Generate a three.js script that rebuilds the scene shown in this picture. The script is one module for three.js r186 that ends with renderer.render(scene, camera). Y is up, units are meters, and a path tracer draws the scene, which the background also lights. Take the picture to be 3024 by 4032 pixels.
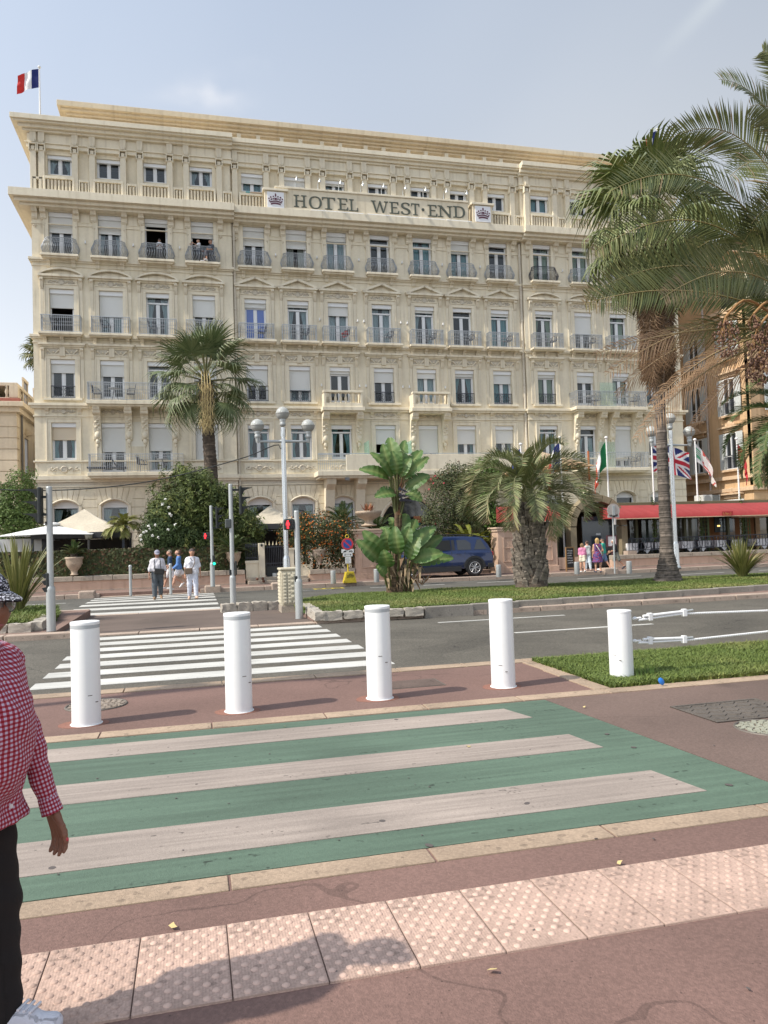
import*as THREE from'three';
import{mergeGeometries}from'three/addons/utils/BufferGeometryUtils.js';
import{RoundedBoxGeometry}from'three/addons/geometries/RoundedBoxGeometry.js';
import{FontLoader}from'three/addons/loaders/FontLoader.js';
import{TextGeometry}from'three/addons/geometries/TextGeometry.js';
// ---------------------------------------------------------------- camera, sky, sun, exposure
const scene=new THREE.Scene();
const FPX=3028;
const camera=new THREE.PerspectiveCamera(2*Math.atan(2016/FPX)*180/Math.PI,0.75,0.05,3000);
camera.position.set(0,1.62,0);
camera.rotation.set(0.03754,-0.24463,-0.03201,'YXZ');
camera.updateMatrixWorld(true);
const EXPOSURE=1.84;
const SUN_EL=47*Math.PI/180,SUN_FWD=10*Math.PI/180;
const sunDir=new THREE.Vector3(-Math.cos(SUN_EL)*Math.cos(SUN_FWD),Math.sin(SUN_EL),Math.cos(SUN_EL)*Math.sin(SUN_FWD));
const renderer=new THREE.WebGLRenderer({antialias:true});
renderer.toneMapping=THREE.LinearToneMapping;
renderer.toneMappingExposure=EXPOSURE;
renderer.shadowMap.enabled=true;
renderer.setSize(768,1024);
const sun=new THREE.DirectionalLight(new THREE.Color(1,0.925,0.80),2.55);
sun.position.copy(sunDir).multiplyScalar(90).add(new THREE.Vector3(8,0,-25));
sun.target.position.set(8,0,-25);
sun.castShadow=true;sun.shadow.radius=2;
sun.shadow.mapSize.set(4096,4096);
Object.assign(sun.shadow.camera,{left:-50,right:50,top:50,bottom:-50,near:1,far:220});
scene.add(sun,sun.target);
// ---------------------------------------------------------------- helpers
function rng(seed){let s=seed>>>0;return()=>{s=(s+0x6D2B79F5)>>>0;let t=s;t=Math.imul(t^(t>>>15),t|1);t^=t+Math.imul(t^(t>>>7),t|61);return((t^(t>>>14))>>>0)/4294967296;};}
const V=(x,y,z)=>new THREE.Vector3(x,y,z);
const lerp=(a,b,t)=>a+(b-a)*t,clamp=(x,a,b)=>Math.min(b,Math.max(a,x));
const R=d=>d*Math.PI/180;
function ray(px,py){return V((px-1512)/FPX,-(py-2016)/FPX,-1).applyQuaternion(camera.quaternion);}
function G(px,py,y=0){const v=ray(px,py),t=(y-1.62)/v.y;return V(v.x*t,y,v.z*t);}
function P(px,py,z){const v=ray(px,py),t=z/v.z;return V(v.x*t,1.62+v.y*t,z);}
function hash2(x,y,s){let h=(Math.imul(x,374761393)+Math.imul(y,668265263)+Math.imul(s,2147483647-99))|0;h=Math.imul(h^(h>>>13),1274126177);return((h^(h>>>16))>>>0)/4294967296;}
function vnoise(u,v,per,s,perV=per){
const x=u*per,y=v*perV,xi=Math.floor(x),yi=Math.floor(y),fx=x-xi,fy=y-yi;
const sx=fx*fx*(3-2*fx),sy=fy*fy*(3-2*fy);
const a=hash2(((xi%per)+per)%per,((yi%perV)+perV)%perV,s),b=hash2((((xi+1)%per)+per)%per,((yi%perV)+perV)%perV,s);
const c=hash2(((xi%per)+per)%per,(((yi+1)%perV)+perV)%perV,s),d=hash2((((xi+1)%per)+per)%per,(((yi+1)%perV)+perV)%perV,s);
return lerp(lerp(a,b,sx),lerp(c,d,sx),sy);
}
function fbm(u,v,per,s,oct){let t=0,a=0.5,n=0;for(let o=0;o<oct;o++){t+=a*vnoise(u,v,per<<o,s+o*17);n+=a;a*=0.5;}return t/n;}
function makeTex(n,metres,fn,srgb=true){
const d=new Uint8Array(n*n*4);
for(let j=0;j<n;j++)for(let i=0;i<n;i++){
const c=fn(i/n,j/n),k=(j*n+i)*4;
if(typeof c==='number')d[k]=d[k+1]=d[k+2]=clamp(c,0,1)*255;else for(let q=0;q<3;q++)d[k+q]=clamp(c[q],0,1)*255;
d[k+3]=255;
}
const t=new THREE.DataTexture(d,n,n,THREE.RGBAFormat);
t.wrapS=t.wrapT=THREE.RepeatWrapping;t.magFilter=THREE.LinearFilter;t.minFilter=THREE.LinearMipmapLinearFilter;t.generateMipmaps=true;
if(srgb)t.colorSpace=THREE.SRGBColorSpace;
t.repeat.set(1/metres,1/metres);t.needsUpdate=true;return t;
}
const lin=(r,g,b)=>new THREE.Color().setRGB(r,g,b);
const T={
mottle:makeTex(512,3,(u,v)=>0.84+0.12*fbm(u,v,6,3,4)+0.10*(fbm(u,v,64,9,2)-0.5)),
plaster:makeTex(1024,9,(u,v)=>{const a=fbm(u,v,5,21,5),b=fbm(u,v,90,5,2),s=Math.pow(vnoise(u,v,80,77,6),4)*1.5;return[0.88+0.12*a+0.04*(b-0.5)-0.05*s,0.87+0.12*a+0.04*(b-0.5)-0.055*s,0.85+0.13*a+0.04*(b-0.5)-0.06*s];}),
asphalt:makeTex(1024,5,(u,v)=>{const g=vnoise(u,v,512,4),f=vnoise(u,v,256,8),m=fbm(u,v,5,2,4);const cr=Math.abs(fbm(u,v,3,19,5)-0.5)<0.0035?-0.16:0,pt=fbm(u,v,2,23,2)>0.60?-0.05:0;return 0.63+0.24*m+cr+pt+0.26*(g-0.5)+0.14*(f-0.5)+(hash2(u*1024|0,v*1024|0,5)>0.985?0.18:0);}),
redAsphalt:makeTex(2048,7,(u,v)=>{const g=vnoise(u,v,700,14),m=fbm(u,v,6,12,5),h=hash2(u*1024|0,v*1024|0,6);const st=vnoise(u,v,21,15)*vnoise(u,v,9,16);let k=0.74+0.2*m+0.13*(g-0.5)-(st>0.62?(st-0.62)*0.5:0)-(Math.abs(fbm(u,v,3,29,5)-0.5)<0.002?0.12:0);if(h>0.997)k+=0.13;if(h<0.0012)k-=0.25;return[k,k*0.995,k*0.99];}),
paintWear:makeTex(1024,4,(u,v)=>{const s=fbm(u,v,4,31,4),st=vnoise(u,v,6,33,120),g=vnoise(u,v,300,35);let k=0.78+0.17*s+0.11*(st-0.5)+0.06*(g-0.5);const w=vnoise(u,v,14,39,90)*vnoise(u,v,160,41);if(w>0.66)k-=(w-0.66)*1.4;return k;}),
stone:makeTex(512,2,(u,v)=>{const a=fbm(u,v,5,51,5),g=vnoise(u,v,180,53),p=vnoise(u,v,40,57);return 0.72+0.24*a+0.12*(g-0.5)-(p>0.86?0.12:0);}),
bark:makeTex(512,1.6,(u,v)=>{const r=vnoise(u,v,5,61,46),f=fbm(u,v,20,63,3);return 0.45+0.35*r+0.3*f;}),
blade:makeTex(256,0.5,(u,v)=>0.72+0.28*vnoise(u,v,24,71,4)),
fineBump:makeTex(512,0.6,(u,v)=>vnoise(u,v,128,81)*0.6+vnoise(u,v,256,83)*0.4,false),
slat:makeTex(64,0.09,(u,v)=>{const f=(v*2)%1;return f<0.16?0.2:0.75+0.25*Math.sin(f*Math.PI);},false),
zig:makeTex(512,0.36,(u,v)=>{const f=(u*30)%1,q=Math.floor(u*30),w=(v*34+(q%2)*0.5)%1;return(f>0.35&&f<0.75)||(w>0.4&&w<0.6)?1:0.15;},false),
cloth:makeTex(128,0.08,(u,v)=>0.5+0.25*Math.sin(u*6.283*24)+0.25*Math.sin(v*6.283*24),false),
};
function rep(t,metres){const c=t.clone();c.repeat.set(1/metres,1/metres);c.needsUpdate=true;return c;}
function mat(r,g,b,o={}){
const m=(o.phys||o.transmission||o.clearcoat||o.sheen)?new THREE.MeshPhysicalMaterial():new THREE.MeshStandardMaterial();
m.color.setRGB(r,g,b);m.roughness=o.rough??0.8;m.metalness=o.metal??0;
if(o.map)m.map=o.map;if(o.bump){m.bumpMap=o.bump;m.bumpScale=o.bs??0.002;}
if(o.vc)m.vertexColors=true;if(o.side!==0)m.side=THREE.DoubleSide;
if(o.transmission){m.transmission=o.transmission;m.thickness=o.thickness??0;m.ior=o.ior??1.45;}
if(o.clearcoat){m.clearcoat=o.clearcoat;m.clearcoatRoughness=0.05;}
if(o.emissive){m.emissive.setRGB(...o.emissive);m.emissiveIntensity=o.ei??1;}
return m;
}
const used={};
function numbered(n){const k=used[n]=(used[n]??-1)+1;return k?n+'_'+String(k).padStart(3,'0'):n;}
function tag(o,label,category,group,kind){o.userData.label=label;if(category)o.userData.category=category;if(group)o.userData.group=group;if(kind)o.userData.kind=kind;return o;}
function base(name,pos=[0,0,0],turn=0){const g=new THREE.Group();g.name=numbered(name);g.position.set(...(pos.isVector3?pos.toArray():pos));g.rotation.y=turn;scene.add(g);return g;}
function structure(o,label){o.userData.kind='structure';if(label)o.userData.label=label;return o;}
function boxUV(g){
const p=g.attributes.position,n=g.attributes.normal,uv=new Float32Array(p.count*2);
for(let i=0;i<p.count;i++){
const x=Math.abs(n.getX(i)),y=Math.abs(n.getY(i)),z=Math.abs(n.getZ(i));
if(y>=x&&y>=z){uv[2*i]=p.getX(i);uv[2*i+1]=p.getZ(i);}else if(x>z){uv[2*i]=p.getZ(i);uv[2*i+1]=p.getY(i);}else{uv[2*i]=p.getX(i);uv[2*i+1]=p.getY(i);}
}
g.setAttribute('uv',new THREE.BufferAttribute(uv,2));return g;
}
const M4=(x=0,y=0,z=0,rx=0,ry=0,rz=0,sx=1,sy=sx,sz=sx)=>new THREE.Matrix4().compose(V(x,y,z),new THREE.Quaternion().setFromEuler(new THREE.Euler(rx,ry,rz,'YXZ')),V(sx,sy,sz));
class MB{
constructor(){this.g=[];}
add(g,m){g=g.index?g.toNonIndexed():g.clone();for(const k of Object.keys(g.attributes))if(k!=='position'&&k!=='normal')g.deleteAttribute(k);g.morphAttributes={};if(m)g.applyMatrix4(m);this.g.push(g);return this;}
box(x0,x1,y0,y1,z0,z1,r=0){const w=Math.abs(x1-x0),h=Math.abs(y1-y0),d=Math.abs(z1-z0);const g=r?new RoundedBoxGeometry(w,h,d,1,Math.min(r,w/2.1,h/2.1,d/2.1)):new THREE.BoxGeometry(w,h,d);return this.add(g,M4((x0+x1)/2,(y0+y1)/2,(z0+z1)/2));}
cyl(x,y0,y1,z,r0,r1=r0,n=12){return this.add(new THREE.CylinderGeometry(r1,r0,y1-y0,n),M4(x,(y0+y1)/2,z));}
bar(a,b,r0,r1=r0,n=6){const d=b.clone().sub(a),L=d.length();const g=new THREE.CylinderGeometry(r1,r0,L,n);const m=new THREE.Matrix4().compose(a.clone().add(b).multiplyScalar(0.5),new THREE.Quaternion().setFromUnitVectors(V(0,1,0),d.normalize()),V(1,1,1));return this.add(g,m);}
tube(pts,r,seg=20,n=6){return this.add(new THREE.TubeGeometry(new THREE.CatmullRomCurve3(pts),seg,r,n));}
sph(x,y,z,rx,ry=rx,rz=rx,n=12){return this.add(new THREE.SphereGeometry(1,n,Math.max(6,n*0.7|0)),M4(x,y,z,0,0,0,rx,ry,rz));}
lathe(pts,n=20,m){return this.add(new THREE.LatheGeometry(pts.map(p=>new THREE.Vector2(p[0],p[1])),n),m);}
prism(pts,depth,m,bevel=0){const s=new THREE.Shape(pts.map(p=>new THREE.Vector2(p[0],p[1])));return this.add(new THREE.ExtrudeGeometry(s,{depth,bevelEnabled:bevel>0,bevelSize:bevel,bevelThickness:bevel,bevelSegments:1,curveSegments:10}),m);}
geo(){const g=boxUV(mergeGeometries(this.g));this.g=[];return g;}
build(name,m,parent,pos){return part(name,this.geo(),m,parent,pos);}
}
function part(name,geo,m,parent,pos,turn=0){
const o=new THREE.Mesh(geo,m);o.name=parent&&parent!==scene?name:numbered(name);o.castShadow=o.receiveShadow=true;
if(pos)o.position.set(...(pos.isVector3?pos.toArray():pos));if(turn)o.rotation.y=turn;(parent||scene).add(o);return o;
}
function geoFrom(pos,idx,col,uv){const g=new THREE.BufferGeometry();g.setAttribute('position',new THREE.Float32BufferAttribute(pos,3));if(idx)g.setIndex(idx);if(col)g.setAttribute('color',new THREE.Float32BufferAttribute(col,3));g.computeVertexNormals();if(uv)g.setAttribute('uv',new THREE.Float32BufferAttribute(uv,2));else boxUV(g);return g;}
const ORD=['first','second','third','fourth','fifth','sixth','seventh','eighth','ninth','tenth','eleventh','twelfth','thirteenth','fourteenth','fifteenth','sixteenth'];
// ---------------------------------------------------------------- sky: pale hazy blue, brighter towards the sun, a few thin clouds
{
const w=2048,h=1024,d=new Float32Array(w*h*4),dir=V(0,0,0);
const puffs=[[800,365,0.030,0.012,0.20],[850,385,0.028,0.009,0.20],[830,350,0.012,0.010,0.16],[1030,258,0.022,0.007,0.06],[700,400,0.04,0.006,0.05]].map(q=>[ray(q[0],q[1]).normalize(),q[2],q[3],q[4]]);
const s0=ray(2560,260).normalize(),s1=ray(2820,-10).normalize();
for(let j=0;j<h;j++){
const el=((j+0.5)/h-0.5)*Math.PI,sy=Math.sin(el),cy=Math.cos(el);
for(let i=0;i<w;i++){
const az=((i+0.5)/w-0.5)*2*Math.PI;dir.set(Math.cos(az)*cy,sy,Math.sin(az)*cy);
const low=clamp(1-sy/0.5,0,1),ga=Math.acos(clamp(dir.dot(sunDir),-1,1)),au=0.5*Math.exp(-ga/0.55)+0.9*Math.exp(-ga/0.16),q0=Math.pow((1+Math.cos(ga))/2,1.5);
const k=0.35+1.4*q0,hz=0.66*Math.exp(-Math.max(0,sy)/0.3)*(0.8+0.45*q0);
let r=lerp(0.130,0.120,low)*k+hz+au,g=lerp(0.178,0.150,low)*k+hz*0.985+au*0.96,b=lerp(0.262,0.190,low)*k+hz*0.945+au*0.87;
if(sy>0.02){
const q=1/(sy+0.12),cu=dir.x*q*0.08,cv=dir.z*q*0.05,n=fbm(cu+0.5,cv+0.5,7,91,5);
const veil=clamp((n-0.5)*0.35,0,0.12);r+=veil*0.55;g+=veil*0.5;b+=veil*0.38;
for(const p of puffs){
const c=p[0].dot(dir);if(c<0.985)continue;
const dy=dir.y-p[0].y,dx=Math.sqrt(Math.max(0,2-2*c-dy*dy)),e=(dx/p[1])**2+(dy/p[2])**2;
const nn=fbm(az*3+5.5,el*6+3.3,9,97,5),m=p[3]*Math.exp(-e*0.9)*clamp((nn-0.25)*2.2,0,1.2);r=lerp(r,0.50,m*2.4);g=lerp(g,0.505,m*2.4);b=lerp(b,0.53,m*2.4);
}
const a0=dir.dot(s0),a1=dir.dot(s1);if(a0>0.97&&a1>0.97){const L=s1.clone().sub(s0),tt=clamp(dir.clone().sub(s0).dot(L)/L.lengthSq(),0,1),dd=dir.distanceTo(s0.clone().addScaledVector(L,tt)),m=0.05*tt*Math.exp(-((dd/0.008)**2));r+=m;g+=m;b+=m*0.7;}
}
if(sy<0){const f=clamp(-sy*12,0,1);r=lerp(r,0.25,f);g=lerp(g,0.24,f);b=lerp(b,0.23,f);}
const k4=(j*w+i)*4;d[k4]=r;d[k4+1]=g;d[k4+2]=b;d[k4+3]=1;
}
}
const t=new THREE.DataTexture(d,w,h,THREE.RGBAFormat,THREE.FloatType);t.mapping=THREE.EquirectangularReflectionMapping;t.magFilter=t.minFilter=THREE.LinearFilter;t.wrapS=THREE.RepeatWrapping;t.needsUpdate=true;
scene.background=t;scene.environment=t;
}
// ================================================================ the setting: ground, roads, promenade
const Y1=-0.10,YM=0.0,Y2=-0.20,YP=-0.05;
const mRed=mat(0.265,0.16,0.135,{map:T.redAsphalt,rough:0.9,bump:T.fineBump,bs:0.002});
const mRedDark=mat(0.21,0.145,0.122,{map:T.redAsphalt,rough:0.9,bump:T.fineBump,bs:0.002});
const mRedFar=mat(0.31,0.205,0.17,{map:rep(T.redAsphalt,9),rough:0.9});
const mAsph=mat(0.215,0.195,0.16,{map:T.asphalt,rough:0.88,bump:T.fineBump,bs:0.003});
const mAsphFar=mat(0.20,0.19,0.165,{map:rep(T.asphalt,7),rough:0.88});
const mRefuge=mat(0.185,0.14,0.118,{map:rep(T.redAsphalt,5),rough:0.9});
const mGreen=mat(0.122,0.19,0.137,{map:T.paintWear,rough:0.8,bump:T.fineBump,bs:0.0015});
const mGreyPaint=mat(0.43,0.36,0.315,{map:rep(T.paintWear,3),rough:0.8,bump:T.fineBump,bs:0.0015});
const mWhitePaint=mat(0.74,0.73,0.69,{map:rep(T.paintWear,2.6),rough:0.75});
const mCream=mat(0.53,0.395,0.285,{map:T.stone,rough:0.85,bump:T.fineBump,bs:0.002});
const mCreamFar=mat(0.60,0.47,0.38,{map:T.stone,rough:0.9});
const mRough=mat(0.62,0.56,0.48,{map:rep(T.stone,1),rough:0.95,bump:T.stone,bs:0.01});
const mTile=mat(0.68,0.475,0.385,{map:rep(T.stone,1.3),rough:0.85,bump:T.zig,bs:0.0008});
const mStud=mat(0.66,0.465,0.38,{map:rep(T.stone,1.3),rough:0.85});
const mSoil=mat(0.12,0.10,0.07,{map:T.mottle,rough:1});
const mIron=mat(0.22,0.19,0.165,{map:T.stone,rough:0.6,metal:0.3});
structure(part('ground',new MB().box(-260,260,-0.7,-0.4,-420,22).geo(),mSoil),'flat ground reaching the horizon beyond the street');
structure(part('beach',new MB().box(-260,260,-3,-2.4,24,60).geo(),mat(0.50,0.47,0.42,{map:T.stone,rough:0.95})),'pale pebble beach behind the viewer');structure(part('sea',new MB().box(-600,600,-3.2,-2.6,60,900).geo(),mat(0.03,0.10,0.13,{rough:0.25})),'sea behind the viewer');
function slab(name,x0,x1,z0,z1,y,m,label,th=0.35){return structure(part(name,new MB().box(x0,x1,y-th,y,z0,z1).geo(),m),label);}
const promenade=slab('promenade',-40,60,-9.22,24,0,mRed,'reddish asphalt promenade in the foreground');
slab('road',-120,140,-16.55,-9.5,Y1,mAsph,'near carriageway of dark grey asphalt');
slab('road',-120,140,-31.25,-22.45,Y2,mAsphFar,'far carriageway of grey asphalt before the hotel');
slab('median_strip',-120,-2.75,-22.4,-16.6,YM,mRedFar,'reddish paved central reservation left of the crossing');slab('median_strip',2.5,140,-22.4,-16.6,YM,mRedFar,'reddish paved central reservation right of the crossing');structure(part('crossing_refuge',new MB().prism([[-22.4,-0.5],[-16.6,-0.5],[-16.6,Y1+0.025],[-22.4,Y2+0.02]],5.25,M4(2.5,0,0,0,-Math.PI/2,0)).geo(),mRefuge),'brownish lowered refuge of the crossing between the carriageways');
slab('pavement',-120,140,-44,-31.5,YP,mRedFar,'reddish pavement along the hotel wall');
structure(part('promenade_patch',(()=>{const a=G(2144,2757),b=G(3024,3082);const s=new THREE.Shape([V(a.x+0.01,-a.z,0),V(12,7.08,0),V(12,3.96,0),V(b.x+0.11,3.96,0),V(b.x+0.01,-b.z,0)].map(p=>new THREE.Vector2(p.x,p.y)));const g=new THREE.ExtrudeGeometry(s,{depth:0.004,bevelEnabled:false});g.rotateX(-Math.PI/2);return boxUV(g);})(),mRedDark),'brownish asphalt on the right of the green cycle crossing');
const cycle=structure(part('cycle_path',(()=>{const a=G(2144,2757),b=G(3024,3082);const s=new THREE.Shape([[-7,3.935],[3.62,3.935],[b.x,-b.z],[a.x,-a.z],[-7,7.07]].map(p=>new THREE.Vector2(p[0],p[1])));const g=new THREE.ExtrudeGeometry(s,{depth:0.005,bevelEnabled:false});g.rotateX(-Math.PI/2);return boxUV(g);})(),mGreen),'green painted cycle path crossing');
for(const[z0,z1,x1,x2]of[[-6.82,-6.40,2.80,2.90],[-5.76,-5.32,2.92,2.98],[-4.70,-4.22,2.98,3.06]]){
const s=new THREE.Shape([[-7,-z1],[x2,-z1],[x1,-z0],[-7,-z0]].map(p=>new THREE.Vector2(p[0],p[1])));const g=new THREE.ExtrudeGeometry(s,{depth:0.004,bevelEnabled:false});g.rotateX(-Math.PI/2);
part('painted_stripe',boxUV(g),mGreyPaint,cycle,[0,0.0052,0]);
}
const rs=rng(11);
function stoneRow(parent,name,xs,z0,z1,y0,y1,m,gap=0.006,r=0.006){
for(let i=0;i+1<xs.length;i++){const j=(rs()-0.5)*0.003;new MB().box(xs[i]+gap,xs[i+1]-gap,y0,y1+j,z0,z1,r).build(name,m,parent);}
}
const nearStrip=structure(base('kerb_strip'),'cream stone strip along the near edge of the green path');
stoneRow(nearStrip,'kerb_stone',[-7,-6,-4.95,-4,-3,-2.05,-1.05,...[[906,3490],[1705,3375],[2400,3280],[2990,3182]].map(p=>G(...p).x),4.2,5.2,6.2,7.2,8.2,9.2],-3.925,-3.755,-0.05,0.008,mCream);
const farStrip=structure(base('kerb_strip'),'cream stone strip along the far edge of the green path and the lawn');
stoneRow(farStrip,'kerb_stone',[-7,-6,-5,-4,-3,-2,...[[392,2898],[835,2860],[1281,2820],[1676,2787],[2052,2757],[2401,2730],[2730,2698]].map(p=>G(...p).x),6.3,7.3,8.3,9.3,10.3,11.3,12.3],-7.30,-7.085,-0.05,0.010,mCream);
const nearKerb=structure(base('kerb'),'cream kerb stones between promenade and near carriageway');
stoneRow(nearKerb,'kerb_stone',[-14,-12.8,-11.6,-10.4,-9.2,-8,-6.8,-5.6,-4.4,-3.2,-2.0,-0.8,0.3,1.4,2.45,3.3,4.15,5.2,6.4,7.6,8.8,10,11.2,12.4,13.6,14.8,16,17.2,18.4],-9.47,-9.225,-0.3,0.012,mCream);
stoneRow(nearKerb,'gutter_stone',[-14,-12,-10,-8,-6,-4,-2,-0.2,1.6,3.2],-9.80,-9.475,-0.3,Y1+0.02,mCreamFar);
const lawnKerb=structure(base('kerb'),'cream kerb stones along the left side of the front lawn');
for(let i=0;i<3;i++)new MB().box(4.02+i*0.02,4.2+i*0.02,-0.05,0.013,-7.95-i*0.63,-7.31-i*0.63,0.006).build('kerb_stone',mCream,lawnKerb);
const tact=structure(base('tactile_paving'),'row of pink studded tactile paving tiles');
{
const tileG=new MB().box(-0.1735,0.1735,-0.03,0.010,-0.279,0.279,0.006).geo();
const dome=boxUV(new THREE.SphereGeometry(0.0165,10,4,0,Math.PI*2,0,Math.PI*0.42));dome.scale(1,0.55,1);dome.translate(0,-0.0022,0);
let n=0;const X0=-0.245;
for(let k=-4;k<14;k++){
const cx=X0+0.174+k*0.349,t=part('tactile_tile',tileG,mTile,tact,[cx,(rs()-0.5)*0.002,-3.14]);
const studs=[];
for(let r=0;r<12;r++)for(let c=0;c<5;c++)studs.push([-0.136+c*0.068+(r%2?0.017:-0.017),-0.254+r*0.0462]);
if(k>=0&&n<296)for(const[x,z]of studs){if(n<296){part('stud',dome,mStud,t,[x,0.010,z]);n++;}}
else{const mb=new MB();for(const[x,z]of studs)mb.add(dome,M4(x,0.010,z));mb.build('stud',mStud,t).userData.kind='stuff';}
}
}
const mZebra=mWhitePaint;
const zeb1=structure(base('zebra_crossing'),'near zebra crossing of white stripes on the asphalt');
for(let i=0;i<7;i++){const z=-10.46-i*0.86;new MB().box(-2.03+(i%3)*0.015,2.70-i*0.03,Y1-0.01,Y1+0.005,z-0.46,z,0).build('painted_stripe',mZebra,zeb1);}
const zeb2=structure(base('zebra_crossing'),'far zebra crossing of white stripes before the hotel wall');
for(const[z,d]of[[-22.75,0.9],[-24.75,0.85],[-26.6,0.75],[-28.15,0.65],[-29.4,0.5],[-30.4,0.42]]){new MB().box(-3.62,0.74,Y2-0.01,Y2+0.006,z-d,z,0).build('painted_stripe',mZebra,zeb2);}
const lanes=structure(base('lane_markings'),'thin white lane lines painted on both carriageways');
function lane(a,b,w,y){const p=G(a[0],a[1],y),q=G(b[0],b[1],y),z=(p.z+q.z)/2;new MB().box(p.x,q.x,y-0.01,y+0.005,z-w/2,z+w/2).build('lane_line',mWhitePaint,lanes);}
lane([2020,2490],[2580,2459],0.11,Y1);lane([1720,2450],[2232,2424],0.10,Y1);lane([-300,2700],[-100,2700],0.1,Y1);
lane([95,2382],[257,2376],0.1,Y2);lane([1355,2344],[1520,2335],0.1,Y2);lane([1100,2330],[1310,2323],0.1,Y2);lane([1455,2314],[1522,2312],0.1,Y2);lane([1668,2305],[1750,2301],0.1,Y2);
lane([1880,2295],[2020,2288],0.1,Y2);lane([2270,2279],[2530,2268],0.1,Y2);lane([2662,2263],[2850,2254],0.1,Y2);lane([2666,2278],[2830,2270],0.1,Y2);lane([2990,2246],[3200,2236],0.1,Y2);
const yel=G(1290,2316,Y2),mYellow=mat(0.62,0.48,0.06,{map:T.paintWear,rough:0.8});
{const b=structure(base('bay_marking',yel),'worn yellow bay marking on the far carriageway');for(const[x0,x1,z0,z1]of[[-0.6,0.6,-0.06,0.06],[-0.6,0.6,0.5,0.62],[-0.6,-0.5,0.06,0.5],[-0.25,-0.15,0.06,0.5],[0.1,0.2,0.06,0.5],[0.5,0.6,0.06,0.5]])new MB().box(x0,x1,-0.01,0.005,z0,z1).build('painted_line',mYellow,b);}
const medKerb=structure(base('kerb'),'pale kerb stones along the near side of the central reservation');
stoneRow(medKerb,'kerb_stone',[-14,-12.7,-11.4,-10.1,-8.8,-7.5,-6.2,-4.9,-3.6,-2.3],-16.6,-16.3,-0.3,0.014,mCreamFar,0.008,0.02);stoneRow(medKerb,'kerb_stone',[-2.3,-1.1,0.1,1.3,2.5],-16.6,-16.3,-0.3,Y1+0.03,mCreamFar,0.008,0.01);stoneRow(medKerb,'kerb_stone',Array.from({length:20},(_,i)=>2.5+i*1.3),-16.6,-16.3,-0.3,0.014,mCreamFar,0.008,0.02);
const medBack=structure(base('kerb'),'pale kerb stones along the far side of the central reservation');
stoneRow(medBack,'kerb_stone',Array.from({length:9},(_,i)=>-14+i*1.4),-22.7,-22.4,-0.4,0.0,mCreamFar,0.01);stoneRow(medBack,'kerb_stone',[-2.8,-1.5,-0.2,1.1,2.4],-22.7,-22.4,-0.4,Y2+0.025,mCreamFar,0.01);stoneRow(medBack,'kerb_stone',Array.from({length:24},(_,i)=>2.4+i*1.4),-22.7,-22.4,-0.4,0.0,mCreamFar,0.01);
const farKerb=structure(base('kerb'),'beige kerb stones along the hotel pavement');
{const xs=Array.from({length:40},(_,i)=>-16+i*1.25);for(let i=0;i+1<xs.length;i++){const c=(xs[i]+xs[i+1])/2,low=c>-4.0&&c<0.4;new MB().box(xs[i]+0.008,xs[i+1]-0.008,-0.5,low?Y2+0.03:YP+0.012,-31.5,-31.22,0.02).build('kerb_stone',mCreamFar,farKerb);}
const a=G(838,2330,Y2),b=G(350,2352,Y2),c=G(2520,2268,Y2),d=G(1085,2314,Y2);
for(const[p,w]of[[a,0.65],[b,0.6],[c,0.7],[d,0.6]])new MB().box(p.x-w/2,p.x+w/2,-0.4,YP+0.13,-31.6,-31.15,0.06).build('kerb_block',mCreamFar,farKerb);}
const edging=structure(base('bed_edging'),'rough pale stones edging the planted beds of the median');
const rockVariants=[0,1,2,3].map(k=>{const g=new THREE.BoxGeometry(1,1,1,5,3,3),p=g.attributes.position,r=rng(40+k);const seen={};for(let i=0;i<p.count;i++){const key=[p.getX(i),p.getY(i),p.getZ(i)].map(v=>v.toFixed(2)).join();const o=seen[key]??=[r()-0.5,r()-0.5,r()-0.5];p.setXYZ(i,p.getX(i)*(1-0.10*Math.abs(p.getY(i))*2)+o[0]*0.07,p.getY(i)+o[1]*0.14,p.getZ(i)+o[2]*0.14);}g.computeVertexNormals();return boxUV(g);});
function rocks(a,b,n,h,w){const d=b.clone().sub(a),L=d.length()/n;for(let i=0;i<n;i++){const c=a.clone().addScaledVector(d,(i+0.5)/n);const o=part('edging_stone',rockVariants[(i*7+n)%4],mRough,edging,[c.x,c.y+h*0.4,c.z],Math.atan2(-d.z,d.x));o.scale.set(L*0.98,h*(0.9+0.25*rs()),w);}}
rocks(G(-260,2505,YM),G(133,2487,YM),4,0.2,0.24);rocks(G(140,2486,YM),G(190,2450,YM),3,0.2,0.24);
rocks(G(1198,2399,YM),G(1262,2440,YM),4,0.17,0.22);rocks(G(1268,2437,YM),G(1668,2417,YM),5,0.16,0.2);
rocks(G(870,2413,-0.16),G(1110,2398,-0.16),4,0.26,0.3);
const bedKerb=structure(base('kerb'),'grey kerb stones in front of the median grass');
{const a=G(1672,2417,YM),n=14,x1=21;for(let i=0;i<n;i++){const x=lerp(a.x,x1,i/n),xx=lerp(a.x,x1,(i+1)/n),z=lerp(a.z,-18.0,i/n);new MB().box(x+0.01,xx-0.01,-0.2,0.15,z-0.16,z,0.02).build('kerb_stone',mat(0.36,0.33,0.29,{map:T.stone,rough:0.9}),bedKerb);}}
const mTurf=mat(0.07,0.12,0.03,{map:T.mottle,rough:1});
slab('turf_base',4.24,30,-9.2,-7.31,0.012,mTurf,'soil under the front lawn',0.2);
const bedShape=[[2.35,18.6],[2.7,16.75],[5.0,16.8],[21,18.1],[60,18.4],[60,22.3],[4.2,22.35],[2.9,21]];
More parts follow.
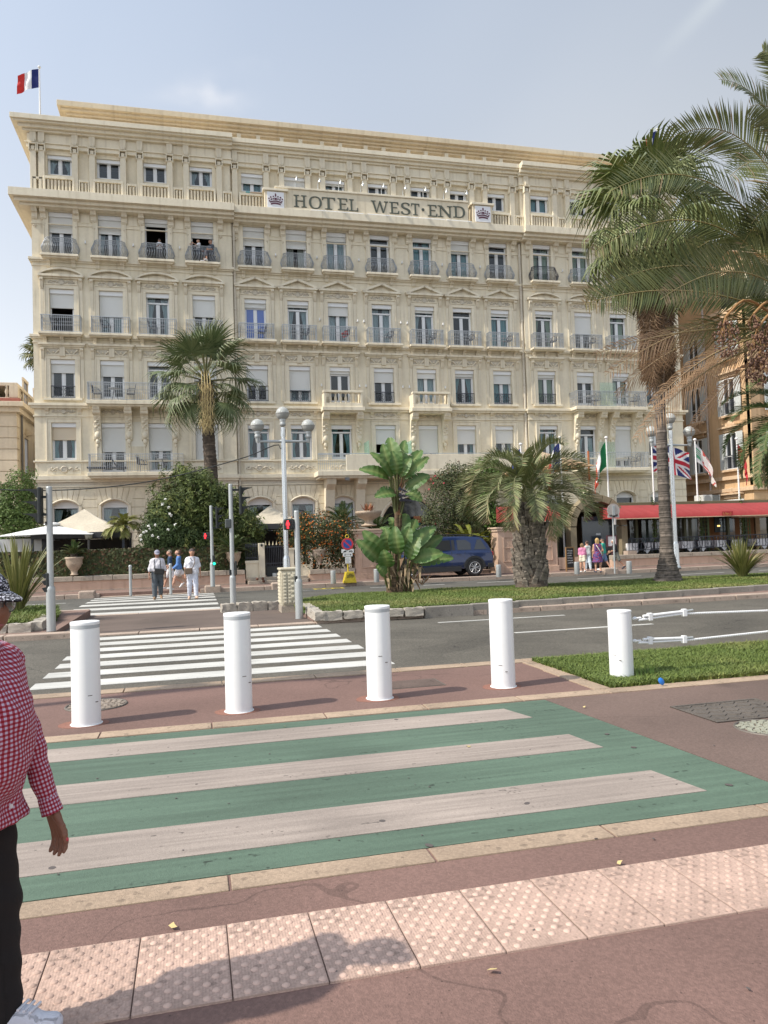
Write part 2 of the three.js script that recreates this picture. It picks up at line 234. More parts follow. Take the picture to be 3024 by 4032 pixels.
structure(part('turf_base',(()=>{const s=new THREE.Shape(bedShape.map(p=>new THREE.Vector2(p[0],p[1])));const g=new THREE.ExtrudeGeometry(s,{depth:0.08,bevelEnabled:false});g.rotateX(-Math.PI/2);return boxUV(g);})(),mTurf),'soil under the median grass');
const bedL=[[-20,18.0],[-3.45,17.55],[-3.1,19.3],[-3.6,22.3],[-20,22.3]];
structure(part('turf_base',(()=>{const s=new THREE.Shape(bedL.map(p=>new THREE.Vector2(p[0],p[1])));const g=new THREE.ExtrudeGeometry(s,{depth:0.08,bevelEnabled:false});g.rotateX(-Math.PI/2);return boxUV(g);})(),mTurf),'soil of the planted bed at the left');
{
const mh=tag(base('manhole_cover',[0,0.004,0]),'large rectangular cast iron manhole cover in the brown asphalt','manhole cover');
const c=[[2628,2787],[2882,2764],[3060,2826],[2828,2846]].map(p=>G(...p));const x0=(c[0].x+c[3].x)/2,x1=x0+0.92,z0=c[0].z,z1=c[3].z+0.02;
mh.position.set((x0+x1)/2,0.004,(z0+z1)/2);const w=(x1-x0)/2,d=(z1-z0)/2;
new MB().box(-w,w,-0.02,0.004,-d,d).build('plate',mIron,mh);const f=new MB();f.box(-w,w,0,0.010,-d,-d+0.03).box(-w,w,0,0.010,d-0.03,d).box(-w,-w+0.03,0,0.010,-d+0.031,d-0.031).box(w-0.03,w,0,0.010,-d+0.031,d-0.031).build('frame',mIron,mh);
const t=new MB();for(let i=0;i<11;i++)for(let j=0;j<5;j++){const a=(i+j)%2?0.7:-0.7;t.add(new THREE.BoxGeometry(0.075,0.008,0.02),M4(-w+0.08+i*(2*w-0.16)/10,0.007,-d+0.08+j*(2*d-0.16)/4,0,a,0));}t.build('tread_pattern',mIron,mh).userData.kind='stuff';
const roundCover=(pos,r,label,m)=>{const o=tag(base('manhole_cover',pos),label,'manhole cover');new MB().cyl(0,-0.03,0.003,0,r,r,28).build('plate',m,o);const q=new MB();q.add(new THREE.TorusGeometry(r,0.014,5,30),M4(0,0.002,0,Math.PI/2,0,0));q.build('rim',mIron,o);const k=new MB();const rr=rng(5);for(let i=0;i<70;i++){const a=i*2.4,d=r*0.93*Math.sqrt((i+0.5)/70);k.add(new THREE.BoxGeometry(0.05,0.012,0.035),M4(Math.cos(a)*d,0.006,Math.sin(a)*d,0,rr()*3,0));}k.build('tread_pattern',m,o).userData.kind='stuff';return o;};
roundCover(G(380,2778),0.30,'round manhole cover filled with pebbly concrete beside the leftmost white bollard',mat(0.42,0.35,0.29,{map:T.stone,rough:0.9}));
roundCover(G(3030,2868),0.26,'round worn manhole cover of greenish concrete at the right edge',mat(0.42,0.42,0.33,{map:T.stone,rough:0.9}));
const p=G(1640,2692);const r=tag(base('manhole_cover',[p.x-0.1,0,p.z]),'flat brown rectangular cover behind the third white bollard','manhole cover');new MB().box(-0.36,0.36,-0.02,0.006,-0.2,0.2).build('plate',mat(0.17,0.12,0.10,{map:T.stone,rough:0.8}),r);new MB().box(-0.38,0.38,-0.02,0.004,-0.22,0.22).build('frame',mIron,r);
}
{
const leafG=geoFrom([-0.02,0.003,0,0,0.008,0.011,0.024,0.004,0,0,0.001,-0.012,0.01,0.012,0.02],[0,1,2,0,2,3,1,4,2]);
const mLeaf=mat(0.55,0.43,0.2,{rough:0.9});
const spots=[[1935,3820,'pale curled leaf scrap on the promenade before the tactile tiles'],[2438,3400,'yellow leaf scrap on the brown strip behind the tactile tiles'],[682,3650,'pale round leaf scrap behind the second tactile tile'],[1848,2940,'dry leaf on the middle pale stripe'],[1120,2860,'thin yellow straw scrap on the far green band'],[1000,2876,'short tan straw scrap left on the far green band'],[2300,2785,'small white paper scrap beside the green corner']];
spots.forEach(([x,y,l],i)=>{const p=G(x,y,0.012);tag(part('fallen_leaf',leafG,mLeaf,scene,p,i*1.3),l,'leaf');});
const gum=new MB(),r=rng(17),sp0=0;const sp=[[205,3417],[1505,3232],[2075,3163],[1690,3328],[2390,2890],[2495,2942],[2870,3090],[1560,3233-400]];
for(const[x,y]of sp){const p=G(x,y,0.0095);gum.add(new THREE.CylinderGeometry(1,1,0.0012,10),M4(p.x,0.0098,p.z,0,r()*3,0,0.018+0.012*r(),1,0.014+0.008*r()));}
for(let i=0;i<40;i++){const x=lerp(-1,5,r()),z=lerp(-6.9,-2,r());gum.add(new THREE.CylinderGeometry(1,1,0.0012,8),M4(x,0.0102,z,0,r()*3,0,0.004+0.007*r(),1,0.004+0.006*r()));}
tag(gum.build('gum_spots',mat(0.10,0.085,0.08,{rough:0.7})),'dark flattened gum spots on the painted crossing','gum',null,'stuff');
const b=G(2604,2683,0.06);tag(part('litter_scrap',new MB().add(new THREE.IcosahedronGeometry(0.03,1),M4(0,0,0,0,0,0.6,1,1.5,0.6)).geo(),mat(0.02,0.18,0.6,{rough:0.5}),scene,b),'small blue plastic scrap on the front edge of the lawn','litter');
}
// ================================================================ the hotel
const mWall=mat(0.87,0.80,0.64,{map:T.plaster,rough:0.92,bump:T.fineBump,bs:0.003});
const mTrim=mat(0.88,0.815,0.665,{map:T.plaster,rough:0.9});
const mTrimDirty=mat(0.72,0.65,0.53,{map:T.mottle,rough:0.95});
const mFrameW=mat(0.78,0.79,0.80,{rough:0.45});
const mShutter=mat(0.74,0.74,0.71,{rough:0.6,bump:T.slat,bs:0.008});
const mShutterCream=mat(0.68,0.58,0.44,{rough:0.7,bump:T.slat,bs:0.006});
const mGlass=mat(0.86,0.92,0.95,{transmission:1,rough:0.02,ior:1.5,phys:true});
const mGlassBlue=mat(0.06,0.13,0.42,{rough:0.04,phys:true,clearcoat:1});
const mCurtain=mat(0.52,0.58,0.56,{rough:0.9,transmission:0.3}),mCurtainTeal=mat(0.22,0.42,0.42,{rough:0.9,transmission:0.3}),mCurtainGreen=mat(0.42,0.47,0.30,{rough:0.9,transmission:0.3});
const mIronGrey=mat(0.42,0.44,0.46,{rough:0.38,metal:0.5}),mIronDark=mat(0.05,0.055,0.07,{rough:0.5,metal:0.2});
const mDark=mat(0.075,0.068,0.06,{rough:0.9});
const mSign=mat(0.85,0.77,0.605,{map:T.plaster,rough:0.85});
const mLetter=mat(0.085,0.095,0.075,{rough:0.6});
const mMaroon=mat(0.10,0.025,0.05,{rough:0.6});
const mEmblem=mat(0.80,0.80,0.82,{rough:0.5});
const hotel=tag(base('hotel_building',[11.6,0.0,-44]),'wide cream six-storey hotel with balconies and a lettered sign across the top','hotel');
const HO=V(11.6,0,-44),hp=(x,y,z)=>[x-HO.x,y-HO.y,z-HO.z];
const ZS=-43.78,ZM=-44,XL=-8.0,XR=31.25,XA=2.52,XB=20.33,YT=24.2;
const colPx=[244,438,622,804,1007,1175,1333,1505,1673,1822,1971,2145,2298,2436,2568];
const isSide=i=>i<4||i>10,zOf=i=>isSide(i)?ZS:ZM;
const CX=colPx.map((c,i)=>P(c,1235+(c-244)*0.036,zOf(i)).x);
const ST={6:[21.95,23.05,1.24],5:[17.5,19.92,1.22],4:[13.28,15.72,1.24],3:[9.80,11.90,1.24],2:[6.46,8.48,1.24],1:[1.6,4.28,1.38]};
const SO=(f,i)=>f===2&&(i===1||i===2||i===12||i===13)?[5.78,8.48,1.24]:ST[f];
function wallSection(x0,x1,z,cols){
const s=new THREE.Shape();s.moveTo(x0,0);s.lineTo(x1,0);s.lineTo(x1,YT);s.lineTo(x0,YT);s.closePath();
for(const i of cols)for(const f of[1,2,3,4,5,6]){
if(f===1&&i>6&&i<11)continue;
const[y0,y1,w]=SO(f,i),h=new THREE.Path(),a=CX[i]-w/2,b=CX[i]+w/2;
h.moveTo(a,y0);
if(f===1){const k=0.3;h.lineTo(a,y1-k);const n=8;for(let q=1;q<n;q++){const t=q/n;h.lineTo(lerp(a,b,t),y1-k+k*Math.sin(Math.PI*t)**0.8);}h.lineTo(b,y1-k);}else{h.lineTo(a,y1);h.lineTo(b,y1);}
h.lineTo(b,y0);h.closePath();s.holes.push(h);
}
if(x0>0&&x0<10){const h=new THREE.Path(),c=CX[8]-1.35,r=1.75;h.moveTo(c-r,0.3);h.lineTo(c-r,2.4);for(let q=1;q<14;q++){const t=Math.PI*(1-q/14);h.lineTo(c+r*Math.cos(t),2.4+r*Math.sin(t));}h.lineTo(c+r,2.4);h.lineTo(c+r,0.3);h.closePath();s.holes.push(h);}
const g=new THREE.ExtrudeGeometry(s,{depth:0.42,bevelEnabled:false});g.translate(-HO.x,0,z-0.42-HO.z);
part('wall',boxUV(g),mWall,hotel);
}
wallSection(XL,XA,ZS,[0,1,2,3]);wallSection(XA,XB,ZM,[4,5,6,7,8,9,10]);wallSection(XB,XR,ZS,[11,12,13,14]);
function hbox(name,x0,x1,y0,y1,z0,z1,m,r=0){return new MB().box(...[x0-HO.x,x1-HO.x],y0,y1,z0-HO.z,z1-HO.z,r).build(name,m,hotel);}
hbox('side_wall',XL,XL+0.4,0,YT,-57,ZS-0.42,mWall);hbox('side_wall',XR-0.4,XR,0,YT,-57,ZS-0.42,mWall);hbox('back_wall',XL+0.4,XR-0.4,0,YT,-57,-56.6,mWall);
hbox('roof',XL+0.001,XR-0.001,YT,YT+0.3,-56.9,ZS-0.3,mTrimDirty);
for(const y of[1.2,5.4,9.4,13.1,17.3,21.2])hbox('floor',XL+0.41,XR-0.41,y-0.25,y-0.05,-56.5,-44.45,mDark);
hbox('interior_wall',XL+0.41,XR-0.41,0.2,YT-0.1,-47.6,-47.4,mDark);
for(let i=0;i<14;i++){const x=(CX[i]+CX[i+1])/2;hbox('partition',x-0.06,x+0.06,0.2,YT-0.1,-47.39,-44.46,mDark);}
function band(name,prof,m,ends=true,midK=1,midDrop=0){
const mb=new MB();
for(const[y0,y1,p]of prof){
const e=ends?p:0;
mb.box(XL-e,XA+Math.min(p,0.25)*0.5,y0,y1,ZS-0.05,ZS+p,0.012);mb.box(XA+Math.min(p,0.25)*0.5+0.002,XB-Math.min(p,0.25)*0.5-0.002,y0+0.001,y1-0.001-midDrop,ZM-0.05,ZM+p*midK,0.012);mb.box(XB-Math.min(p,0.25)*0.5,XR+e,y0,y1,ZS-0.05,ZS+p,0.012);
mb.box(XL-e,XL+0.02,y0,y1,-57,ZS-0.06,0.01);mb.box(XR-0.02,XR+e,y0,y1,-57,ZS-0.06,0.01);
}
mb.g.forEach(g=>g.translate(-HO.x,0,-HO.z));return mb.build(name,m,hotel);
}
band('ledge',[[5.40,5.62,0.20],[5.28,5.40,0.12]],mTrim);band('moulding',[[5.02,5.1,0.05]],mTrim);
band('ledge',[[9.36,9.50,0.26],[9.24,9.36,0.16]],mTrim);band('moulding',[[8.80,8.88,0.06]],mTrim);
band('ledge',[[13.06,13.2,0.16],[12.98,13.06,0.09]],mTrim);band('moulding',[[12.76,12.82,0.05]],mTrim);
band('ledge',[[17.22,17.36,0.18],[17.14,17.22,0.1]],mTrim);band('moulding',[[16.93,16.99,0.05]],mTrim);
band('ledge',[[6.36,6.44,0.08]],mTrim);
band('cornice',[[20.30,20.72,0.95],[20.12,20.30,0.72],[19.98,20.12,0.5]],mTrim);band('moulding',[[19.20,19.26,0.05]],mTrim);
band('entablature',[[23.30,23.52,0.18],[23.52,23.58,0.26],[23.60,24.1,0.14]],mTrim);
band('cornice',[[24.10,24.22,0.34],[24.22,24.40,0.52],[24.40,24.50,0.74],[24.50,24.76,0.85]],mTrim,true,0.74);
{
const z=-44.05,x0=-6.0,x1=29.2,mb=new MB(),prof=[[25.26,25.38,0.05],[25.38,25.52,0.2],[25.52,25.66,0.42],[25.66,25.96,0.60]];
for(const[y0,y1,p]of prof){mb.box(x0-p,x1+p,y0,y1,z-0.4,z+p,0.015);mb.box(x0-p,x0+0.3,y0,y1,z-11,z-0.41,0.01);mb.box(x1-0.3,x1+p,y0,y1,z-11,z-0.41,0.01);}
mb.g.forEach(g=>g.translate(-HO.x,0,-HO.z));mb.build('upper_cornice',mat(0.84,0.72,0.53,{map:T.plaster,rough:0.9}),hotel);
const pg=new MB().box(-0.11,0.11,0,0.75,-0.12,0.12,0.01).geo();for(let i=0;i<15;i++)for(const d of[-0.55,0.55])part('roof_post',pg,mTrim,hotel,hp(CX[i]+d-0.15,24.5,-43.95));
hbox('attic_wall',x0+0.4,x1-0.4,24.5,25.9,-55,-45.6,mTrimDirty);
}
function windowGeos(w,h,transom){
const f=new MB(),t=0.07;f.box(-w/2,w/2,h-t,h,-0.05,0.02,0.008).box(-w/2,w/2,0,t,-0.05,0.02,0.008).box(-w/2,-w/2+t,t+.001,h-t-.001,-0.05,0.018).box(w/2-t,w/2,t+.001,h-t-.001,-0.05,0.018);
const top=transom?h*0.79:h;if(transom)f.box(-w/2+t,w/2-t,top-0.04,top+0.05,-0.045,0.016);
f.box(-0.055,0.055,t,top-t,-0.048,0.03,0.008);
for(const s of[-1,1]){const a=s*0.056,b=s*(w/2-t-0.001);f.box(Math.min(a,b),Math.min(a,b)+0.045,t,top-t,-0.04,0.01).box(Math.max(a,b)-0.045,Math.max(a,b),t,top-t,-0.04,0.01).box(a,b,t,t+0.09,-0.038,0.009);}
const fg=f.geo(),pg=new MB().box(-w/2+0.03,w/2-0.03,0.03,h-0.03,-0.024,-0.018).geo();
return{fg,pg,w,h};
}
function curtainGeo(w,h,side,tied,seed){
const pos=[],idx=[],nx=15,ny=12,r=rng(seed),ph=r()*6;
for(let j=0;j<=ny;j++)for(let i=0;i<=nx;i++){const u=i/nx,v=j/ny;let ww=w;if(tied){const k=v<0.35?lerp(0.6,0.42,v/0.35):lerp(0.42,1,(v-0.35)/0.65);ww=w*k;}pos.push(side*(ww*u),v*h,0.03*Math.sin(u*19+ph+v)+0.012*Math.sin(u*41+2*ph));}
for(let j=0;j<ny;j++)for(let i=0;i<nx;i++){const a=j*(nx+1)+i;idx.push(a,a+1,a+nx+2,a,a+nx+2,a+nx+1);}
return geoFrom(pos,idx);
}
const WG={};for(const f of[2,3,4,5,6])WG[f]=windowGeos(ST[f][2]-0.004,ST[f][1]-ST[f][0]-0.004,f!==6);WG.d=windowGeos(1.236,2.696,true);
const CG={};for(const f of[2,3,4,5,6])for(const s of[-1,1])for(const t of[0,1])for(const k of[0,1])CG[[f,s,t,k]]=curtainGeo(ST[f][2]*0.34,ST[f][1]-ST[f][0]-0.1,s,t,f*9+s+t*3+k);
const shutterCache={};
function shutterGeo(w,d){const k=w+'_'+d.toFixed(2);return shutterCache[k]??=(()=>{const m=new MB();m.box(-w/2,w/2,-d,0,-0.012,0.012);m.box(-w/2,w/2,-d-0.035,-d-0.001,-0.02,0.02,0.006);for(const s of[-1,1])m.box(s*(w/2-0.04),s*w/2,-d*1.0,-0.01,0.0125,0.03);return m.geo();})();}
const boxGeo={};
const DROP={
6:[.0,.0,.02,.0,.30,.55,.06,.0,.0,.0,.0,.0,.0,.0,.3],
5:[.34,.30,.06,.26,.33,.34,.10,0,0,.22,0,0,0,0,.2],
4:[.30,.46,0,.38,.09,.04,.20,0,.04,0,.05,.04,.46,0,.1],
3:[.21,.28,0,.35,.42,.55,.06,.28,.14,.06,.25,.06,.20,.06,.15],
2:[.32,.48,.46,.92,0,0,0,.42,.68,.42,.40,0,0,.72,0],
};
const CURT={
6:[1,0,0,1,2,0,1,0,0,0,0,2,0,0,0],5:[0,1,0,0,0,1,1,0,2,2,0,3,3,0,0],4:[0,1,1,0,0,1,1,1,1,0,2,3,0,3,0],
3:[0,0,0,1,0,1,0,0,1,2,2,3,0,3,1],2:[2,0,1,0,2,2,2,0,1,2,1,2,1,1,0]};
const OPEN={'5_2':1,'5_3':1,'4_0':1,'2_7':1,'5_5':1};
const mCurt=[null,mCurtain,mCurtainTeal,mCurtainGreen];
function surround(name,f,i,m=mTrim){
const[y0,y1,w]=ST[f],mb=new MB(),a=w/2-0.004,t=0.20,q=0.0;
for(const s of[-1,1]){mb.box(s*a,s*(a+t),y0-q,y1+0.001,-0.02,0.045,0.01);mb.box(s*(a+t+.001),s*(a+t+0.06),y0-q,y1+t,-0.02,0.075,0.01);}
mb.box(-a-t,a+t,y1+0.002,y1+t,-0.02,0.044,0.01);mb.box(-a-t-0.06,a+t+0.06,y1+t+0.001,y1+t+0.06,-0.02,0.08,0.01);
return mb;
}
const surG={};for(const f of[2,3,4,5,6])surG[f]=surround('',f,0).geo();
for(const f of[2,3,4,5,6])for(let i=0;i<15;i++){
const[y0,y1,w]=SO(f,i),h=y1-y0,x=CX[i],z=zOf(i),W0=h>2.6&&f===2?WG.d:WG[f];
const open=OPEN[f+'_'+i];
const win=part('window',open?openFrame(w,h):W0.fg,mFrameW,hotel,hp(x,y0,z-0.27));
const blue=f===4&&i===4;
if(!open)part('pane',W0.pg,blue?mGlassBlue:mGlass,win);
const c=CURT[f][i];if(c){const tied=f===2||(i+f)%3===0?1:0;for(const s of[-1,1])part('curtain',CG[[f,s,tied,i%2]],mCurt[c],win,[-s*(w/2-0.08),0.04,-0.16-0.02*(i%2)]);}
const bh=f===6?0.2:0.24;boxGeo[f+(W0===WG.d?'d':'')]??=new MB().box(-w/2+.003,w/2-.003,h-bh,h-0.004,0.03,0.2,0.02).geo();part('shutter_box',boxGeo[f+(W0===WG.d?'d':'')],mFrameW,win);
const d=DROP[f][i]*h;if(d>0.05)part('shutter',shutterGeo(w-0.03,d),i===0&&f===2?mShutterCream:mShutter,win,[0,h-bh-0.001,0.09]);
if(f!==6)part('window_surround',surG[f],mTrim,hotel,hp(x,0,z));
}
function openFrame(w,h){const f=new MB(),t=0.07;f.box(-w/2,w/2,h-t,h,-0.05,0.02).box(-w/2,-w/2+t,0,h-t-.001,-0.05,0.02).box(w/2-t,w/2,0,h-t-.001,-0.05,0.02);f.add(new THREE.BoxGeometry(0.05,h-0.2,0.5),M4(w/2-0.1,h/2-0.05,-0.3));return f.geo();}
const consoleG=(()=>{const m=new MB();m.prism([[0,0],[0.05,-0.02],[0.11,0.12],[0.16,0.34],[0.24,0.42],[0.24,0.52],[0,0.52]],0.15,M4(-0.075,0,0,0,-Math.PI/2,0),0.008);m.g.forEach(g=>g.translate(0.15,0,0));return m.geo();})();
const scrollG=(s)=>{const m=new MB();m.prism([[0,-0.55*s],[0.08*s,-0.5*s],[0.14*s,-0.25*s],[0.3*s,-0.12*s],[0.42*s,0],[0,0]],0.26*s,M4(0,0,0,0,-Math.PI/2,0),0.012);m.g.forEach(g=>g.translate(0.13*s,0,0));m.add(new THREE.CylinderGeometry(0.10*s,0.10*s,0.3*s,10),M4(0,-0.12*s,0.22*s,0,0,Math.PI/2));m.add(new THREE.CylinderGeometry(0.06*s,0.06*s,0.29*s,10),M4(0,-0.42*s,0.08*s,0,0,Math.PI/2));return m.geo();};
const corbelG=scrollG(1.0),bracketG=scrollG(0.72),smallBracketG=scrollG(0.62);
const pairX=[];for(let i=0;i<16;i++){if(i===0)pairX.push([CX[0]-1.28,CX[0]-0.86]);else if(i===15)pairX.push([CX[14]+0.86,CX[14]+1.28]);else{const c=(CX[i-1]+CX[i])/2;pairX.push([c-0.44,c+0.44]);}}
const zAt=x=>(x<XA||x>XB)?ZS:ZM;
const dropG=new MB().sph(0,0,0.03,0.09,0.06,0.06,8).sph(0,-0.07,0.03,0.04,0.05,0.04,8).geo();
for(const pr of pairX)for(const x of pr){part('corbel',corbelG,mTrim,hotel,hp(x,19.98,zAt(x)));part('corbel_drop',dropG,mTrim,hotel,hp(x,19.12,zAt(x)));}
for(let i=1;i<15;i++){const[a,b]=pairX[i];if(zAt(a)!==zAt(b))continue;const z=zAt(a);const m=new MB();m.box(a+.2-HO.x,b-.2-HO.x,19.40,19.86,z-0.02-HO.z,z+0.03-HO.z,0.01);m.build('frieze_panel',mTrim,hotel);}
const pierG=new MB().box(-0.15,0.15,0.18,2.42,-0.02,0.30,0.012).box(-0.19,0.19,0,0.18,-0.02,0.34,0.01).geo();
const capG=new MB().box(-0.20,0.20,0.36,0.42,-0.02,0.42,0.008).box(-0.20,-0.15,0,0.359,-0.02,0.40,0.006).box(0.15,0.20,0,0.359,-0.02,0.40,0.006).box(-0.09,0.09,0.06,0.28,0.301,0.34,0.006).geo();
const atticBrG=new MB().box(-0.16,0.16,0.02,0.62,-0.02,0.16,0.012).box(-0.11,0.11,-0.1,0.12,0.161,0.27,0.02).add(new THREE.ConeGeometry(0.12,0.16,4),M4(0,-0.14,0.2,Math.PI,0.78,0)).geo();
for(const pr of pairX)for(const x of pr){const z=zAt(x);part('pier',pierG,mTrim,hotel,hp(x,20.72,z));part('pier_cap',capG,mTrim,hotel,hp(x,23.02,z));part('frieze_bracket',atticBrG,mTrim,hotel,hp(x,23.56,z+0.13));}
const balG=new MB().lathe([[0.0,0],[0.072,0],[0.072,0.05],[0.066,0.1],[0.066,0.62],[0.072,0.68],[0.0,0.68]],10).geo();
const balRailG=new MB().box(-0.78,0.78,0.86,1.0,0.1,0.34,0.015).box(-0.78,-0.68,0,0.859,0.1,0.34,0.01).box(0.68,0.78,0,0.859,0.1,0.34,0.01).box(-0.679,0.679,0,0.14,0.12,0.32,0.01).geo();
for(let i=0;i<15;i++){
if(i>=5&&i<=9)continue;
const b=part('balustrade',balRailG,mTrim,hotel,hp(CX[i],20.73,zOf(i)));for(let k=0;k<7;k++)part('baluster',balG,mTrim,b,[-0.54+k*0.18,0.16,0.22]);
}
const smallBalG=new MB().box(-0.26,0.26,0.80,0.92,0.1,0.3,0.01).box(-0.26,-0.2,0,0.8,0.1,0.3,0.008).box(0.2,0.26,0,0.8,0.1,0.3,0.008).box(-0.2,0.2,0,0.1,0.12,0.28).geo();
for(let i=0;i<16;i++){if(i>=6&&i<=9)continue;const[a,b]=pairX[i],x=(a+b)/2,s=part('small_balustrade',smallBalG,mTrim,hotel,hp(x,20.73,zAt(x)));if(i>0&&i<15)for(const d of[-0.09,0.09])part('baluster',balG,mTrim,s,[d,0.1,0.2]);}
function ornamentGeo(w,h,seed){const m=new MB(),r=rng(seed);m.sph(0,h*0.5,0,h*0.45,h*0.48,0.05,10);m.add(new THREE.TorusGeometry(h*0.36,0.022,5,14),M4(0,h*0.5,0.04));for(const s of[-1,1]){for(let k=0;k<6;k++){const t=(k+0.6)/6.4;m.sph(s*(h*0.45+t*(w/2-h*0.5)),h*(0.5+0.2*Math.sin(k*1.9)),0,0.075-0.03*t,0.05,0.035,7);}m.tube([V(s*h*0.4,h*0.4,0.01),V(s*w*0.25,h*0.66,0.02),V(s*w*0.38,h*0.35,0.02),V(s*w*0.46,h*0.55,0.01)],0.022,12,5);}return m.geo();}
const orn4=ornamentGeo(1.42,0.36,3),orn2=ornamentGeo(1.6,0.42,4),ornBand=ornamentGeo(1.25,0.30,6);
const pedTri=(()=>{const m=new MB(),w=1.16,h=0.52,y=0.16;m.box(-w,w,0,0.13,-0.02,0.26,0.012);m.box(-w+0.1,w-0.1,-0.08,-0.001,-0.02,0.14,0.01);for(const s of[-1,1]){const a=Math.atan2(h-y+0.1,w);m.add(new RoundedBoxGeometry(Math.hypot(w,h-y+0.1)+0.06,0.13,0.28,1,0.01),M4(s*w/2,(y+h)/2,0.12,0,0,-s*a));}m.prism([[-w+0.2,0.13],[w-0.2,0.13],[0,h-0.04]],0.05,M4(0,0,-0.02));m.prism([[-0.35,0.19],[0.35,0.19],[0,0.36]],0.03,M4(0,0,0.03));return m.geo();})();
const pedArc=(()=>{const m=new MB(),w=1.16,h=0.5;m.box(-w,w,0,0.13,-0.02,0.26,0.012);m.box(-w+0.1,w-0.1,-0.08,-0.001,-0.02,0.14,0.01);const arc=(rr,n,a0)=>{const o=[];for(let k=0;k<=n;k++){const t=k/n;o.push([-rr+2*rr*t,0.13+(h-0.13)*Math.sin(Math.PI*t)**0.75*a0]);}return o;};const o=arc(w,16,1),q=arc(w-0.14,16,0.74).reverse();m.prism([...o,...q],0.28,M4(0,0,-0.02));m.prism(arc(w-0.2,16,0.7),0.05,M4(0,0,-0.02));m.prism(arc(0.5,12,0.42).map(p=>[p[0],p[1]+0.05]),0.03,M4(0,0,0.03));return m.geo();})();
const lintel3=new MB().box(-1.18,1.18,0.12,0.24,-0.02,0.26,0.012).box(-1.12,1.12,0.04,0.119,-0.02,0.17,0.01).box(-1.0,1.0,-0.03,0.039,-0.02,0.09,0.01).geo();
const pilaster=(h)=>new MB().box(-0.09,0.09,0,h,-0.02,0.05,0.01).geo();
const pil4=pilaster(2.5),pil3=pilaster(2.2);
const frieze4=new MB().box(-0.8,0.8,0,0.40,-0.02,0.03,0.01).geo(),keyG=new MB().box(-0.14,0.14,-0.04,0.46,-0.02,0.12,0.02).geo();
const garland=(()=>{const m=new MB();const pts=[];for(let k=0;k<=8;k++){const t=k/8;pts.push(V(lerp(-0.26,0.26,t),0.28-0.2*Math.sin(Math.PI*t),0.03));}m.tube(pts,0.035,14,6);m.sph(-0.27,0.28,0.03,0.06,0.06,0.04,7).sph(0.27,0.28,0.03,0.06,0.06,0.04,7).sph(0,0.2,0.02,0.07,0.07,0.04,7);return m.geo();})();
const sill3=new MB().box(-0.98,0.98,-0.14,-0.02,-0.02,0.16,0.012).geo(),lampG=new MB().sph(0,0,0.1,0.05,0.06,0.06,8).cyl(0,0.05,0.12,0.1,0.03,0.03,8).box(-0.03,0.03,-0.05,0.03,-0.02,0.06).geo();const mLampW=mat(0.8,0.8,0.8,{rough:0.4});
const apron2=new MB().box(-0.85,0.85,0,0.6,-0.02,0.025,0.01).geo();
for(let i=0;i<15;i++){
const x=CX[i],z=zOf(i),q=(n,g,m,dx,y,dz)=>part(n,g,m,hotel,hp(x+dx,y,z+dz));
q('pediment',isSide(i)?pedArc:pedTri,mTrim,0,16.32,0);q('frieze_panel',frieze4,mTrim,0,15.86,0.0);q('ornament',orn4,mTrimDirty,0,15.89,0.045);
for(const s of[-1,1]){q('console',consoleG,mTrim,s*0.98,15.72,0.02);q('pilaster',pil4,mTrim,s*0.98,13.24,0);q('console',consoleG,mTrim,s*0.98,11.95,0.02);q('pilaster',pil3,mTrim,s*0.98,9.8,0);q('garland',garland,mTrim,s*0.46,12.08,0.03);}
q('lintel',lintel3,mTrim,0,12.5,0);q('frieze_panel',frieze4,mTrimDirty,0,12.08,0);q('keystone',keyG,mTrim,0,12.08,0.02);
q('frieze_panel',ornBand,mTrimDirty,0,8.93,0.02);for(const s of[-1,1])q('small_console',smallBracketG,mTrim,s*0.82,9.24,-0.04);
if(![1,2,12,13].includes(i)){q('apron_panel',apron2,mTrim,0,5.68,0);q('ornament',orn2,mTrimDirty,0,5.76,0.04);}
}
for(let i=0;i<14;i++){const x=(CX[i]+CX[i+1])/2,z=zAt(x);if(Math.abs(x-XA)<0.3||Math.abs(x-XB)<0.3)continue;part('wall_lamp',lampG,mLampW,hotel,hp(x,18.28,z));}
for(const i of[6,7,8])for(const s of[-1,1]){part('wall_lamp',lampG,mLampW,hotel,hp(CX[i]+s*1.13,14.62,ZM));part('wall_lamp',lampG,mLampW,hotel,hp(CX[i]+s*1.13,10.75,ZM));}
function ironPanel(mb,w,h,n,fancy,z=0){
mb.box(-w/2,w/2,h-0.035,h,z-0.02,z+0.02);mb.box(-w/2,w/2,0.04,0.065,z-0.012,z+0.012);mb.box(-w/2,w/2,h-0.16,h-0.145,z-0.01,z+0.01);
for(let k=0;k<=n;k++){const x=-w/2+0.012+k*(w-0.024)/n;mb.box(x-0.0095,x+0.0095,0.066,h-0.036,z-0.0095,z+0.0095);if(fancy&&k<n){const c=x+(w-0.024)/n/2;mb.add(new THREE.TorusGeometry(0.036,0.008,3,8),M4(c,h*0.42,z));mb.add(new THREE.TorusGeometry(0.03,0.008,3,8),M4(c,h*0.6,z));mb.add(new THREE.TorusGeometry(0.03,0.007,3,8),M4(c,h-0.09,z));}}
}
function flatRailing(w,d,h,fancy=true){const mb=new MB();const n=Math.round(w/0.105);ironPanel(mb,w,h,n,fancy,d);const nd=Math.max(3,Math.round(d/0.11));for(const s of[-1,1]){const sub=new MB();ironPanel(sub,d-0.03,h-0.002,nd,fancy,0);for(const g of sub.g)mb.add(g,M4(s*(w/2-0.01),0,d/2,0,Math.PI/2,0));}return mb.geo();}
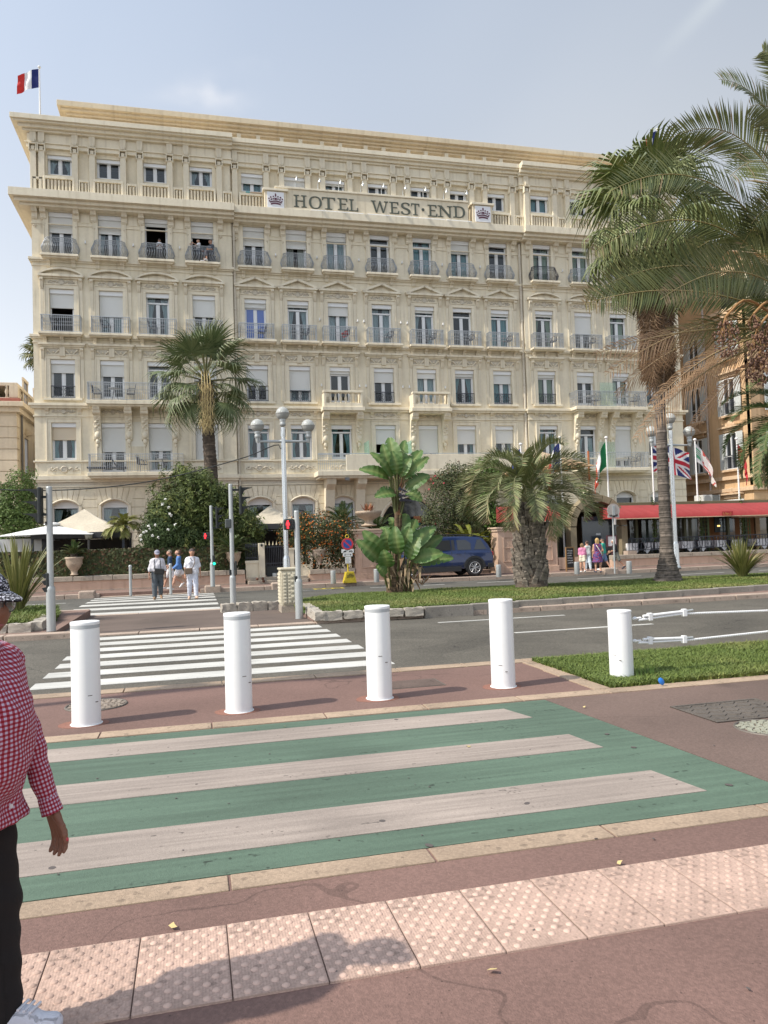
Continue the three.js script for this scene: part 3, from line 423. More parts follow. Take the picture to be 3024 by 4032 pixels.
function bowRailing(w,h){
const mb=new MB(),prof=t=>0.18*Math.sin(Math.PI*Math.pow(1-t,1.35))**1.2;
const ring=t=>{const o=prof(t)+0.0,W2=w/2-0.10+o,D=0.34+o;return[V(-W2,t*h,0),V(-W2,t*h,D*0.55),V(-W2+0.16,t*h,D),V(W2-0.16,t*h,D),V(W2,t*h,D*0.55),V(W2,t*h,0)];};
for(const t of[0.02,0.72,0.98]){const p=ring(t);for(let k=0;k<5;k++)mb.bar(p[k],p[k+1],t>0.9?0.022:0.012,undefined,5);}
const at=(t,s)=>{const p=ring(t),L=[];let tot=0;for(let k=0;k<5;k++){L.push(p[k].distanceTo(p[k+1]));tot+=L[k];}let q=s*tot;for(let k=0;k<5;k++){if(q<=L[k]||k===4)return p[k].clone().lerp(p[k+1],Math.min(1,q/L[k]));q-=L[k];}};
const n=30;for(let k=0;k<=n;k++){const s=k/n;let pr=at(0.02,s);for(const t of[0.2,0.4,0.56,0.72,0.98]){const c=at(t,s);mb.bar(pr,c,t<0.7?0.016:0.010,undefined,4);pr=c;}if(k<n){const c=at(0.85,s+0.5/n);mb.add(new THREE.TorusGeometry(0.03,0.007,3,7),M4(c.x,c.y,c.z,0,Math.abs(c.x)>w/2-0.14?Math.PI/2:0,0));}}
return mb.geo();
}
const bowG=bowRailing(1.74,0.93),bowSlab=new MB().box(-0.95,0.95,-0.16,-0.03,-0.02,0.56,0.02).box(-0.88,0.88,-0.24,-0.161,-0.02,0.46,0.02).geo();
const railG4=flatRailing(1.98,0.5,0.93),slab4=new MB().box(-1.1,1.1,-0.14,-0.02,-0.02,0.62,0.015).box(-1.03,1.03,-0.2,-0.141,-0.02,0.54,0.01).geo();
for(let i=0;i<15;i++){
const b5=part('balcony',bowSlab,mTrim,hotel,hp(CX[i],17.5,zOf(i)));part('railing',bowG,i===11?mIronDark:mIronGrey,b5,[0,-0.03,0.02]);for(const s of[-1,1])part('bracket',bracketG,mTrim,b5,[s*0.64,-0.241,0]);
const b4=part('balcony',slab4,mTrim,hotel,hp(CX[i],13.26,zOf(i)));part('railing',railG4,mIronGrey,b4,[0,-0.02,0.02]);for(const s of[-1,0,1])part('bracket',smallBracketG,mTrim,b4,[s*0.85,-0.201,0.06]);
}
const guard3=(()=>{const m=new MB();m.box(-0.62,0.62,0.62,0.66,-0.02,0.02).box(-0.62,0.62,0.03,0.06,-0.01,0.01);for(let k=0;k<=10;k++){const x=-0.6+k*0.12;m.box(x-0.009,x+0.009,0.061,0.619,-0.008,0.008);}for(const s of[-1,1]){m.add(new THREE.TorusGeometry(0.13,0.012,4,14),M4(s*0.34,0.34,0));m.add(new THREE.TorusGeometry(0.08,0.012,4,12),M4(s*0.14,0.46,0));m.add(new THREE.TorusGeometry(0.08,0.012,4,12),M4(s*0.14,0.2,0));}return m.geo();})();
for(let i=0;i<15;i++){part('sill',sill3,mTrim,hotel,hp(CX[i],9.8,zOf(i)));if(![1,2,6,8,12,13].includes(i))part('window_guard',guard3,mIronDark,hotel,hp(CX[i],9.82,zOf(i)-0.06));}
const bigCorbel=(()=>{const m=new MB();m.prism([[0,-1.75],[0.14,-1.65],[0.18,-1.3],[0.24,-0.8],[0.42,-0.4],[0.75,-0.16],[0.8,0],[0,0]],0.34,M4(0,0,0,0,-Math.PI/2,0),0.015);m.g.forEach(g=>g.translate(0.17,0,0));m.add(new THREE.CylinderGeometry(0.15,0.15,0.4,12),M4(0,-0.24,0.56,0,0,Math.PI/2));m.sph(0,-1.45,0.16,0.15,0.2,0.12,10).sph(0,-1.78,0.1,0.11,0.16,0.1,9).sph(0,-2.0,0.07,0.06,0.1,0.06,8);for(let k=0;k<6;k++)m.sph((k%2?0.06:-0.06),-0.5-k*0.13,0.36-k*0.03,0.08,0.07,0.06,7);return m.geo();})();
function longBalcony(x0,x1,y,z,corb,label){
const w=x1-x0+2.5,b=new MB().box(-w/2,w/2,-0.2,0,-0.02,0.98,0.02).box(-w/2+0.1,w/2-0.1,-0.3,-0.201,-0.02,0.86,0.02).build('balcony',mTrim,hotel,hp((x0+x1)/2,y,z));
part('railing',flatRailing(w-0.12,0.9,0.98,!!corb),corb?mIronGrey:mat(0.45,0.47,0.49,{rough:0.5}),b,[0,0,0.02]);
if(corb)for(const dx of[-w/2+0.45,-0.42,0.42,w/2-0.45])part('corbel',bigCorbel,mTrim,b,[dx,-0.301,0]);
return b;
}
longBalcony(CX[1],CX[2],9.55,ZS,true);longBalcony(CX[12],CX[13],9.55,ZS,true);longBalcony(CX[1],CX[2],5.72,ZS,false);longBalcony(CX[12],CX[13],5.72,ZS,false);
const stoneBal=new MB().lathe([[0,0],[0.085,0],[0.085,0.05],[0.04,0.09],[0.09,0.2],[0.085,0.3],[0.04,0.48],[0.06,0.54],[0.08,0.56],[0.08,0.6],[0,0.6]],12).geo();
for(const i of[6,8]){
const b=new MB().box(-1.24,1.24,-0.24,-0.02,-0.02,0.92,0.02).box(-1.14,1.14,-0.34,-0.241,-0.02,0.78,0.02).box(-1.14,1.14,-0.019,0.2,0.6,0.84,0.01).box(-1.14,-1.0,0.201,0.8,0.6,0.84,0.01).box(1.0,1.14,0.201,0.8,0.6,0.84,0.01).box(-1.17,1.17,0.801,0.93,0.57,0.87,0.015).box(-1.14,-1.0,-0.019,0.8,0,0.59,0.01).box(1.0,1.14,-0.019,0.8,0,0.59,0.01).build('balcony',mTrim,hotel,hp(CX[i],9.42,ZM));
for(let k=0;k<6;k++)part('baluster',stoneBal,mTrim,b,[-0.75+k*0.3,0.2,0.72]);for(const s of[-1,1])part('corbel',bigCorbel,mTrim,b,[s*1.0,-0.341,0]);
}
{
const x0=P(1250,1880,-42.7).x,x1=CX[10]+1.2,w=x1-x0,b=new MB().box(-w/2,w/2,-0.28,0,-0.02,1.5,0.02).box(-w/2+0.1,w/2-0.1,-0.4,-0.281,-0.02,1.36,0.02).box(-w/2+1.65,w/2,0.001,0.92,1.3,1.45,0.015).build('balcony',mTrim,hotel,hp((x0+x1)/2,5.9-0.25,ZM));
const r=new MB();r.box(-w/2+0.05,w/2,0.96,1.0,1.36,1.40);const sub=new MB();ironPanel(sub,1.6,0.96,14,true);for(const g of sub.g)r.add(g,M4(-w/2+0.85,0,1.38));r.build('railing',mat(0.45,0.49,0.52,{rough:0.45}),b);
const eb=new MB();eb.prism([[0,-1.9],[0.3,-1.85],[0.5,-1.2],[0.62,-0.6],[1.1,-0.3],[1.2,0],[0,0]],0.5,M4(0.25,0,0,0,-Math.PI/2,0),0.02);const g=eb.geo();for(const px of[1305,1426]){const X=P(px,1990,-43.2).x;part('corbel',g,mTrim,b,[X-(x0+x1)/2,-0.401,0]);}part('corbel',g,mTrim,b,[w/2-2.6,-0.401,0]);
for(const px of[1445,1610]){const X=P(px,1780,-43.3).x;part('glass_divider',new MB().box(-0.01,0.01,0,1.75,0,1.2).geo(),mat(0.7,0.9,0.85,{transmission:0.9,rough:0.25,phys:true}),b,[X-(x0+x1)/2,0.001,0.05]);}
for(const px of[2390,2405])part('glass_divider',new MB().box(-0.55,0.55,5.75,7.4,0.4,0.42).geo(),mat(0.85,0.93,0.9,{transmission:0.95,rough:0.3,phys:true}),hotel,hp(P(2390,1790,ZS).x+(px>2400?0.0:-0.2),px>2400?3.75:0,ZS+(px>2400?0.05:0)));
}
{
const y0=0.2,ch=0.46,n=10,rr=rng(7);
const edges=[];for(let i=0;i<16;i++)edges.push([i===0?XL:CX[i-1]+0.86,i===15?XR:CX[i]-0.86]);
for(let i=0;i<16;i++){let[a,b]=edges[i];if(i>=8&&i<=10)continue;if(i===7)b=CX[8]-1.35-2.1;if(i===11)a=CX[10]+0.3;if(b-a<0.2)continue;const cuts=(a<XA&&b>XA)?[[a,XA-0.01],[XA+0.01,b]]:(a<XB&&b>XB)?[[a,XB-0.01],[XB+0.01,b]]:[[a,b]];
for(const[p,q]of cuts)for(let k=0;k<n;k++){const z=zAt((p+q)/2),top=k>=8;const ex=0;if(y0+(k+1)*ch>4.95)continue;new MB().box(p-HO.x+ex,q-HO.x-ex,y0+k*ch+0.014,y0+(k+1)*ch-0.014,z-0.02-HO.z,z+0.05-HO.z,0.014).build('stone_course',mWall,hotel);}}
for(let i=0;i<15;i++){if(i>=7&&i<=10)continue;const x=CX[i],z=zOf(i);
const yb=4.30,yt=4.96,m=7;for(let k=0;k<m;k++){const t0=k/m,t1=(k+1)/m,g=0.015,xs=t=>lerp(-0.84,0.84,t),xt=t=>lerp(-1.12,1.12,t),yy=t=>yb-0.24+0.30*Math.sin(Math.PI*t)**0.8;new MB().prism([[xs(t0)+g,yy(t0)],[xs(t1)-g,yy(t1)],[xt(t1)-g,yt],[xt(t0)+g,yt]],0.075,M4(0,0,-0.02),0).build('voussoir',mWall,hotel,hp(x,0,z));}
const arch=new MB();const pts=[];for(let k=0;k<=12;k++){const t=k/12;pts.push(V(lerp(-0.76,0.76,t),4.02+0.33*Math.sin(Math.PI*t)**0.8,0.05));}arch.tube(pts,0.05,20,5);for(const s of[-1,1])arch.box(s*0.7,s*0.84,1.6,4.02,-0.02,0.07,0.01);arch.build('window_surround',mTrim,hotel,hp(x,0,z));
const w=1.36,h=2.4,f=new MB().box(-w/2,-w/2+0.09,0,h,-0.05,0.02).box(w/2-0.09,w/2,0,h,-0.05,0.02).box(-w/2+.09,w/2-.09,h-0.1,h,-0.05,0.02).box(-w/2,w/2,h+.001,h+0.28,-0.05,0.01);const win=f.build('window',mFrameW,hotel,hp(x,1.6,z-0.3));new MB().box(-w/2+.05,w/2-.05,0.02,h-.05,-0.03,-0.022).build('pane',mGlass,win);if(i<7)for(const s of[-1,1])part('curtain',CG[[2,s,1,0]],mCurtain,win,[-s*(w/2-0.08),0.3,-0.2]);
}
band('frieze',[[4.99,5.02,0.06],[5.10,5.28,0.03]],mTrimDirty,false);
const c=CX[8]-1.35,e=new MB();const pts=[];for(let k=0;k<=20;k++){const t=Math.PI*(1-k/20);pts.push(V(1.88*Math.cos(t),2.4+1.88*Math.sin(t),0.06));}e.tube(pts,0.1,30,6);for(const s of[-1,1])e.box(s*1.78,s*1.98,0.3,2.4,-0.02,0.14,0.02);e.build('entrance_arch',mTrim,hotel,hp(c,0,ZM));
const fan=new MB();fan.prism([[-1.74,2.45],...Array.from({length:15},(_,k)=>[-1.74*Math.cos(Math.PI*k/14),2.46+1.7*Math.sin(Math.PI*k/14)]),[1.74,2.45]],0.02,M4(0,0,-0.3));fan.build('fanlight',mat(0.03,0.032,0.03,{rough:0.08,clearcoat:1}),hotel,hp(c,0,ZM));
const door=new MB().box(-1.74,1.74,2.1,2.44,-0.4,-0.15,0.02).box(-1.3,-1.22,0.3,2.1,-0.3,-0.22).box(1.22,1.3,0.3,2.1,-0.3,-0.22).box(-0.05,0.05,0.3,2.1,-0.3,-0.22).build('door',mFrameW,hotel,hp(c,0,ZM));new MB().box(-1.7,1.7,0.32,2.09,-0.27,-0.26).build('pane',mGlass,door);
const cr=new MB();crownShape(cr,0.42);cr.build('door_emblem',mat(0.75,0.72,0.62,{rough:0.5}),hotel,hp(P(1527,1980,-44.25).x,P(1527,1985,-44.25).y,-44.26));
new MB().box(-0.2,0.2,-0.13,0.13,0,0.03,0.005).build('address_plaque',mat(0.02,0.12,0.14,{rough:0.4}),hotel,hp(P(1644,2062,-43.9).x,P(1644,2062,-43.9).y,-43.92));
for(const s of[[1612,2045]])new MB().box(-0.25,0.25,-0.2,0.2,0,0.04).build('notice_plate',mat(0.3,0.12,0.05,{rough:0.6}),hotel,hp(P(1645,2045,-43.9).x,P(1645,2045,-43.9).y,-43.92));
new MB().box(-0.12,0.12,-0.1,0.06,0,0.1).build('wall_vent',mat(0.2,0.2,0.2),hotel,hp(P(1367,1884,-42.6).x,P(1367,1884,-42.6).y,-42.64));
}
function crownShape(mb,s){
const disc=(x,y,r)=>mb.add(new THREE.CylinderGeometry(r,r,0.03,14),M4(x*s,y*s,0.01,Math.PI/2,0,0));
for(const[x,y,r]of[[0,1.02,0.09],[0,0.82,0.1],[-0.3,0.72,0.09],[0.3,0.72,0.09],[-0.62,0.62,0.1],[0.62,0.62,0.1],[-0.85,0.42,0.09],[0.85,0.42,0.09],[-0.55,0.34,0.1],[0.55,0.34,0.1],[-0.3,0.42,0.09],[0.3,0.42,0.09],[-0.78,0.12,0.09],[0.78,0.12,0.09]])disc(x,y,r*s);
const arc=(y,r0,r1,hw)=>{const o=[],q=[];for(let k=0;k<=14;k++){const t=lerp(-hw,hw,k/14);o.push([t*s,(y+r1-0.32*t*t)*s]);q.unshift([t*s,(y+r0-0.32*t*t)*s]);}mb.prism([...o,...q],0.03,M4(0,0,-0.003));};
arc(0.0,0.06,0.2,0.74);arc(-0.24,0,0.18,0.62);mb.box(-0.16*s,0.16*s,0.3*s,0.56*s,-0.004,0.024);
}
{
const zb=ZM+0.78,L=P(1052,786,zb),Rr=P(1872,845,zb),w=Rr.x-L.x;const y0=20.74,y1=P(1460,770,zb).y;
const board=hbox('sign_board',L.x+0.45,Rr.x-0.45,y0,y1,zb-0.25,zb,mSign,0.02);hbox('sign_cap',L.x+0.45,Rr.x-0.45,y1+0.001,y1+0.12,zb-0.28,zb+0.07,mTrim,0.02);
hbox('moulding',L.x+0.45,Rr.x-0.45,y0+0.0,y0+0.1,zb+0.001,zb+0.05,mTrim,0.01);
for(const[a,b,t,u]of[[1053,1117,755,820],[1872,1930,811,875]]){const A=P(a,u,zb+0.1),B=P(b,t,zb+0.1),cx=(A.x+B.x)/2,ww=B.x-A.x,hh=ww*0.98,yb=P((a+b)/2,u,zb+0.1).y;hbox('sign_pier',cx-ww/2-0.14,cx+ww/2+0.14,20.73,yb+hh+0.06,zb-0.5,zb+0.08,mSign,0.02);hbox('sign_cap',cx-ww/2-0.24,cx+ww/2+0.24,yb+hh+0.061,yb+hh+0.2,zb-0.52,zb+0.2,mTrim,0.02);
const pl=hbox('emblem_panel',cx-ww/2,cx+ww/2,yb,yb+hh,zb+0.081,zb+0.14,mEmblem,0.008);const cm=new MB();crownShape(cm,ww*0.47);cm.build('crown_emblem',mMaroon,pl,hp(cx,yb+hh*0.36,zb+0.14));}
const font=await new FontLoader().loadAsync('fonts/droid/droid_serif_regular.typeface.json');
const ls=[['H',388,462,412,483],['O',478,552,420,492],['T',555,632,426,496],['E',649,708,432,500],['L',716,767,438,506],['W',847,947,446,516],['E',956,1011,452,522],['S',1024,1078,456,528],['T',1085,1132,462,530],['.',1146,1162,490,506],['E',1184,1237,468,540],['N',1243,1328,472,546],['D',1334,1402,476,548]];
for(const[c,x0,x1,t,u]of ls){
const A=P(900+x0/1.508,500+u/1.508,zb),B=P(900+x1/1.508,500+t/1.508,zb);let g;
if(c==='.'){g=new THREE.CylinderGeometry(0.5,0.5,0.05,16);g.rotateX(Math.PI/2);}else g=new TextGeometry(c,{font,size:1,depth:0.05,curveSegments:6,bevelEnabled:false});
g.computeBoundingBox();const bb=g.boundingBox,wx=B.x-A.x,yC=P(900+(x0+x1)/3.016,500+(t+u)/3.016,zb).y+0.06,hh=c==='.'?wx:0.70*(c==='O'||c==='S'?1.04:1);
g.translate(-(bb.min.x+bb.max.x)/2,-(bb.min.y+bb.max.y)/2,-bb.min.z);g.scale(wx/(bb.max.x-bb.min.x),hh/(bb.max.y-bb.min.y),0.8);part('letter',boxUV(g),mLetter,hotel,hp((A.x+B.x)/2,yC,zb+0.002));
}
const neck=(()=>{const m=new MB();m.tube([V(0,-0.1,0),V(0,0.3,0.02),V(0.01,0.52,0.2),V(0.02,0.5,0.42),V(0.02,0.36,0.52)],0.022,14,6);m.add(new THREE.ConeGeometry(0.09,0.16,10),M4(0.02,0.3,0.54,0.4,0,0));m.cyl(0,-0.14,0,0,0.05,0.05,8);return m.geo();})();
for(const[x,y]of[[398,395],[533,402],[656,412],[788,424],[910,434],[1038,442],[1158,452],[1280,460],[1400,470]]){const p=P(900+x/1.508,500+y/1.508,zb);part('sign_lamp',neck,mat(0.6,0.62,0.62,{metal:0.5,rough:0.35}),hotel,hp(p.x,y1+0.12,zb-0.05));}
const rail=new MB().box(-0.8,0.8,0,0.05,0,0.06,0.01).geo();for(const[x,y]of[[570,508],[722,522],[905,532],[1050,544],[1210,552],[1370,564]]){const p=P(900+x/1.508,500+y/1.508,zb+0.1);part('light_strip',rail,mLampW,hotel,hp(p.x,20.74,zb+0.06));}
}
for(const x of[XA+0.12,XB-0.12]){const m=new MB();m.cyl(0,0.2,19.9,0,0.075,0.075,10);for(let k=0;k<10;k++)m.cyl(0,1+k*2,1.09+k*2,0,0.1,0.1,10);m.build('rain_pipe',mTrimDirty,hotel,hp(x,0,ZM+0.1));}
hbox('white_patch',CX[1]+0.85,CX[2]-0.85,7.2,8.55,ZS-0.02,ZS+0.006,mat(0.76,0.72,0.62,{rough:0.9}));
function waveFlag(w,h,cols,seed,droop=0,nx=24,ny=10){
const pos=[],idx=[],col=[],r=rng(seed),ph=r()*6;
const pt=(u,v)=>{const a=droop*(0.55+0.45*u)*1.45,wx=w*u;const f=0.07*Math.abs(w)*u;const x0=wx*Math.cos(a)+(h*(v-1))*Math.sin(a)*0.0,y0=h*v-Math.abs(wx)*Math.sin(a)*0.95*(1-0.12*(1-v));return[x0+Math.sign(w)*0.10*Math.sin(a)*h*(1-v)*u*1.6,y0+0.03*f*Math.sin(v*5+u*9),f*Math.sin(u*8+ph+v*1.7)+f*0.5*Math.sin(u*15+v*3.1)+droop*0.13*h*u*Math.sin(v*9+ph)];};
for(let j=0;j<ny;j++)for(let i=0;i<nx;i++){const c=cols((i+0.5)/nx,(j+0.5)/ny),q=[[i,j],[i+1,j],[i+1,j+1],[i,j+1]].map(([a,b])=>pt(a/nx,b/ny));const k=pos.length/3;for(const p of q){pos.push(...p);col.push(...c);}idx.push(k,k+1,k+2,k,k+2,k+3);}
const g=geoFrom(pos,idx,col);const p=g.attributes.position;
const acc={};const nn=g.attributes.normal;for(let i=0;i<p.count;i++){const key=[p.getX(i),p.getY(i),p.getZ(i)].map(v=>v.toFixed(4)).join();(acc[key]??=V(0,0,0)).add(V(nn.getX(i),nn.getY(i),nn.getZ(i)));}for(let i=0;i<p.count;i++){const key=[p.getX(i),p.getY(i),p.getZ(i)].map(v=>v.toFixed(4)).join(),a=acc[key];nn.setXYZ(i,...a.clone().normalize().toArray());}
return g;
}
const mFlag=mat(1,1,1,{vc:true,rough:0.8,transmission:0.15});
const mPoleW=mat(0.78,0.78,0.77,{rough:0.35});
const FR=[[0.01,0.02,0.13],[0.78,0.78,0.78],[0.55,0.03,0.025]],tri=c=>u=>c[Math.min(2,Math.floor(u*3))];
function flagpole(p0,top,label,flagGeo,dy,dx=0){const o=tag(base('flagpole',p0),label,'flagpole');const h=top.y-p0.y;new MB().cyl(0,0,h,0,0.055,0.035,10).build('pole',mPoleW,o);new MB().sph(0,h+0.04,0,0.09,0.07,0.09,10).cyl(0,h-0.02,h+0.02,0,0.05,0.05,10).build('finial',mPoleW,o);if(flagGeo)part('flag',flagGeo,mFlag,o,[dx,h+dy,0]);return o;}
{const t=P(145,266,-44.6),b=P(158,470,-44.6);flagpole(V(b.x,b.y-0.6,-44.6),t,'flagpole with a French flag on the left end of the hotel roof',waveFlag(-1.25,1.05,tri(FR),3,0.35),-1.1);
const t2=P(2594,512,-45),b2=P(2596,700,-45);flagpole(V(b2.x,b2.y-0.6,-45),t2,'flagpole with a French flag on the right end of the hotel roof behind the palm',waveFlag(-1.4,1.0,tri(FR),5,0.5),-1.05);}
// ================================================================ plants
const mLeafVC=mat(1,1,1,{vc:true,rough:0.55,transmission:0.25});
const mLeafMatte=mat(1,1,1,{vc:true,rough:0.75,transmission:0.2});
const mPalmBark=mat(0.17,0.13,0.10,{map:T.bark,rough:0.95,bump:T.bark,bs:0.03});
const mPalmBarkGrey=mat(0.23,0.19,0.16,{map:T.bark,rough:0.95,bump:T.bark,bs:0.03});
const mStem=mat(0.10,0.075,0.05,{map:T.bark,rough:1});
const mix3=(a,b,t)=>[lerp(a[0],b[0],t),lerp(a[1],b[1],t),lerp(a[2],b[2],t)];
class Tri{
constructor(){this.p=[];this.i=[];this.c=[];}
v(a,c){this.p.push(a.x,a.y,a.z);this.c.push(c[0],c[1],c[2]);return this.p.length/3-1;}
t(a,b,c){this.i.push(a,b,c);}
geo(){return geoFrom(this.p,this.i,this.c);}
}
function fanLeaf({petiole=0.9,radius=0.9,n=30,spread=300,droop=0.3,c1,c2,tipDry=0.15,seed=1,dry=null,hang=0,split=0.5}){
const t=new Tri(),r=rng(seed),cp=[0.20,0.19,0.07];
const bend=z=>-droop*0.35*Math.pow(z/(petiole+radius),2);
let pr=null;const PS=5;for(let k=0;k<=PS;k++){const z=petiole*k/PS,w=lerp(0.035,0.015,k/PS),y=bend(z);const a=[t.v(V(-w,y,z),cp),t.v(V(0,y+w*0.9,z),cp),t.v(V(w,y,z),cp),t.v(V(0,y-w*0.7,z),cp)];if(pr)for(let q=0;q<4;q++){const s=(q+1)%4;t.t(pr[q],pr[s],a[s]);t.t(pr[q],a[s],a[q]);}pr=a;}
const hub=V(0,bend(petiole),petiole),dA=R(spread)/n;
for(let k=0;k<n;k++){
const a=-R(spread)/2+(k+0.5)*dA,edge=1-0.28*Math.pow(Math.abs(a)/(R(spread)/2),2),L=radius*edge*(0.92+0.16*r()),rm=L*(split+0.06*r()),hw=rm*Math.sin(dA/2)*1.02;
const dir=V(Math.sin(a),0,Math.cos(a)),side=V(Math.cos(a),0,-Math.sin(a));
const cup=0.16,yM=rm*cup*Math.abs(Math.sin(a))-droop*0.18,tipDrop=droop*(0.7+0.6*r())+hang*r();
const base=mix3(c1,c2,r());const c=dry&&r()<0.5?mix3(base,dry,0.6*r()):base,tipc=mix3(c,[0.30,0.24,0.11],tipDry*(0.5+r()));
const m0=hub.clone().addScaledVector(dir,rm);m0.y+=yM;const tw=(r()-0.5)*0.10;
const u1=hub.clone().addScaledVector(dir,lerp(rm,L,0.5)).addScaledVector(side,tw*0.4);u1.y+=yM-tipDrop*0.28;const tp=hub.clone().addScaledVector(dir,L-tipDrop*0.35).addScaledVector(side,tw);tp.y+=yM-tipDrop;
const h=t.v(hub,c),l=t.v(m0.clone().addScaledVector(side,-hw),c),rr=t.v(m0.clone().addScaledVector(side,hw),c),mm=t.v(m0.clone().add(V(0,hw*0.55,0)),mix3(c,[0.2,0.22,0.08],0.15)),l2=t.v(u1.clone().addScaledVector(side,-hw*0.6),c),r2=t.v(u1.clone().addScaledVector(side,hw*0.6),c),m2=t.v(u1.clone().add(V(0,hw*0.3,0)),c),tt=t.v(tp,tipc);
t.t(h,l,mm);t.t(h,mm,rr);t.t(l,l2,m2);t.t(l,m2,mm);t.t(mm,m2,r2);t.t(mm,r2,rr);t.t(l2,tt,m2);t.t(m2,tt,r2);
}
return t.geo();
}
function featherFrond({L=3,bend=90,start=0.12,n=60,leaf=0.5,width=0.03,vee=35,fwd=50,c1,c2,cr=[0.22,0.2,0.07],droop=0.1,seed=1,twist=0,dryTip=0,dryC=[0.36,0.24,0.13],rw=0.03,curve=null,roll=0}){
const t=new Tri(),r=rng(seed),S=40,pts=[],tan=[];let p=V(0,0,0),right=V(1,0,0);
if(curve){const q=new THREE.QuadraticBezierCurve3(...curve);L=q.getLength();for(let k=0;k<=S;k++){pts.push(q.getPoint(k/S));tan.push(q.getTangent(k/S).normalize());}const h=curve[2].clone().sub(curve[0]);h.y=0;right=new THREE.Vector3().crossVectors(V(0,1,0),h).normalize();}
const upOf=T0=>new THREE.Vector3().crossVectors(T0,right).normalize();
if(!curve)for(let k=0;k<=S;k++){pts.push(p.clone());const a=-R(bend)*Math.pow(k/S,1.5);const d=V(Math.sin(twist*k/S)*0.25,Math.sin(a),Math.cos(a)).normalize();tan.push(d);p=p.clone().addScaledVector(d,L/S);}
let pr=null;for(let k=0;k<=S;k+=2){const w=lerp(rw,rw*0.15,k/S),up=upOf(tan[k]);const c=mix3(cr,dryC,dryTip*clamp(k/S*2-0.6,0,1));const a=[t.v(pts[k].clone().addScaledVector(right,-w),c),t.v(pts[k].clone().addScaledVector(up,w),c),t.v(pts[k].clone().addScaledVector(right,w),c),t.v(pts[k].clone().addScaledVector(up,-w*0.7),c)];if(pr)for(let q=0;q<4;q++){const s=(q+1)%4;t.t(pr[q],pr[s],a[s]);t.t(pr[q],a[s],a[q]);}pr=a;}
for(let k=0;k<n;k++)for(const s of[-1,1]){
const f=lerp(start,0.99,(k+0.5*r())/n),q=Math.min(S,f*S),k0=Math.min(S-1,Math.floor(q)),o=pts[k0].clone().lerp(pts[k0+1],q-k0),T0=tan[k0],up0=upOf(T0),up=up0.clone().multiplyScalar(Math.cos(roll)).addScaledVector(right,Math.sin(roll)),rt=right.clone().multiplyScalar(Math.cos(roll)).addScaledVector(up0,-Math.sin(roll));
const env=Math.sin(Math.PI*clamp(0.12+0.86*f,0,1))**0.6,len=leaf*env*(0.85+0.3*r()),a=R(fwd*(1-0.35*f)+40*(1-f)*0.3),v=R(vee*(0.6+0.8*r()));
const out=rt.clone().multiplyScalar(s*Math.cos(v)).addScaledVector(up,Math.sin(v));const d=T0.clone().multiplyScalar(Math.sin(a)).addScaledVector(out,Math.cos(a)).normalize();
const wv=new THREE.Vector3().crossVectors(d,up).normalize().multiplyScalar(width*0.5*(0.8+0.4*r()));const dryK=dryTip?clamp((f-(1-dryTip))*3+(r()-0.5)*0.7,0,1):(r()<0.05?0.6:0);const c=mix3(mix3(c1,c2,r()),dryC,dryK),c3=mix3(c,dryC,0.25*r());
const dr=droop*(0.5+r())*len+dryK*0.12*len;const m=o.clone().addScaledVector(d,len*0.5);m.y-=dr*0.25;const e=o.clone().addScaledVector(d,len*(1-dryK*0.2));e.y-=dr;
const nrm=up.clone().multiplyScalar(width*0.25);const A=t.v(o.clone().addScaledVector(wv,0.5),c),B=t.v(o.clone().addScaledVector(wv,-0.5),c),C=t.v(m.clone().add(wv).add(nrm),c),D=t.v(m.clone().sub(wv).add(nrm),c),M=t.v(m,c),E2=t.v(e,c3);
t.t(A,C,M);t.t(A,M,B);t.t(B,M,D);t.t(C,E2,M);t.t(M,E2,D);
}
return t.geo();
}
function trunkGeo(pts,radii,n=16,rough=0.05,ringStep=0){
const pos=[],idx=[];const cv=new THREE.CatmullRomCurve3(pts),S=Math.max(24,ringStep?Math.round(cv.getLength()/ringStep):24);const r=rng(9);
for(let k=0;k<=S;k++){const p=cv.getPoint(k/S),q=k/S*(radii.length-1),i=Math.min(radii.length-2,Math.floor(q)),rad=lerp(radii[i],radii[i+1],q-i)*(1+(ringStep?(k%2?0.05:-0.02):0));for(let j=0;j<=n;j++){const a=j/n*Math.PI*2,jj=j%n;const rr=rad*(1+rough*(hash2(jj,k,3)-0.5)*2);pos.push(p.x+Math.cos(a)*rr,p.y,p.z+Math.sin(a)*rr);}}
for(let k=0;k<S;k++)for(let j=0;j<n;j++){const a=k*(n+1)+j;idx.push(a,a+n+1,a+1,a+1,a+n+1,a+n+2);}
return geoFrom(pos,idx);
}
const orient=(o,az,el,roll=0)=>{o.rotation.set(-el,az,roll,'YXZ');return o;};
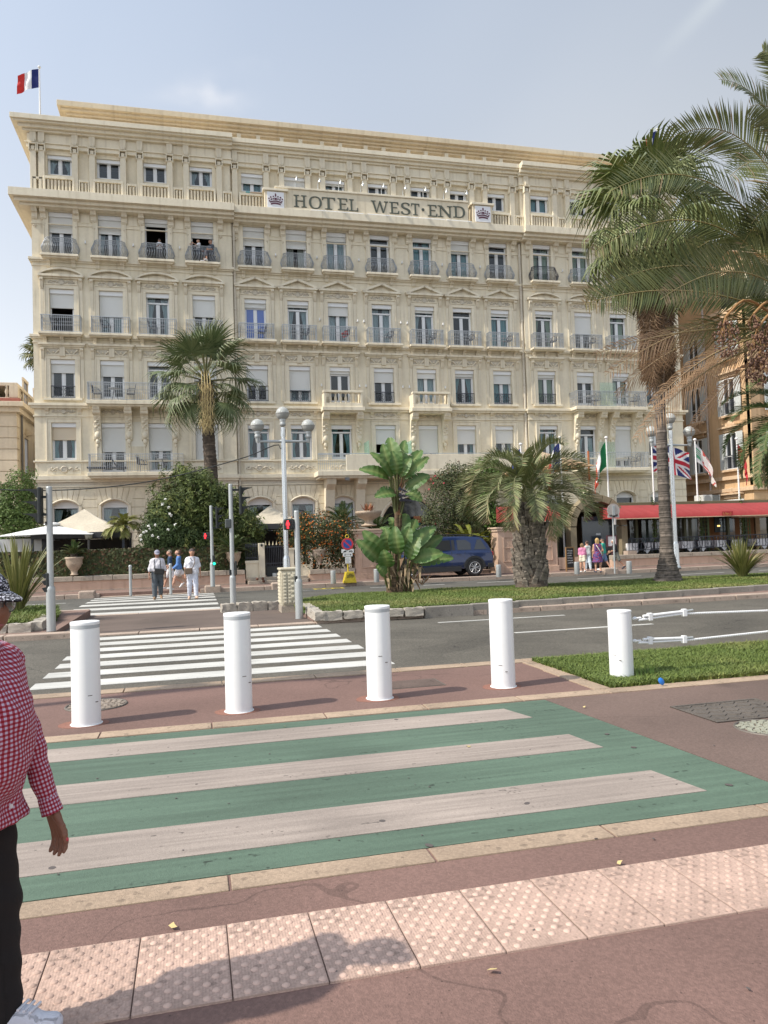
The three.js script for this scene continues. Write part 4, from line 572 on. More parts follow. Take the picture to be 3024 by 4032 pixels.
function leafCloud(lobes,count,{size=0.07,asp=0.5,c1,c2,c3,seed=1,shell=0.45,noise=0.25,up=0,flowers=null,clusters=0}){
const t=new Tri(),r=rng(seed),tot=lobes.reduce((s,l)=>s+l[3]*l[4]*l[5],0);
const put=(p,n,sz,c,as)=>{const a=V(r()-0.5,r()-0.5,r()-0.5).normalize(),u=a.clone().sub(n.clone().multiplyScalar(a.dot(n))).normalize(),w=new THREE.Vector3().crossVectors(n,u);const A=t.v(p.clone().addScaledVector(u,-sz*0.5),c),B=t.v(p.clone().addScaledVector(w,sz*as*0.5).addScaledVector(n,sz*0.06),c),C=t.v(p.clone().addScaledVector(u,sz*0.6),c),D=t.v(p.clone().addScaledVector(w,-sz*as*0.5).addScaledVector(n,sz*0.06),c);t.t(A,B,C);t.t(A,C,D);};
for(const l of lobes){
const m=Math.round(count*l[3]*l[4]*l[5]/tot);
for(let k=0;k<m;k++){
const th=r()*2*Math.PI,cz=2*r()-1,sz=Math.sqrt(1-cz*cz),d=V(sz*Math.cos(th),cz,sz*Math.sin(th));
const bump=1+noise*(fbm(th/6.283,cz*0.5+0.5,5,seed+3,3)-0.5)*2.2,rad=(shell+(1-shell)*Math.pow(r(),0.45))*bump;
const p=V(l[0]+d.x*l[3]*rad,l[1]+d.y*l[4]*rad,l[2]+d.z*l[5]*rad);if(p.y<0.02)p.y=0.02+0.2*r();
const n=d.clone().add(V((r()-0.5)*1.6,(r()-0.5)*1.6+up,(r()-0.5)*1.6)).normalize();let c=mix3(c1,c2,r());if(c3&&r()<0.12)c=mix3(c,c3,r());
if(clusters){for(let q=0;q<clusters;q++)put(p.clone().add(V((r()-0.5),(r()-0.5)*1.6,(r()-0.5)).multiplyScalar(size*1.2)),n.clone().add(V(r()-0.5,r()-0.5,r()-0.5)).normalize(),size*(0.6+0.7*r()),c,asp);}else put(p,n,size*(0.6+0.8*r()),c,asp);
if(flowers&&rad>0.8&&r()<flowers.p){const f=p.clone().addScaledVector(d,size*0.4);for(let q=0;q<4;q++)put(f.clone().add(V(r()-.5,r()-.5,r()-.5).multiplyScalar(flowers.s)),d.clone().add(V(r()-.5,r()-.5,r()-.5)).normalize(),flowers.s,flowers.c[Math.floor(r()*flowers.c.length)],0.9);}
}
}
return t.geo();
}
function stems(parent,name,list,m=mStem){const mb=new MB();for(const[a,b,r0,r1]of list)mb.bar(a,b,r0,r1,7);return mb.build(name,m,parent);}
const GRN={fan1:[0.055,0.10,0.03],fan2:[0.12,0.17,0.06],date1:[0.085,0.115,0.04],date2:[0.20,0.215,0.075]};
{
const b=G(840,2200,0.1);const z=-36.6,B=P(836,2000,z);const C=P(812,1500,z);const o=tag(base('fan_palm',[B.x,0.1,z]),'fan palm with round green crown and hanging dry flower stalks before the hotel','palm tree');
const h=C.y-0.1,dx=C.x-B.x;part('trunk',trunkGeo([V(0,0,0),V(0.02,h*0.4,0),V(dx*0.7,h*0.75,0),V(dx,h-0.1,0)],[0.42,0.34,0.29,0.27,0.24],16,0.05,0.09),mPalmBark,o);
part('leaf_base_collar',(()=>{const m=new MB(),r=rng(3);for(let k=0;k<60;k++){const a=k*2.4,y=h-1.1+k*0.017;m.add(new THREE.BoxGeometry(0.07,0.34,0.05),M4(dx+Math.cos(a)*(0.24+0.05*r()),y,Math.sin(a)*(0.24+0.05*r()),0.25,-a+Math.PI/2,0.1*(r()-.5)));}return m.geo();})(),mPalmBark,o);
const vs=[0,1,2,3,4].map(k=>fanLeaf({petiole:1.5,radius:1.35,n:26,spread:220,split:0.36,droop:0.12+0.13*k,c1:[0.08,0.125,0.045],c2:[0.20,0.24,0.11],seed:30+k,hang:0.15+0.12*k,tipDry:0.5}));
const r=rng(4);for(let k=0;k<54;k++){const f=k/54,el=lerp(86,-50,Math.pow(f,0.95)),az=k*2.39996+0.3*r();if(Math.cos(az)>0.86&&el<40)continue;const m=part('frond',vs[Math.min(4,Math.floor(f*4+r()))],mLeafVC,o,[dx,h+0.1-0.2*f,0]);orient(m,az,R(el+10*(r()-0.5)),0.5*(r()-0.5));m.scale.setScalar(0.85+0.3*r());}
const st=new MB(),rr=rng(6);for(let k=0;k<4;k++){const a=0.5+k*0.35;st.tube([V(dx,h,0),V(dx-0.2+0.1*k,h+0.3,0.8),V(dx-0.22+0.12*k,h-0.4,1.5),V(dx-0.2+0.1*k,h-1.7-0.2*k,1.5)],0.02,16,5);for(let q=0;q<130;q++){const y=h-0.35-rr()*2.2;const c=V(dx-0.2+0.1*k+(rr()-.5)*0.42,y,1.5+(rr()-.5)*0.4);st.bar(c,c.clone().add(V((rr()-.5)*0.25,-0.15-0.15*rr(),(rr()-.5)*0.25)),0.008,0.004,3);}}
st.build('dry_flower_stalks',mat(0.50,0.40,0.20,{rough:0.9}),o);
}
{
const B=G(2630,2292,0.08),d=B.z;const C=P(2566,880,d),h=C.y-0.08,dx=C.x-B.x;const o=tag(base('fan_palm',[B.x,0.06,B.z]),'tall fan palm with bare grey trunk and brown skirt of dead fronds, right','palm tree');
part('trunk',trunkGeo([V(0,0,0),V(0.01,1.2,0),V(dx*0.3,h*0.4,0),V(dx,h,0)],[0.47,0.33,0.27,0.21,0.185,0.175,0.17,0.165,0.165,0.165,0.165,0.165],20,0.06,0.12),mPalmBarkGrey,o);
const vs=[0,1,2,3].map(k=>fanLeaf({petiole:1.3,radius:1.4,n:36,spread:230,droop:0.35+0.28*k,c1:[0.095,0.14,0.035],c2:[0.22,0.25,0.08],seed:50+k,hang:0.6,tipDry:0.4}));
const r=rng(8);for(let k=0;k<36;k++){const f=k/36,el=lerp(80,-58,f),az=k*2.39996+0.4*r();const m=part('frond',vs[Math.min(3,Math.floor(f*3.4+0.6*r()))],mLeafVC,o,[dx,h+0.2-0.5*f,0]);orient(m,az,R(el),0.5*(r()-.5));m.scale.setScalar(0.85+0.3*r());}
const ds=[0,1,2].map(k=>fanLeaf({petiole:0.9,radius:1.3,n:30,spread:120,droop:0.15,c1:[0.12,0.065,0.035],c2:[0.25,0.155,0.085],seed:60+k,hang:0.3,tipDry:0.1}));
for(let k=0;k<120;k++){const az=k*2.39996,y=h-0.3-3.2*Math.pow(k/120,0.9);const m=part('dead_frond',ds[k%3],mLeafMatte,o,[dx*(1-0.05*k/120),y,0]);orient(m,az,R(-80-6*r()+(k<20?22:0)),0.7*(r()-.5));m.scale.set(0.8,0.8,0.75+0.35*r());}
}
{
const depthZ=-9.0,C=P(3230,1330,depthZ);const o=tag(base('date_palm',[C.x,0.0,depthZ]),'date palm with arching feather fronds and dangling brown fruit, right edge','palm tree');const h=C.y;
part('trunk',trunkGeo([V(0,0,0),V(0.02,h*0.5,0),V(0,h-0.1,0)],[0.30,0.25,0.24,0.24],18,0.09,0.09),mPalmBark,o);
const vs=[0,1].map(k=>featherFrond({L:3.6,bend:70+30*k,n:70,leaf:0.46,width:0.028,vee:28,fwd:44,c1:GRN.date1,c2:GRN.date2,seed:70+k}));
const r=rng(12);
const FL=[[3150,330,2830,312,0.2,0],[3060,300,2610,560,-0.5,0],[2900,470,2390,760,0.3,0],[2850,620,2330,1000,-0.4,0.05],[2800,860,2300,1170,0.1,0.1],[3130,420,2870,700,1.0,0],[3200,560,2960,880,0.6,0],[3100,700,2700,1010,-0.9,0.05],[2780,1040,2290,1200,0.4,0.15],[2850,1130,2380,1480,0.2,0.55],[2760,1200,2420,1560,-0.4,0.75],[2800,1230,2330,1400,0.8,0.6],[2800,1330,2500,1735,0.1,0.9],[2920,1380,2715,1690,0.5,1.0],[2860,1260,2560,1600,-0.7,0.8],[3190,240,3000,200,-0.3,0],[3260,200,3060,260,0.8,0],[2980,900,2600,1180,1.1,0.2],[3140,560,2900,1000,0.2,0],[3180,330,2950,420,0.9,0]];
FL.forEach(([cx,cy,tx,ty,dz,dry],i)=>{const A=V(0,h,0),q=(x,y,z)=>{const p=P(x,y,depthZ+z);return V(p.x-C.x,p.y,z);};part('frond',featherFrond({curve:[A,q(cx,cy,dz*0.6),q(tx,ty,dz)],n:dry>0.5?56:84,leaf:dry>0.5?0.42:0.56,width:dry>0.5?0.016:0.026,vee:8,fwd:dry>0.5?68:46,start:0.16,c1:GRN.date1,c2:GRN.date2,cr:[0.30,0.24,0.08],seed:500+i,droop:dry>0.5?0.22:0.06,dryTip:dry,dryC:[0.42,0.28,0.17],rw:0.022,roll:(i%3===1?-1:1)*(1.0+0.5*r())}),mLeafVC,o);});
for(let k=0;k<14;k++){const m=part('frond',vs[k%2],mLeafVC,o,[0,h,0]);orient(m,R(-25+k*7),R(lerp(78,-10,(k*5%14)/14)),0.2*(r()-.5));}
const mFruit=mat(0.16,0.085,0.055,{rough:0.6}),mStalk=mat(0.34,0.19,0.08,{rough:0.8}),dg=boxUV(new THREE.SphereGeometry(1,7,5));dg.scale(0.013,0.02,0.013);
const bunch=(px,py,len,n,seed)=>{const z=depthZ+0.55,E=P(px,py,z),e=V(E.x-C.x,E.y,E.z-depthZ),rr=rng(seed);const st=new MB();st.tube([V(0,h,0.1),V(e.x*0.45,h+0.1,e.z*0.6),V(e.x*0.85,e.y+len*0.9+0.14,e.z),V(e.x,e.y+len*0.7,e.z)],0.018,18,6);const fr=new MB();for(let k=0;k<14;k++){const a=rr()*6.28,s=V(e.x+Math.cos(a)*0.11,e.y+len*0.1*rr(),e.z+Math.sin(a)*0.1);st.bar(V(e.x,e.y+len*0.75,e.z),s,0.004,0.003,3);}for(let k=0;k<n;k++){const y=Math.pow(rr(),0.8),a=rr()*6.28,rad=len*0.42*Math.sin(Math.PI*(0.15+0.72*y))*Math.sqrt(rr());fr.add(dg,M4(e.x+Math.cos(a)*rad,e.y-len*0.45+y*len,e.z+Math.sin(a)*rad,rr()-0.5,0,rr()-0.5));}const s=st.build('fruit_stalk',mStalk,o);fr.build('fruit_bunch',mFruit,s);};
bunch(2862,1345,0.46,150,1);bunch(2985,1385,0.42,140,2);bunch(2990,1470,0.36,110,3);bunch(3030,1350,0.42,120,4);bunch(2968,1275,0.18,30,5);
}
{
const z=-19.5,C=P(3165,1690,z);const o=tag(base('date_palm',[C.x,0.05,z]),'lower feather palm whose green fronds hang in at the right edge above the restaurant','palm tree');const h=C.y-0.05;
part('trunk',trunkGeo([V(0,0,0),V(0,h*0.5,0),V(0,h,0)],[0.5,0.4,0.36,0.36],16,0.09,0.1),mPalmBark,o);
const vs=[0,1,2].map(k=>featherFrond({L:2.7,bend:100+14*k,n:80,leaf:0.46,width:0.034,vee:25,fwd:42,c1:[0.06,0.12,0.03],c2:[0.13,0.19,0.06],seed:90+k,droop:0.1}));const r=rng(21);
for(let k=0;k<44;k++){const f=k/44,m=part('frond',vs[k%3],mLeafVC,o,[0,h,0]);orient(m,k*2.39996,R(lerp(82,-28,f)),0.2*(r()-.5));m.scale.setScalar(0.9+0.2*r());}
}
{
const B=G(2092,2316,0.08),z=B.z;const C=P(2084,1968,z),h=C.y-0.08;const o=tag(base('pindo_palm',[B.x,0.06,z]),'stout palm with a shaggy thick trunk and recurved grey green fronds on the median','palm tree');
part('trunk',trunkGeo([V(0,0,0),V(0,h*0.5,0),V(-0.05,h-0.2,0)],[0.50,0.40,0.37,0.36,0.30],22,0.06),mPalmBark,o);
const lb=new MB().prism([[-0.09,0],[0.09,0],[0.07,0.3],[0.03,0.42],[-0.03,0.42],[-0.07,0.3]],0.06,M4(0,0,-0.03),0.01).geo(),mB=mat(0.34,0.29,0.24,{map:T.bark,rough:0.95});const r0=rng(2);
for(let k=0;k<150;k++){const f=k/150,a=k*2.39996,y=0.05+f*(h-0.45),rad=lerp(0.42,0.32,f);const m=part('leaf_base',lb,mB,o,[Math.cos(a)*rad,y,Math.sin(a)*rad]);m.rotation.set(0.08+0.3*r0(),Math.PI/2-a+0.5*(r0()-.5),0.6*(r0()-.5),'YXZ');m.scale.set(0.6+0.6*r0(),0.6+0.8*r0(),1);}
const vs=[0,1,2,3].map(k=>featherFrond({L:2.75,bend:125+18*k,n:46,leaf:0.64,width:0.036,vee:32,fwd:50,c1:[0.125,0.165,0.06],c2:[0.29,0.31,0.14],cr:[0.25,0.24,0.12],seed:110+k,droop:0.12,start:0.24,dryTip:k===3?0.3:0}));const r=rng(31);
for(let k=0;k<36;k++){const f=k/36,m=part('frond',vs[k%4],mLeafVC,o,[0,h-0.1*f,0]);orient(m,k*2.39996+0.3*r(),R(lerp(88,22,f)),0.3*(r()-.5));m.scale.setScalar(0.78+0.26*r());}
}
{
const B=G(1600,2335,0.08),z=B.z,zo=900,so=1.508;const o=tag(base('banana_like_plant',[B.x,0.06,z]),'clump of broad paddle leaves with a dark spiky flower on the median','plant');
const q=(x,y,dz)=>{const p=P(zo+x/so,1650+y/so,z+dz);return V(p.x-B.x,p.y-0.06,p.z-z);};
const mPad=mat(1,1,1,{vc:true,rough:0.5,transmission:0.22}),mPet=mat(0.16,0.17,0.06,{rough:0.6,map:T.blade}),mOld=mat(0.20,0.13,0.075,{map:T.bark,rough:0.9});
function paddle(a,b,wid,n,seed,tears){
const t=new Tri(),r=rng(seed),d=b.clone().sub(a),L=d.length(),dir=d.clone().normalize(),nn=n.clone().sub(dir.clone().multiplyScalar(n.dot(dir))).normalize(),s=new THREE.Vector3().crossVectors(dir,nn),S=22,sag=0.10*L;const c0=mix3([0.055,0.13,0.025],[0.11,0.20,0.05],r());
const tear=[];for(let k=0;k<=S;k++)tear.push([r()<tears,r()<tears]);
for(let side=0;side<2;side++){const sg=side?1:-1;let prev=null;for(let k=0;k<=S;k++){const u=k/S,w=wid*Math.pow(Math.sin(Math.PI*clamp(0.04+0.94*u,0,1)),0.55)*(1-0.25*u),c=a.clone().addScaledVector(dir,L*u).addScaledVector(nn,sag*(4*u*(1-u))-0.25*L*u*u*0.4);const lift=0.30,e=c.clone().addScaledVector(s,sg*w*0.5).addScaledVector(nn,w*0.5*lift+0.012*Math.sin(u*40+seed)),m=c.clone().addScaledVector(s,sg*w*0.26).addScaledVector(nn,w*0.2*lift+0.008*Math.sin(u*33));const cc=mix3(c0,[0.13,0.22,0.06],0.25*hash2(k,side,seed));const row=[t.v(c,mix3(cc,[0.3,0.34,0.12],0.5)),t.v(m,cc),t.v(e,cc)];if(prev){const gap=tear[k][side];t.t(prev[0],prev[1],row[1]);t.t(prev[0],row[1],row[0]);if(gap){const mid=t.v(e.clone().lerp(m,0.15).addScaledVector(dir,-L/S*0.55),cc);t.t(prev[1],prev[2],mid);t.t(prev[1],mid,row[1]);}else{t.t(prev[1],prev[2],row[2]);t.t(prev[1],row[2],row[1]);}}prev=row;}}
return t.geo();
}
const LV=[
[985,320,958,105,90,0,-0.1,1000,600],[1000,330,1050,118,62,-0.1,-0.25,1005,600],[960,330,915,150,60,0.1,0.3,998,600],[970,345,852,195,62,0.15,0.3,998,600],[950,350,783,290,62,0.1,0.25,996,600],[1040,340,1148,175,66,-0.05,-0.2,1008,600],[1045,345,1188,222,60,0.15,0.3,1008,600],[1055,420,1190,330,80,0.1,0.35,1010,610],[1050,430,1150,480,66,0.2,0.4,1010,615],[985,440,872,455,70,0.2,0.45,1000,620],[1015,300,1000,180,60,-0.3,-0.5,1005,600],[1020,340,1080,230,56,0.2,0.3,1006,600],[1000,330,975,190,64,0.25,0.35,1002,600],[1040,360,1100,250,56,-0.2,-0.4,1008,600],
[1000,700,1060,560,84,0,-0.1,990,1030],[910,820,805,665,78,0.2,0.35,960,1025],[900,840,770,720,80,0.3,0.5,950,1025],[960,780,930,655,84,0.1,0.2,975,1028],[1010,800,985,640,78,0.3,0.4,985,1030],[1030,770,1075,640,70,0.25,0.4,1000,1030],[1090,780,1225,630,80,0.05,0.05,1040,1030],[1120,800,1272,690,62,-0.1,-0.1,1050,1030],[1095,840,1272,790,72,0.3,0.55,1050,1030],[1140,860,1335,818,62,0.2,0.4,1060,1030],[1070,830,1130,700,74,0.35,0.5,1030,1030],[950,880,920,780,78,0.5,0.7,970,1030],[930,930,880,868,58,0.5,0.6,955,1025],[1060,700,1115,590,60,-0.2,-0.4,1010,1030],[960,690,900,640,60,-0.2,-0.4,985,1030],[1000,690,960,580,60,-0.25,-0.4,990,1030],[1110,720,1190,660,64,-0.2,-0.3,1040,1030]];
LV.forEach(([x0,y0,x1,y1,w,d0,d1,rx,ry],i)=>{const a=q(x0,y0,d0),b=q(x1,y1,d1),wid=w/so*25.2/FPX,r=rng(200+i);const n=V((r()-.5)*1.1,0.35+0.3*r(),0.9+0.4*r()).normalize();const m=part('leaf',paddle(a,b,wid*1.25,n,300+i,i>5&&i<11?0.4:0.12),mPad,o);const root=q(rx,ry,0.12*(r()-.5));const c=root.clone().lerp(a,0.55).add(V((r()-.5)*0.08,0.05,0));new MB().tube([root,c,a,a.clone().lerp(b,0.12)],0.026,14,6).build('petiole',mPet,m);});
const tk=new MB();for(let k=0;k<9;k++){const r=rng(400+k);const a=q(950+k*16+10*r(),1032,0.25*(r()-.5)),b=q(950+k*14,860+60*r(),0.25*(r()-.5));tk.bar(a,b,0.10,0.06,8);}for(const[x,y,X2,Y2b]of[[990,1030,1000,600],[1010,1030,1012,560],[998,700,1004,330],[1012,640,1022,380]])tk.bar(q(x,y,0),q(X2,Y2b,0),0.09,0.06,8);tk.build('stalk',mOld,o);
const dry=new Tri(),rd=rng(77);for(let k=0;k<40;k++){const a=q(lerp(930,1140,rd()),lerp(820,1000,rd()),0.4*(rd()-.2)),b=a.clone().add(V((rd()-.5)*0.4,-0.5*rd()-0.1,0.15));const s=V(0.05*rd()+0.02,0,0.02),c=mix3([0.22,0.13,0.07],[0.40,0.30,0.18],rd());const A=dry.v(a.clone().sub(s),c),Bv=dry.v(a.clone().add(s),c),C=dry.v(b,c);dry.t(A,Bv,C);}part('dry_leaf_remains',dry.geo(),mLeafMatte,o);
const fl=new Tri(),spike=(a,b,w,c)=>{const d=b.clone().sub(a),s=V(-d.y,d.x,0).normalize().multiplyScalar(w),zz=V(0,0,w);const A=fl.v(a.clone().add(s),c),B1=fl.v(a.clone().sub(s),c),C=fl.v(a.clone().add(zz),c),E=fl.v(b,c);fl.t(A,C,E);fl.t(C,B1,E);fl.t(A,B1,E);};
const dk=[0.02,0.02,0.035],pl=[0.45,0.40,0.36],br=[0.25,0.12,0.06];for(const[x0,y0,x1,y1,w,c]of[[1015,475,1108,490,0.07,dk],[1010,410,1075,440,0.06,dk],[1010,450,1090,462,0.05,dk],[1020,440,1060,380,0.04,pl],[1020,440,1045,350,0.03,br],[1025,450,1085,420,0.04,pl],[1015,480,1075,455,0.035,pl],[1018,400,1040,330,0.03,br],[1030,470,1072,400,0.03,pl],[1010,570,1012,530,0.06,br],[1000,560,1030,568,0.05,br]])spike(q(x0,y0,0.35),q(x1,y1,0.45),w,c);
for(const[x,y]of[[1100,930],[1150,960],[1170,940]])for(let k=0;k<5;k++){spike(q(x,y+20,0.6),q(x+40-k*18,y-18+k*4,0.7),0.03,k%2?pl:br);}part('flower',fl.geo(),mLeafMatte,o);
}
function flax(pos,n,L,seed,label,spread=1,c1=[0.13,0.15,0.04],c2=[0.36,0.34,0.12]){
const o=tag(base('flax_plant',pos),label,'plant'),r=rng(seed);
for(let k=0;k<n;k++){const t=new Tri(),az=r()*6.283,lean=Math.pow(r(),0.7)*spread,len=L*(0.65+0.4*r()),w=0.03+0.02*r(),S=8,d=V(Math.cos(az),0,Math.sin(az)),s=V(-d.z,0,d.x);let pr=null;const c=mix3(c1,c2,r()*r()),e=mix3(c2,[0.5,0.46,0.2],r());for(let j=0;j<=S;j++){const u=j/S,p=V(d.x*0.08,0,d.z*0.08).addScaledVector(d,lean*len*(0.35*u+0.55*u*u)).add(V(0,len*(u*(1-0.25*lean)-0.38*lean*lean*u*u),0)),ww=w*Math.pow(1-u,0.45)*(0.7+0.5*Math.sin(u*2.5));const row=[t.v(p.clone().addScaledVector(s,-ww),e),t.v(p.clone().addScaledVector(s,-ww*0.55),c),t.v(p.clone().add(V(0,-ww*0.35,0)),c),t.v(p.clone().addScaledVector(s,ww*0.55),c),t.v(p.clone().addScaledVector(s,ww),e)];if(pr)for(let q=0;q<4;q++){t.t(pr[q],pr[q+1],row[q+1]);t.t(pr[q],row[q+1],row[q]);}pr=row;}part('leaf',t.geo(),mLeafVC,o);}
return o;
}
flax(G(70,2422,0.06),120,2.05,51,'big yellow green flax plant in the stone edged bed at the left edge',0.72);flax(G(-140,2440,0.06),70,1.9,54,'flax plant at the outer end of the left bed',0.8);
flax(G(2922,2278,0.06),130,1.45,57,'striped yellow green flax plant on the median at the right',0.9);
function shrub(name,pos,lobes,count,opt,label,cat,m=mLeafMatte,fname='foliage'){const o=tag(base(name,pos),label,cat);part(fname,leafCloud(lobes,count,opt),m,o);const L=lobes[0];stems(o,'stem',[[V(L[0],0,L[2]),V(L[0],Math.max(0.2,L[1]),L[2]),0.09,0.04],[V(L[0]+0.2,0,L[2]),V(L[0]+L[3]*0.4,L[1],L[2]),0.06,0.02],[V(L[0]-0.2,0,L[2]),V(L[0]-L[3]*0.4,L[1],L[2]+0.1),0.06,0.02]]);return o;}
{
const z=-35.2,B=P(790,2200,z),W=(px)=>P(px,2000,z).x-B.x,Hh=py=>P(790,py,z).y-0.1;const s=(x,y,rx,ry,rz=1.2)=>[W(x),Hh(y),0,rx,ry,rz];
shrub('conifer_shrub',[B.x,0.1,z],[s(770,2020,1.8,1.9),s(690,2060,1.4,1.6),s(880,2070,1.4,1.8),s(740,1920,0.75,0.75),s(780,1960,1.0,0.9),s(860,1960,0.6,0.6),s(650,2000,0.6,0.7),s(950,2080,0.85,1.0),s(715,1880,0.35,0.5),s(620,2030,0.4,0.5),s(770,2150,2.2,1.0),s(965,2120,0.9,1.0),s(985,2080,0.5,0.5),s(930,2010,0.45,0.5),s(800,1890,0.4,0.5)],9000,{size:0.15,asp:0.34,c1:[0.045,0.075,0.018],c2:[0.15,0.19,0.04],c3:[0.28,0.28,0.08],seed:61,clusters:6,noise:0.6,shell:0.55,up:0.5},'big dark green shrub with knobbly upright tufts before the fan palm','shrub');
const B2=P(625,2200,z+0.9),W2=px=>P(px,2100,z+0.9).x-B2.x,H2=py=>P(625,py,z+0.9).y-0.1;const o=shrub('oleander_shrub',[B2.x,0.1,z+0.9],[[W2(620),H2(2130),0,0.75,1.0,0.6],[W2(660),H2(2110),0,0.9,1.1,0.6],[W2(590),H2(2090),0.1,0.35,0.8,0.4],[W2(740),H2(2130),0,0.8,0.7,0.5]],5200,{size:0.17,asp:0.2,c1:[0.04,0.075,0.02],c2:[0.09,0.14,0.04],seed:63},'oleander with white flowers at the left foot of the dark shrub','shrub');
const fl=new MB(),r=rng(9);for(const[x,y]of[[668,2023],[612,2067],[590,2083],[575,2092],[555,2108],[565,2098],[662,2085],[621,2116],[585,2071],[650,1965],[690,2065],[555,2125],[673,2030],[600,2110],[640,1985],[665,1998]]){const p=P(x,y,z+0.9+0.7);for(let k=0;k<6;k++)fl.add(new THREE.IcosahedronGeometry(0.034,0),M4(p.x-B2.x+(r()-.5)*0.09,p.y-0.1+(r()-.5)*0.09,0.7+(r()-.5)*0.08,r()*3,r()*3,0,1,0.55,1));}fl.build('white_flowers',mat(0.8,0.8,0.76,{rough:0.8}),o);
}
{
const z=-33.9,B=P(1250,2200,z),W=(px)=>P(px,2100,z).x-B.x,H=py=>P(1250,py,z).y-0.1;
shrub('flowering_shrub',[B.x,0.1,z],[[W(1235),H(2095),0,1.25,0.95,0.8],[W(1330),H(2110),0,1.0,0.9,0.8],[W(1160),H(2100),0,0.8,0.7,0.7],[W(1260),H(2170),0,1.5,0.95,0.6],[W(1350),H(2170),0.1,0.6,0.9,0.5]],13000,{size:0.085,asp:0.55,c1:[0.035,0.055,0.018],c2:[0.09,0.11,0.03],c3:[0.17,0.10,0.04],seed:65,noise:0.3,flowers:{p:0.12,s:0.05,c:[[0.62,0.17,0.025],[0.5,0.11,0.02],[0.6,0.3,0.06]]}},'rounded dark shrub speckled with orange flowers behind the no parking sign','shrub');
const z2=-36.0,B2=P(1780,2200,z2),W2=px=>P(px,2000,z2).x-B2.x,H2=py=>P(1780,py,z2).y-0.1;
shrub('climbing_shrub',[B2.x,0.1,z2],[[W2(1780),H2(1990),0,1.45,1.9,1.0],[W2(1720),H2(2080),0,1.0,1.5,0.9],[W2(1850),H2(1960),0,1.3,1.6,1.0],[W2(1800),H2(1880),0,1.0,0.8,0.8],[W2(1850),H2(2090),0,1.3,1.2,0.9],[W2(1740),H2(1900),0.1,0.6,0.5,0.6]],20000,{size:0.10,asp:0.5,c1:[0.04,0.06,0.02],c2:[0.10,0.12,0.04],c3:[0.16,0.11,0.05],seed:67,noise:0.4,flowers:{p:0.008,s:0.07,c:[[0.5,0.05,0.08]]}},'tall rambling dark shrub at the right of the hotel entrance','shrub');
const B3=P(1930,2150,z2+0.3),H3=py=>P(1930,py,z2+0.3).y-0.1;shrub('leafy_vine',[B3.x,0.1,z2+0.3],[[0,H3(1860),0,0.9,0.7,0.6],[-0.3,H3(1960),0,0.8,1.1,0.6],[0.3,H3(1840),0,0.6,0.4,0.5],[0.2,H3(2050),0,0.9,0.9,0.6]],5200,{size:0.14,asp:0.6,c1:[0.06,0.12,0.02],c2:[0.13,0.22,0.04],seed:69,noise:0.45},'bright green vine beside the rambling shrub behind the stout palm','plant');
const B4=P(1860,2140,-34.6),r=rng(14);const f=tag(base('cycad_plant',[B4.x,0.1,-34.6]),'bright yellow green feathery plants behind the blue car','plant');const fv=[0,1].map(k=>featherFrond({L:1.1,bend:70,n:36,leaf:0.2,width:0.03,vee:10,c1:[0.12,0.17,0.02],c2:[0.3,0.30,0.03],seed:140+k,rw:0.01}));for(let k=0;k<60;k++){const m=part('frond',fv[k%2],mLeafVC,f,[(r()-.5)*2.6,0.7+r()*0.9,(r()-.5)*0.5]);orient(m,r()*6.28,R(20+50*r()));}
}
{
const z=-34.3,x0=P(-200,2200,z).x,x1=P(905,2200,z).x,yt=P(300,2172,z).y,o=tag(base('clipped_hedge',[0,0.1,z]),'long clipped brownish green hedge above the low wall at the left','hedge');const t=new Tri(),r=rng(71),mkLeaf=(p,n)=>{const sz=0.055+0.05*r(),a=V(r()-.5,r()-.5,r()-.5),u=a.sub(n.clone().multiplyScalar(a.dot(n))).normalize(),w=new THREE.Vector3().crossVectors(n,u),c=r()<0.2?mix3([0.09,0.05,0.022],[0.15,0.085,0.04],r()):mix3([0.03,0.045,0.014],[0.09,0.10,0.03],r());const A=t.v(p.clone().addScaledVector(u,-sz),c),B=t.v(p.clone().addScaledVector(w,sz*0.6),c),C=t.v(p.clone().addScaledVector(u,sz),c),D=t.v(p.clone().addScaledVector(w,-sz*0.6),c);t.t(A,B,C);t.t(A,C,D);};
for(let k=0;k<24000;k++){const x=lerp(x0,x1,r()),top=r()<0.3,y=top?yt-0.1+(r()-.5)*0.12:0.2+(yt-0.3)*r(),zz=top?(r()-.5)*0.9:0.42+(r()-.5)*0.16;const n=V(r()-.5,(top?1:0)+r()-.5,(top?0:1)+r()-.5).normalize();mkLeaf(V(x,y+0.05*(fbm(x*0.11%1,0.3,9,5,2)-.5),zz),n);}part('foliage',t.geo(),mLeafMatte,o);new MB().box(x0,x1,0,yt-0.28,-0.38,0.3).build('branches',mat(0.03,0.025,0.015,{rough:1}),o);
const zz=-32.9;
const b2=P(868,2200,zz-1.2);shrub('low_shrub',[b2.x,0.1,zz-1.2],[[0,0.75,0,0.55,0.75,0.4],[0.9,0.9,0,0.5,0.8,0.4],[1.25,1.5,-0.2,0.35,0.6,0.3]],3600,{size:0.08,asp:0.5,c1:[0.035,0.055,0.018],c2:[0.09,0.12,0.03],c3:[0.2,0.1,0.05],seed:73},'low dark shrub around the right stone urn beside the gate','shrub');
}
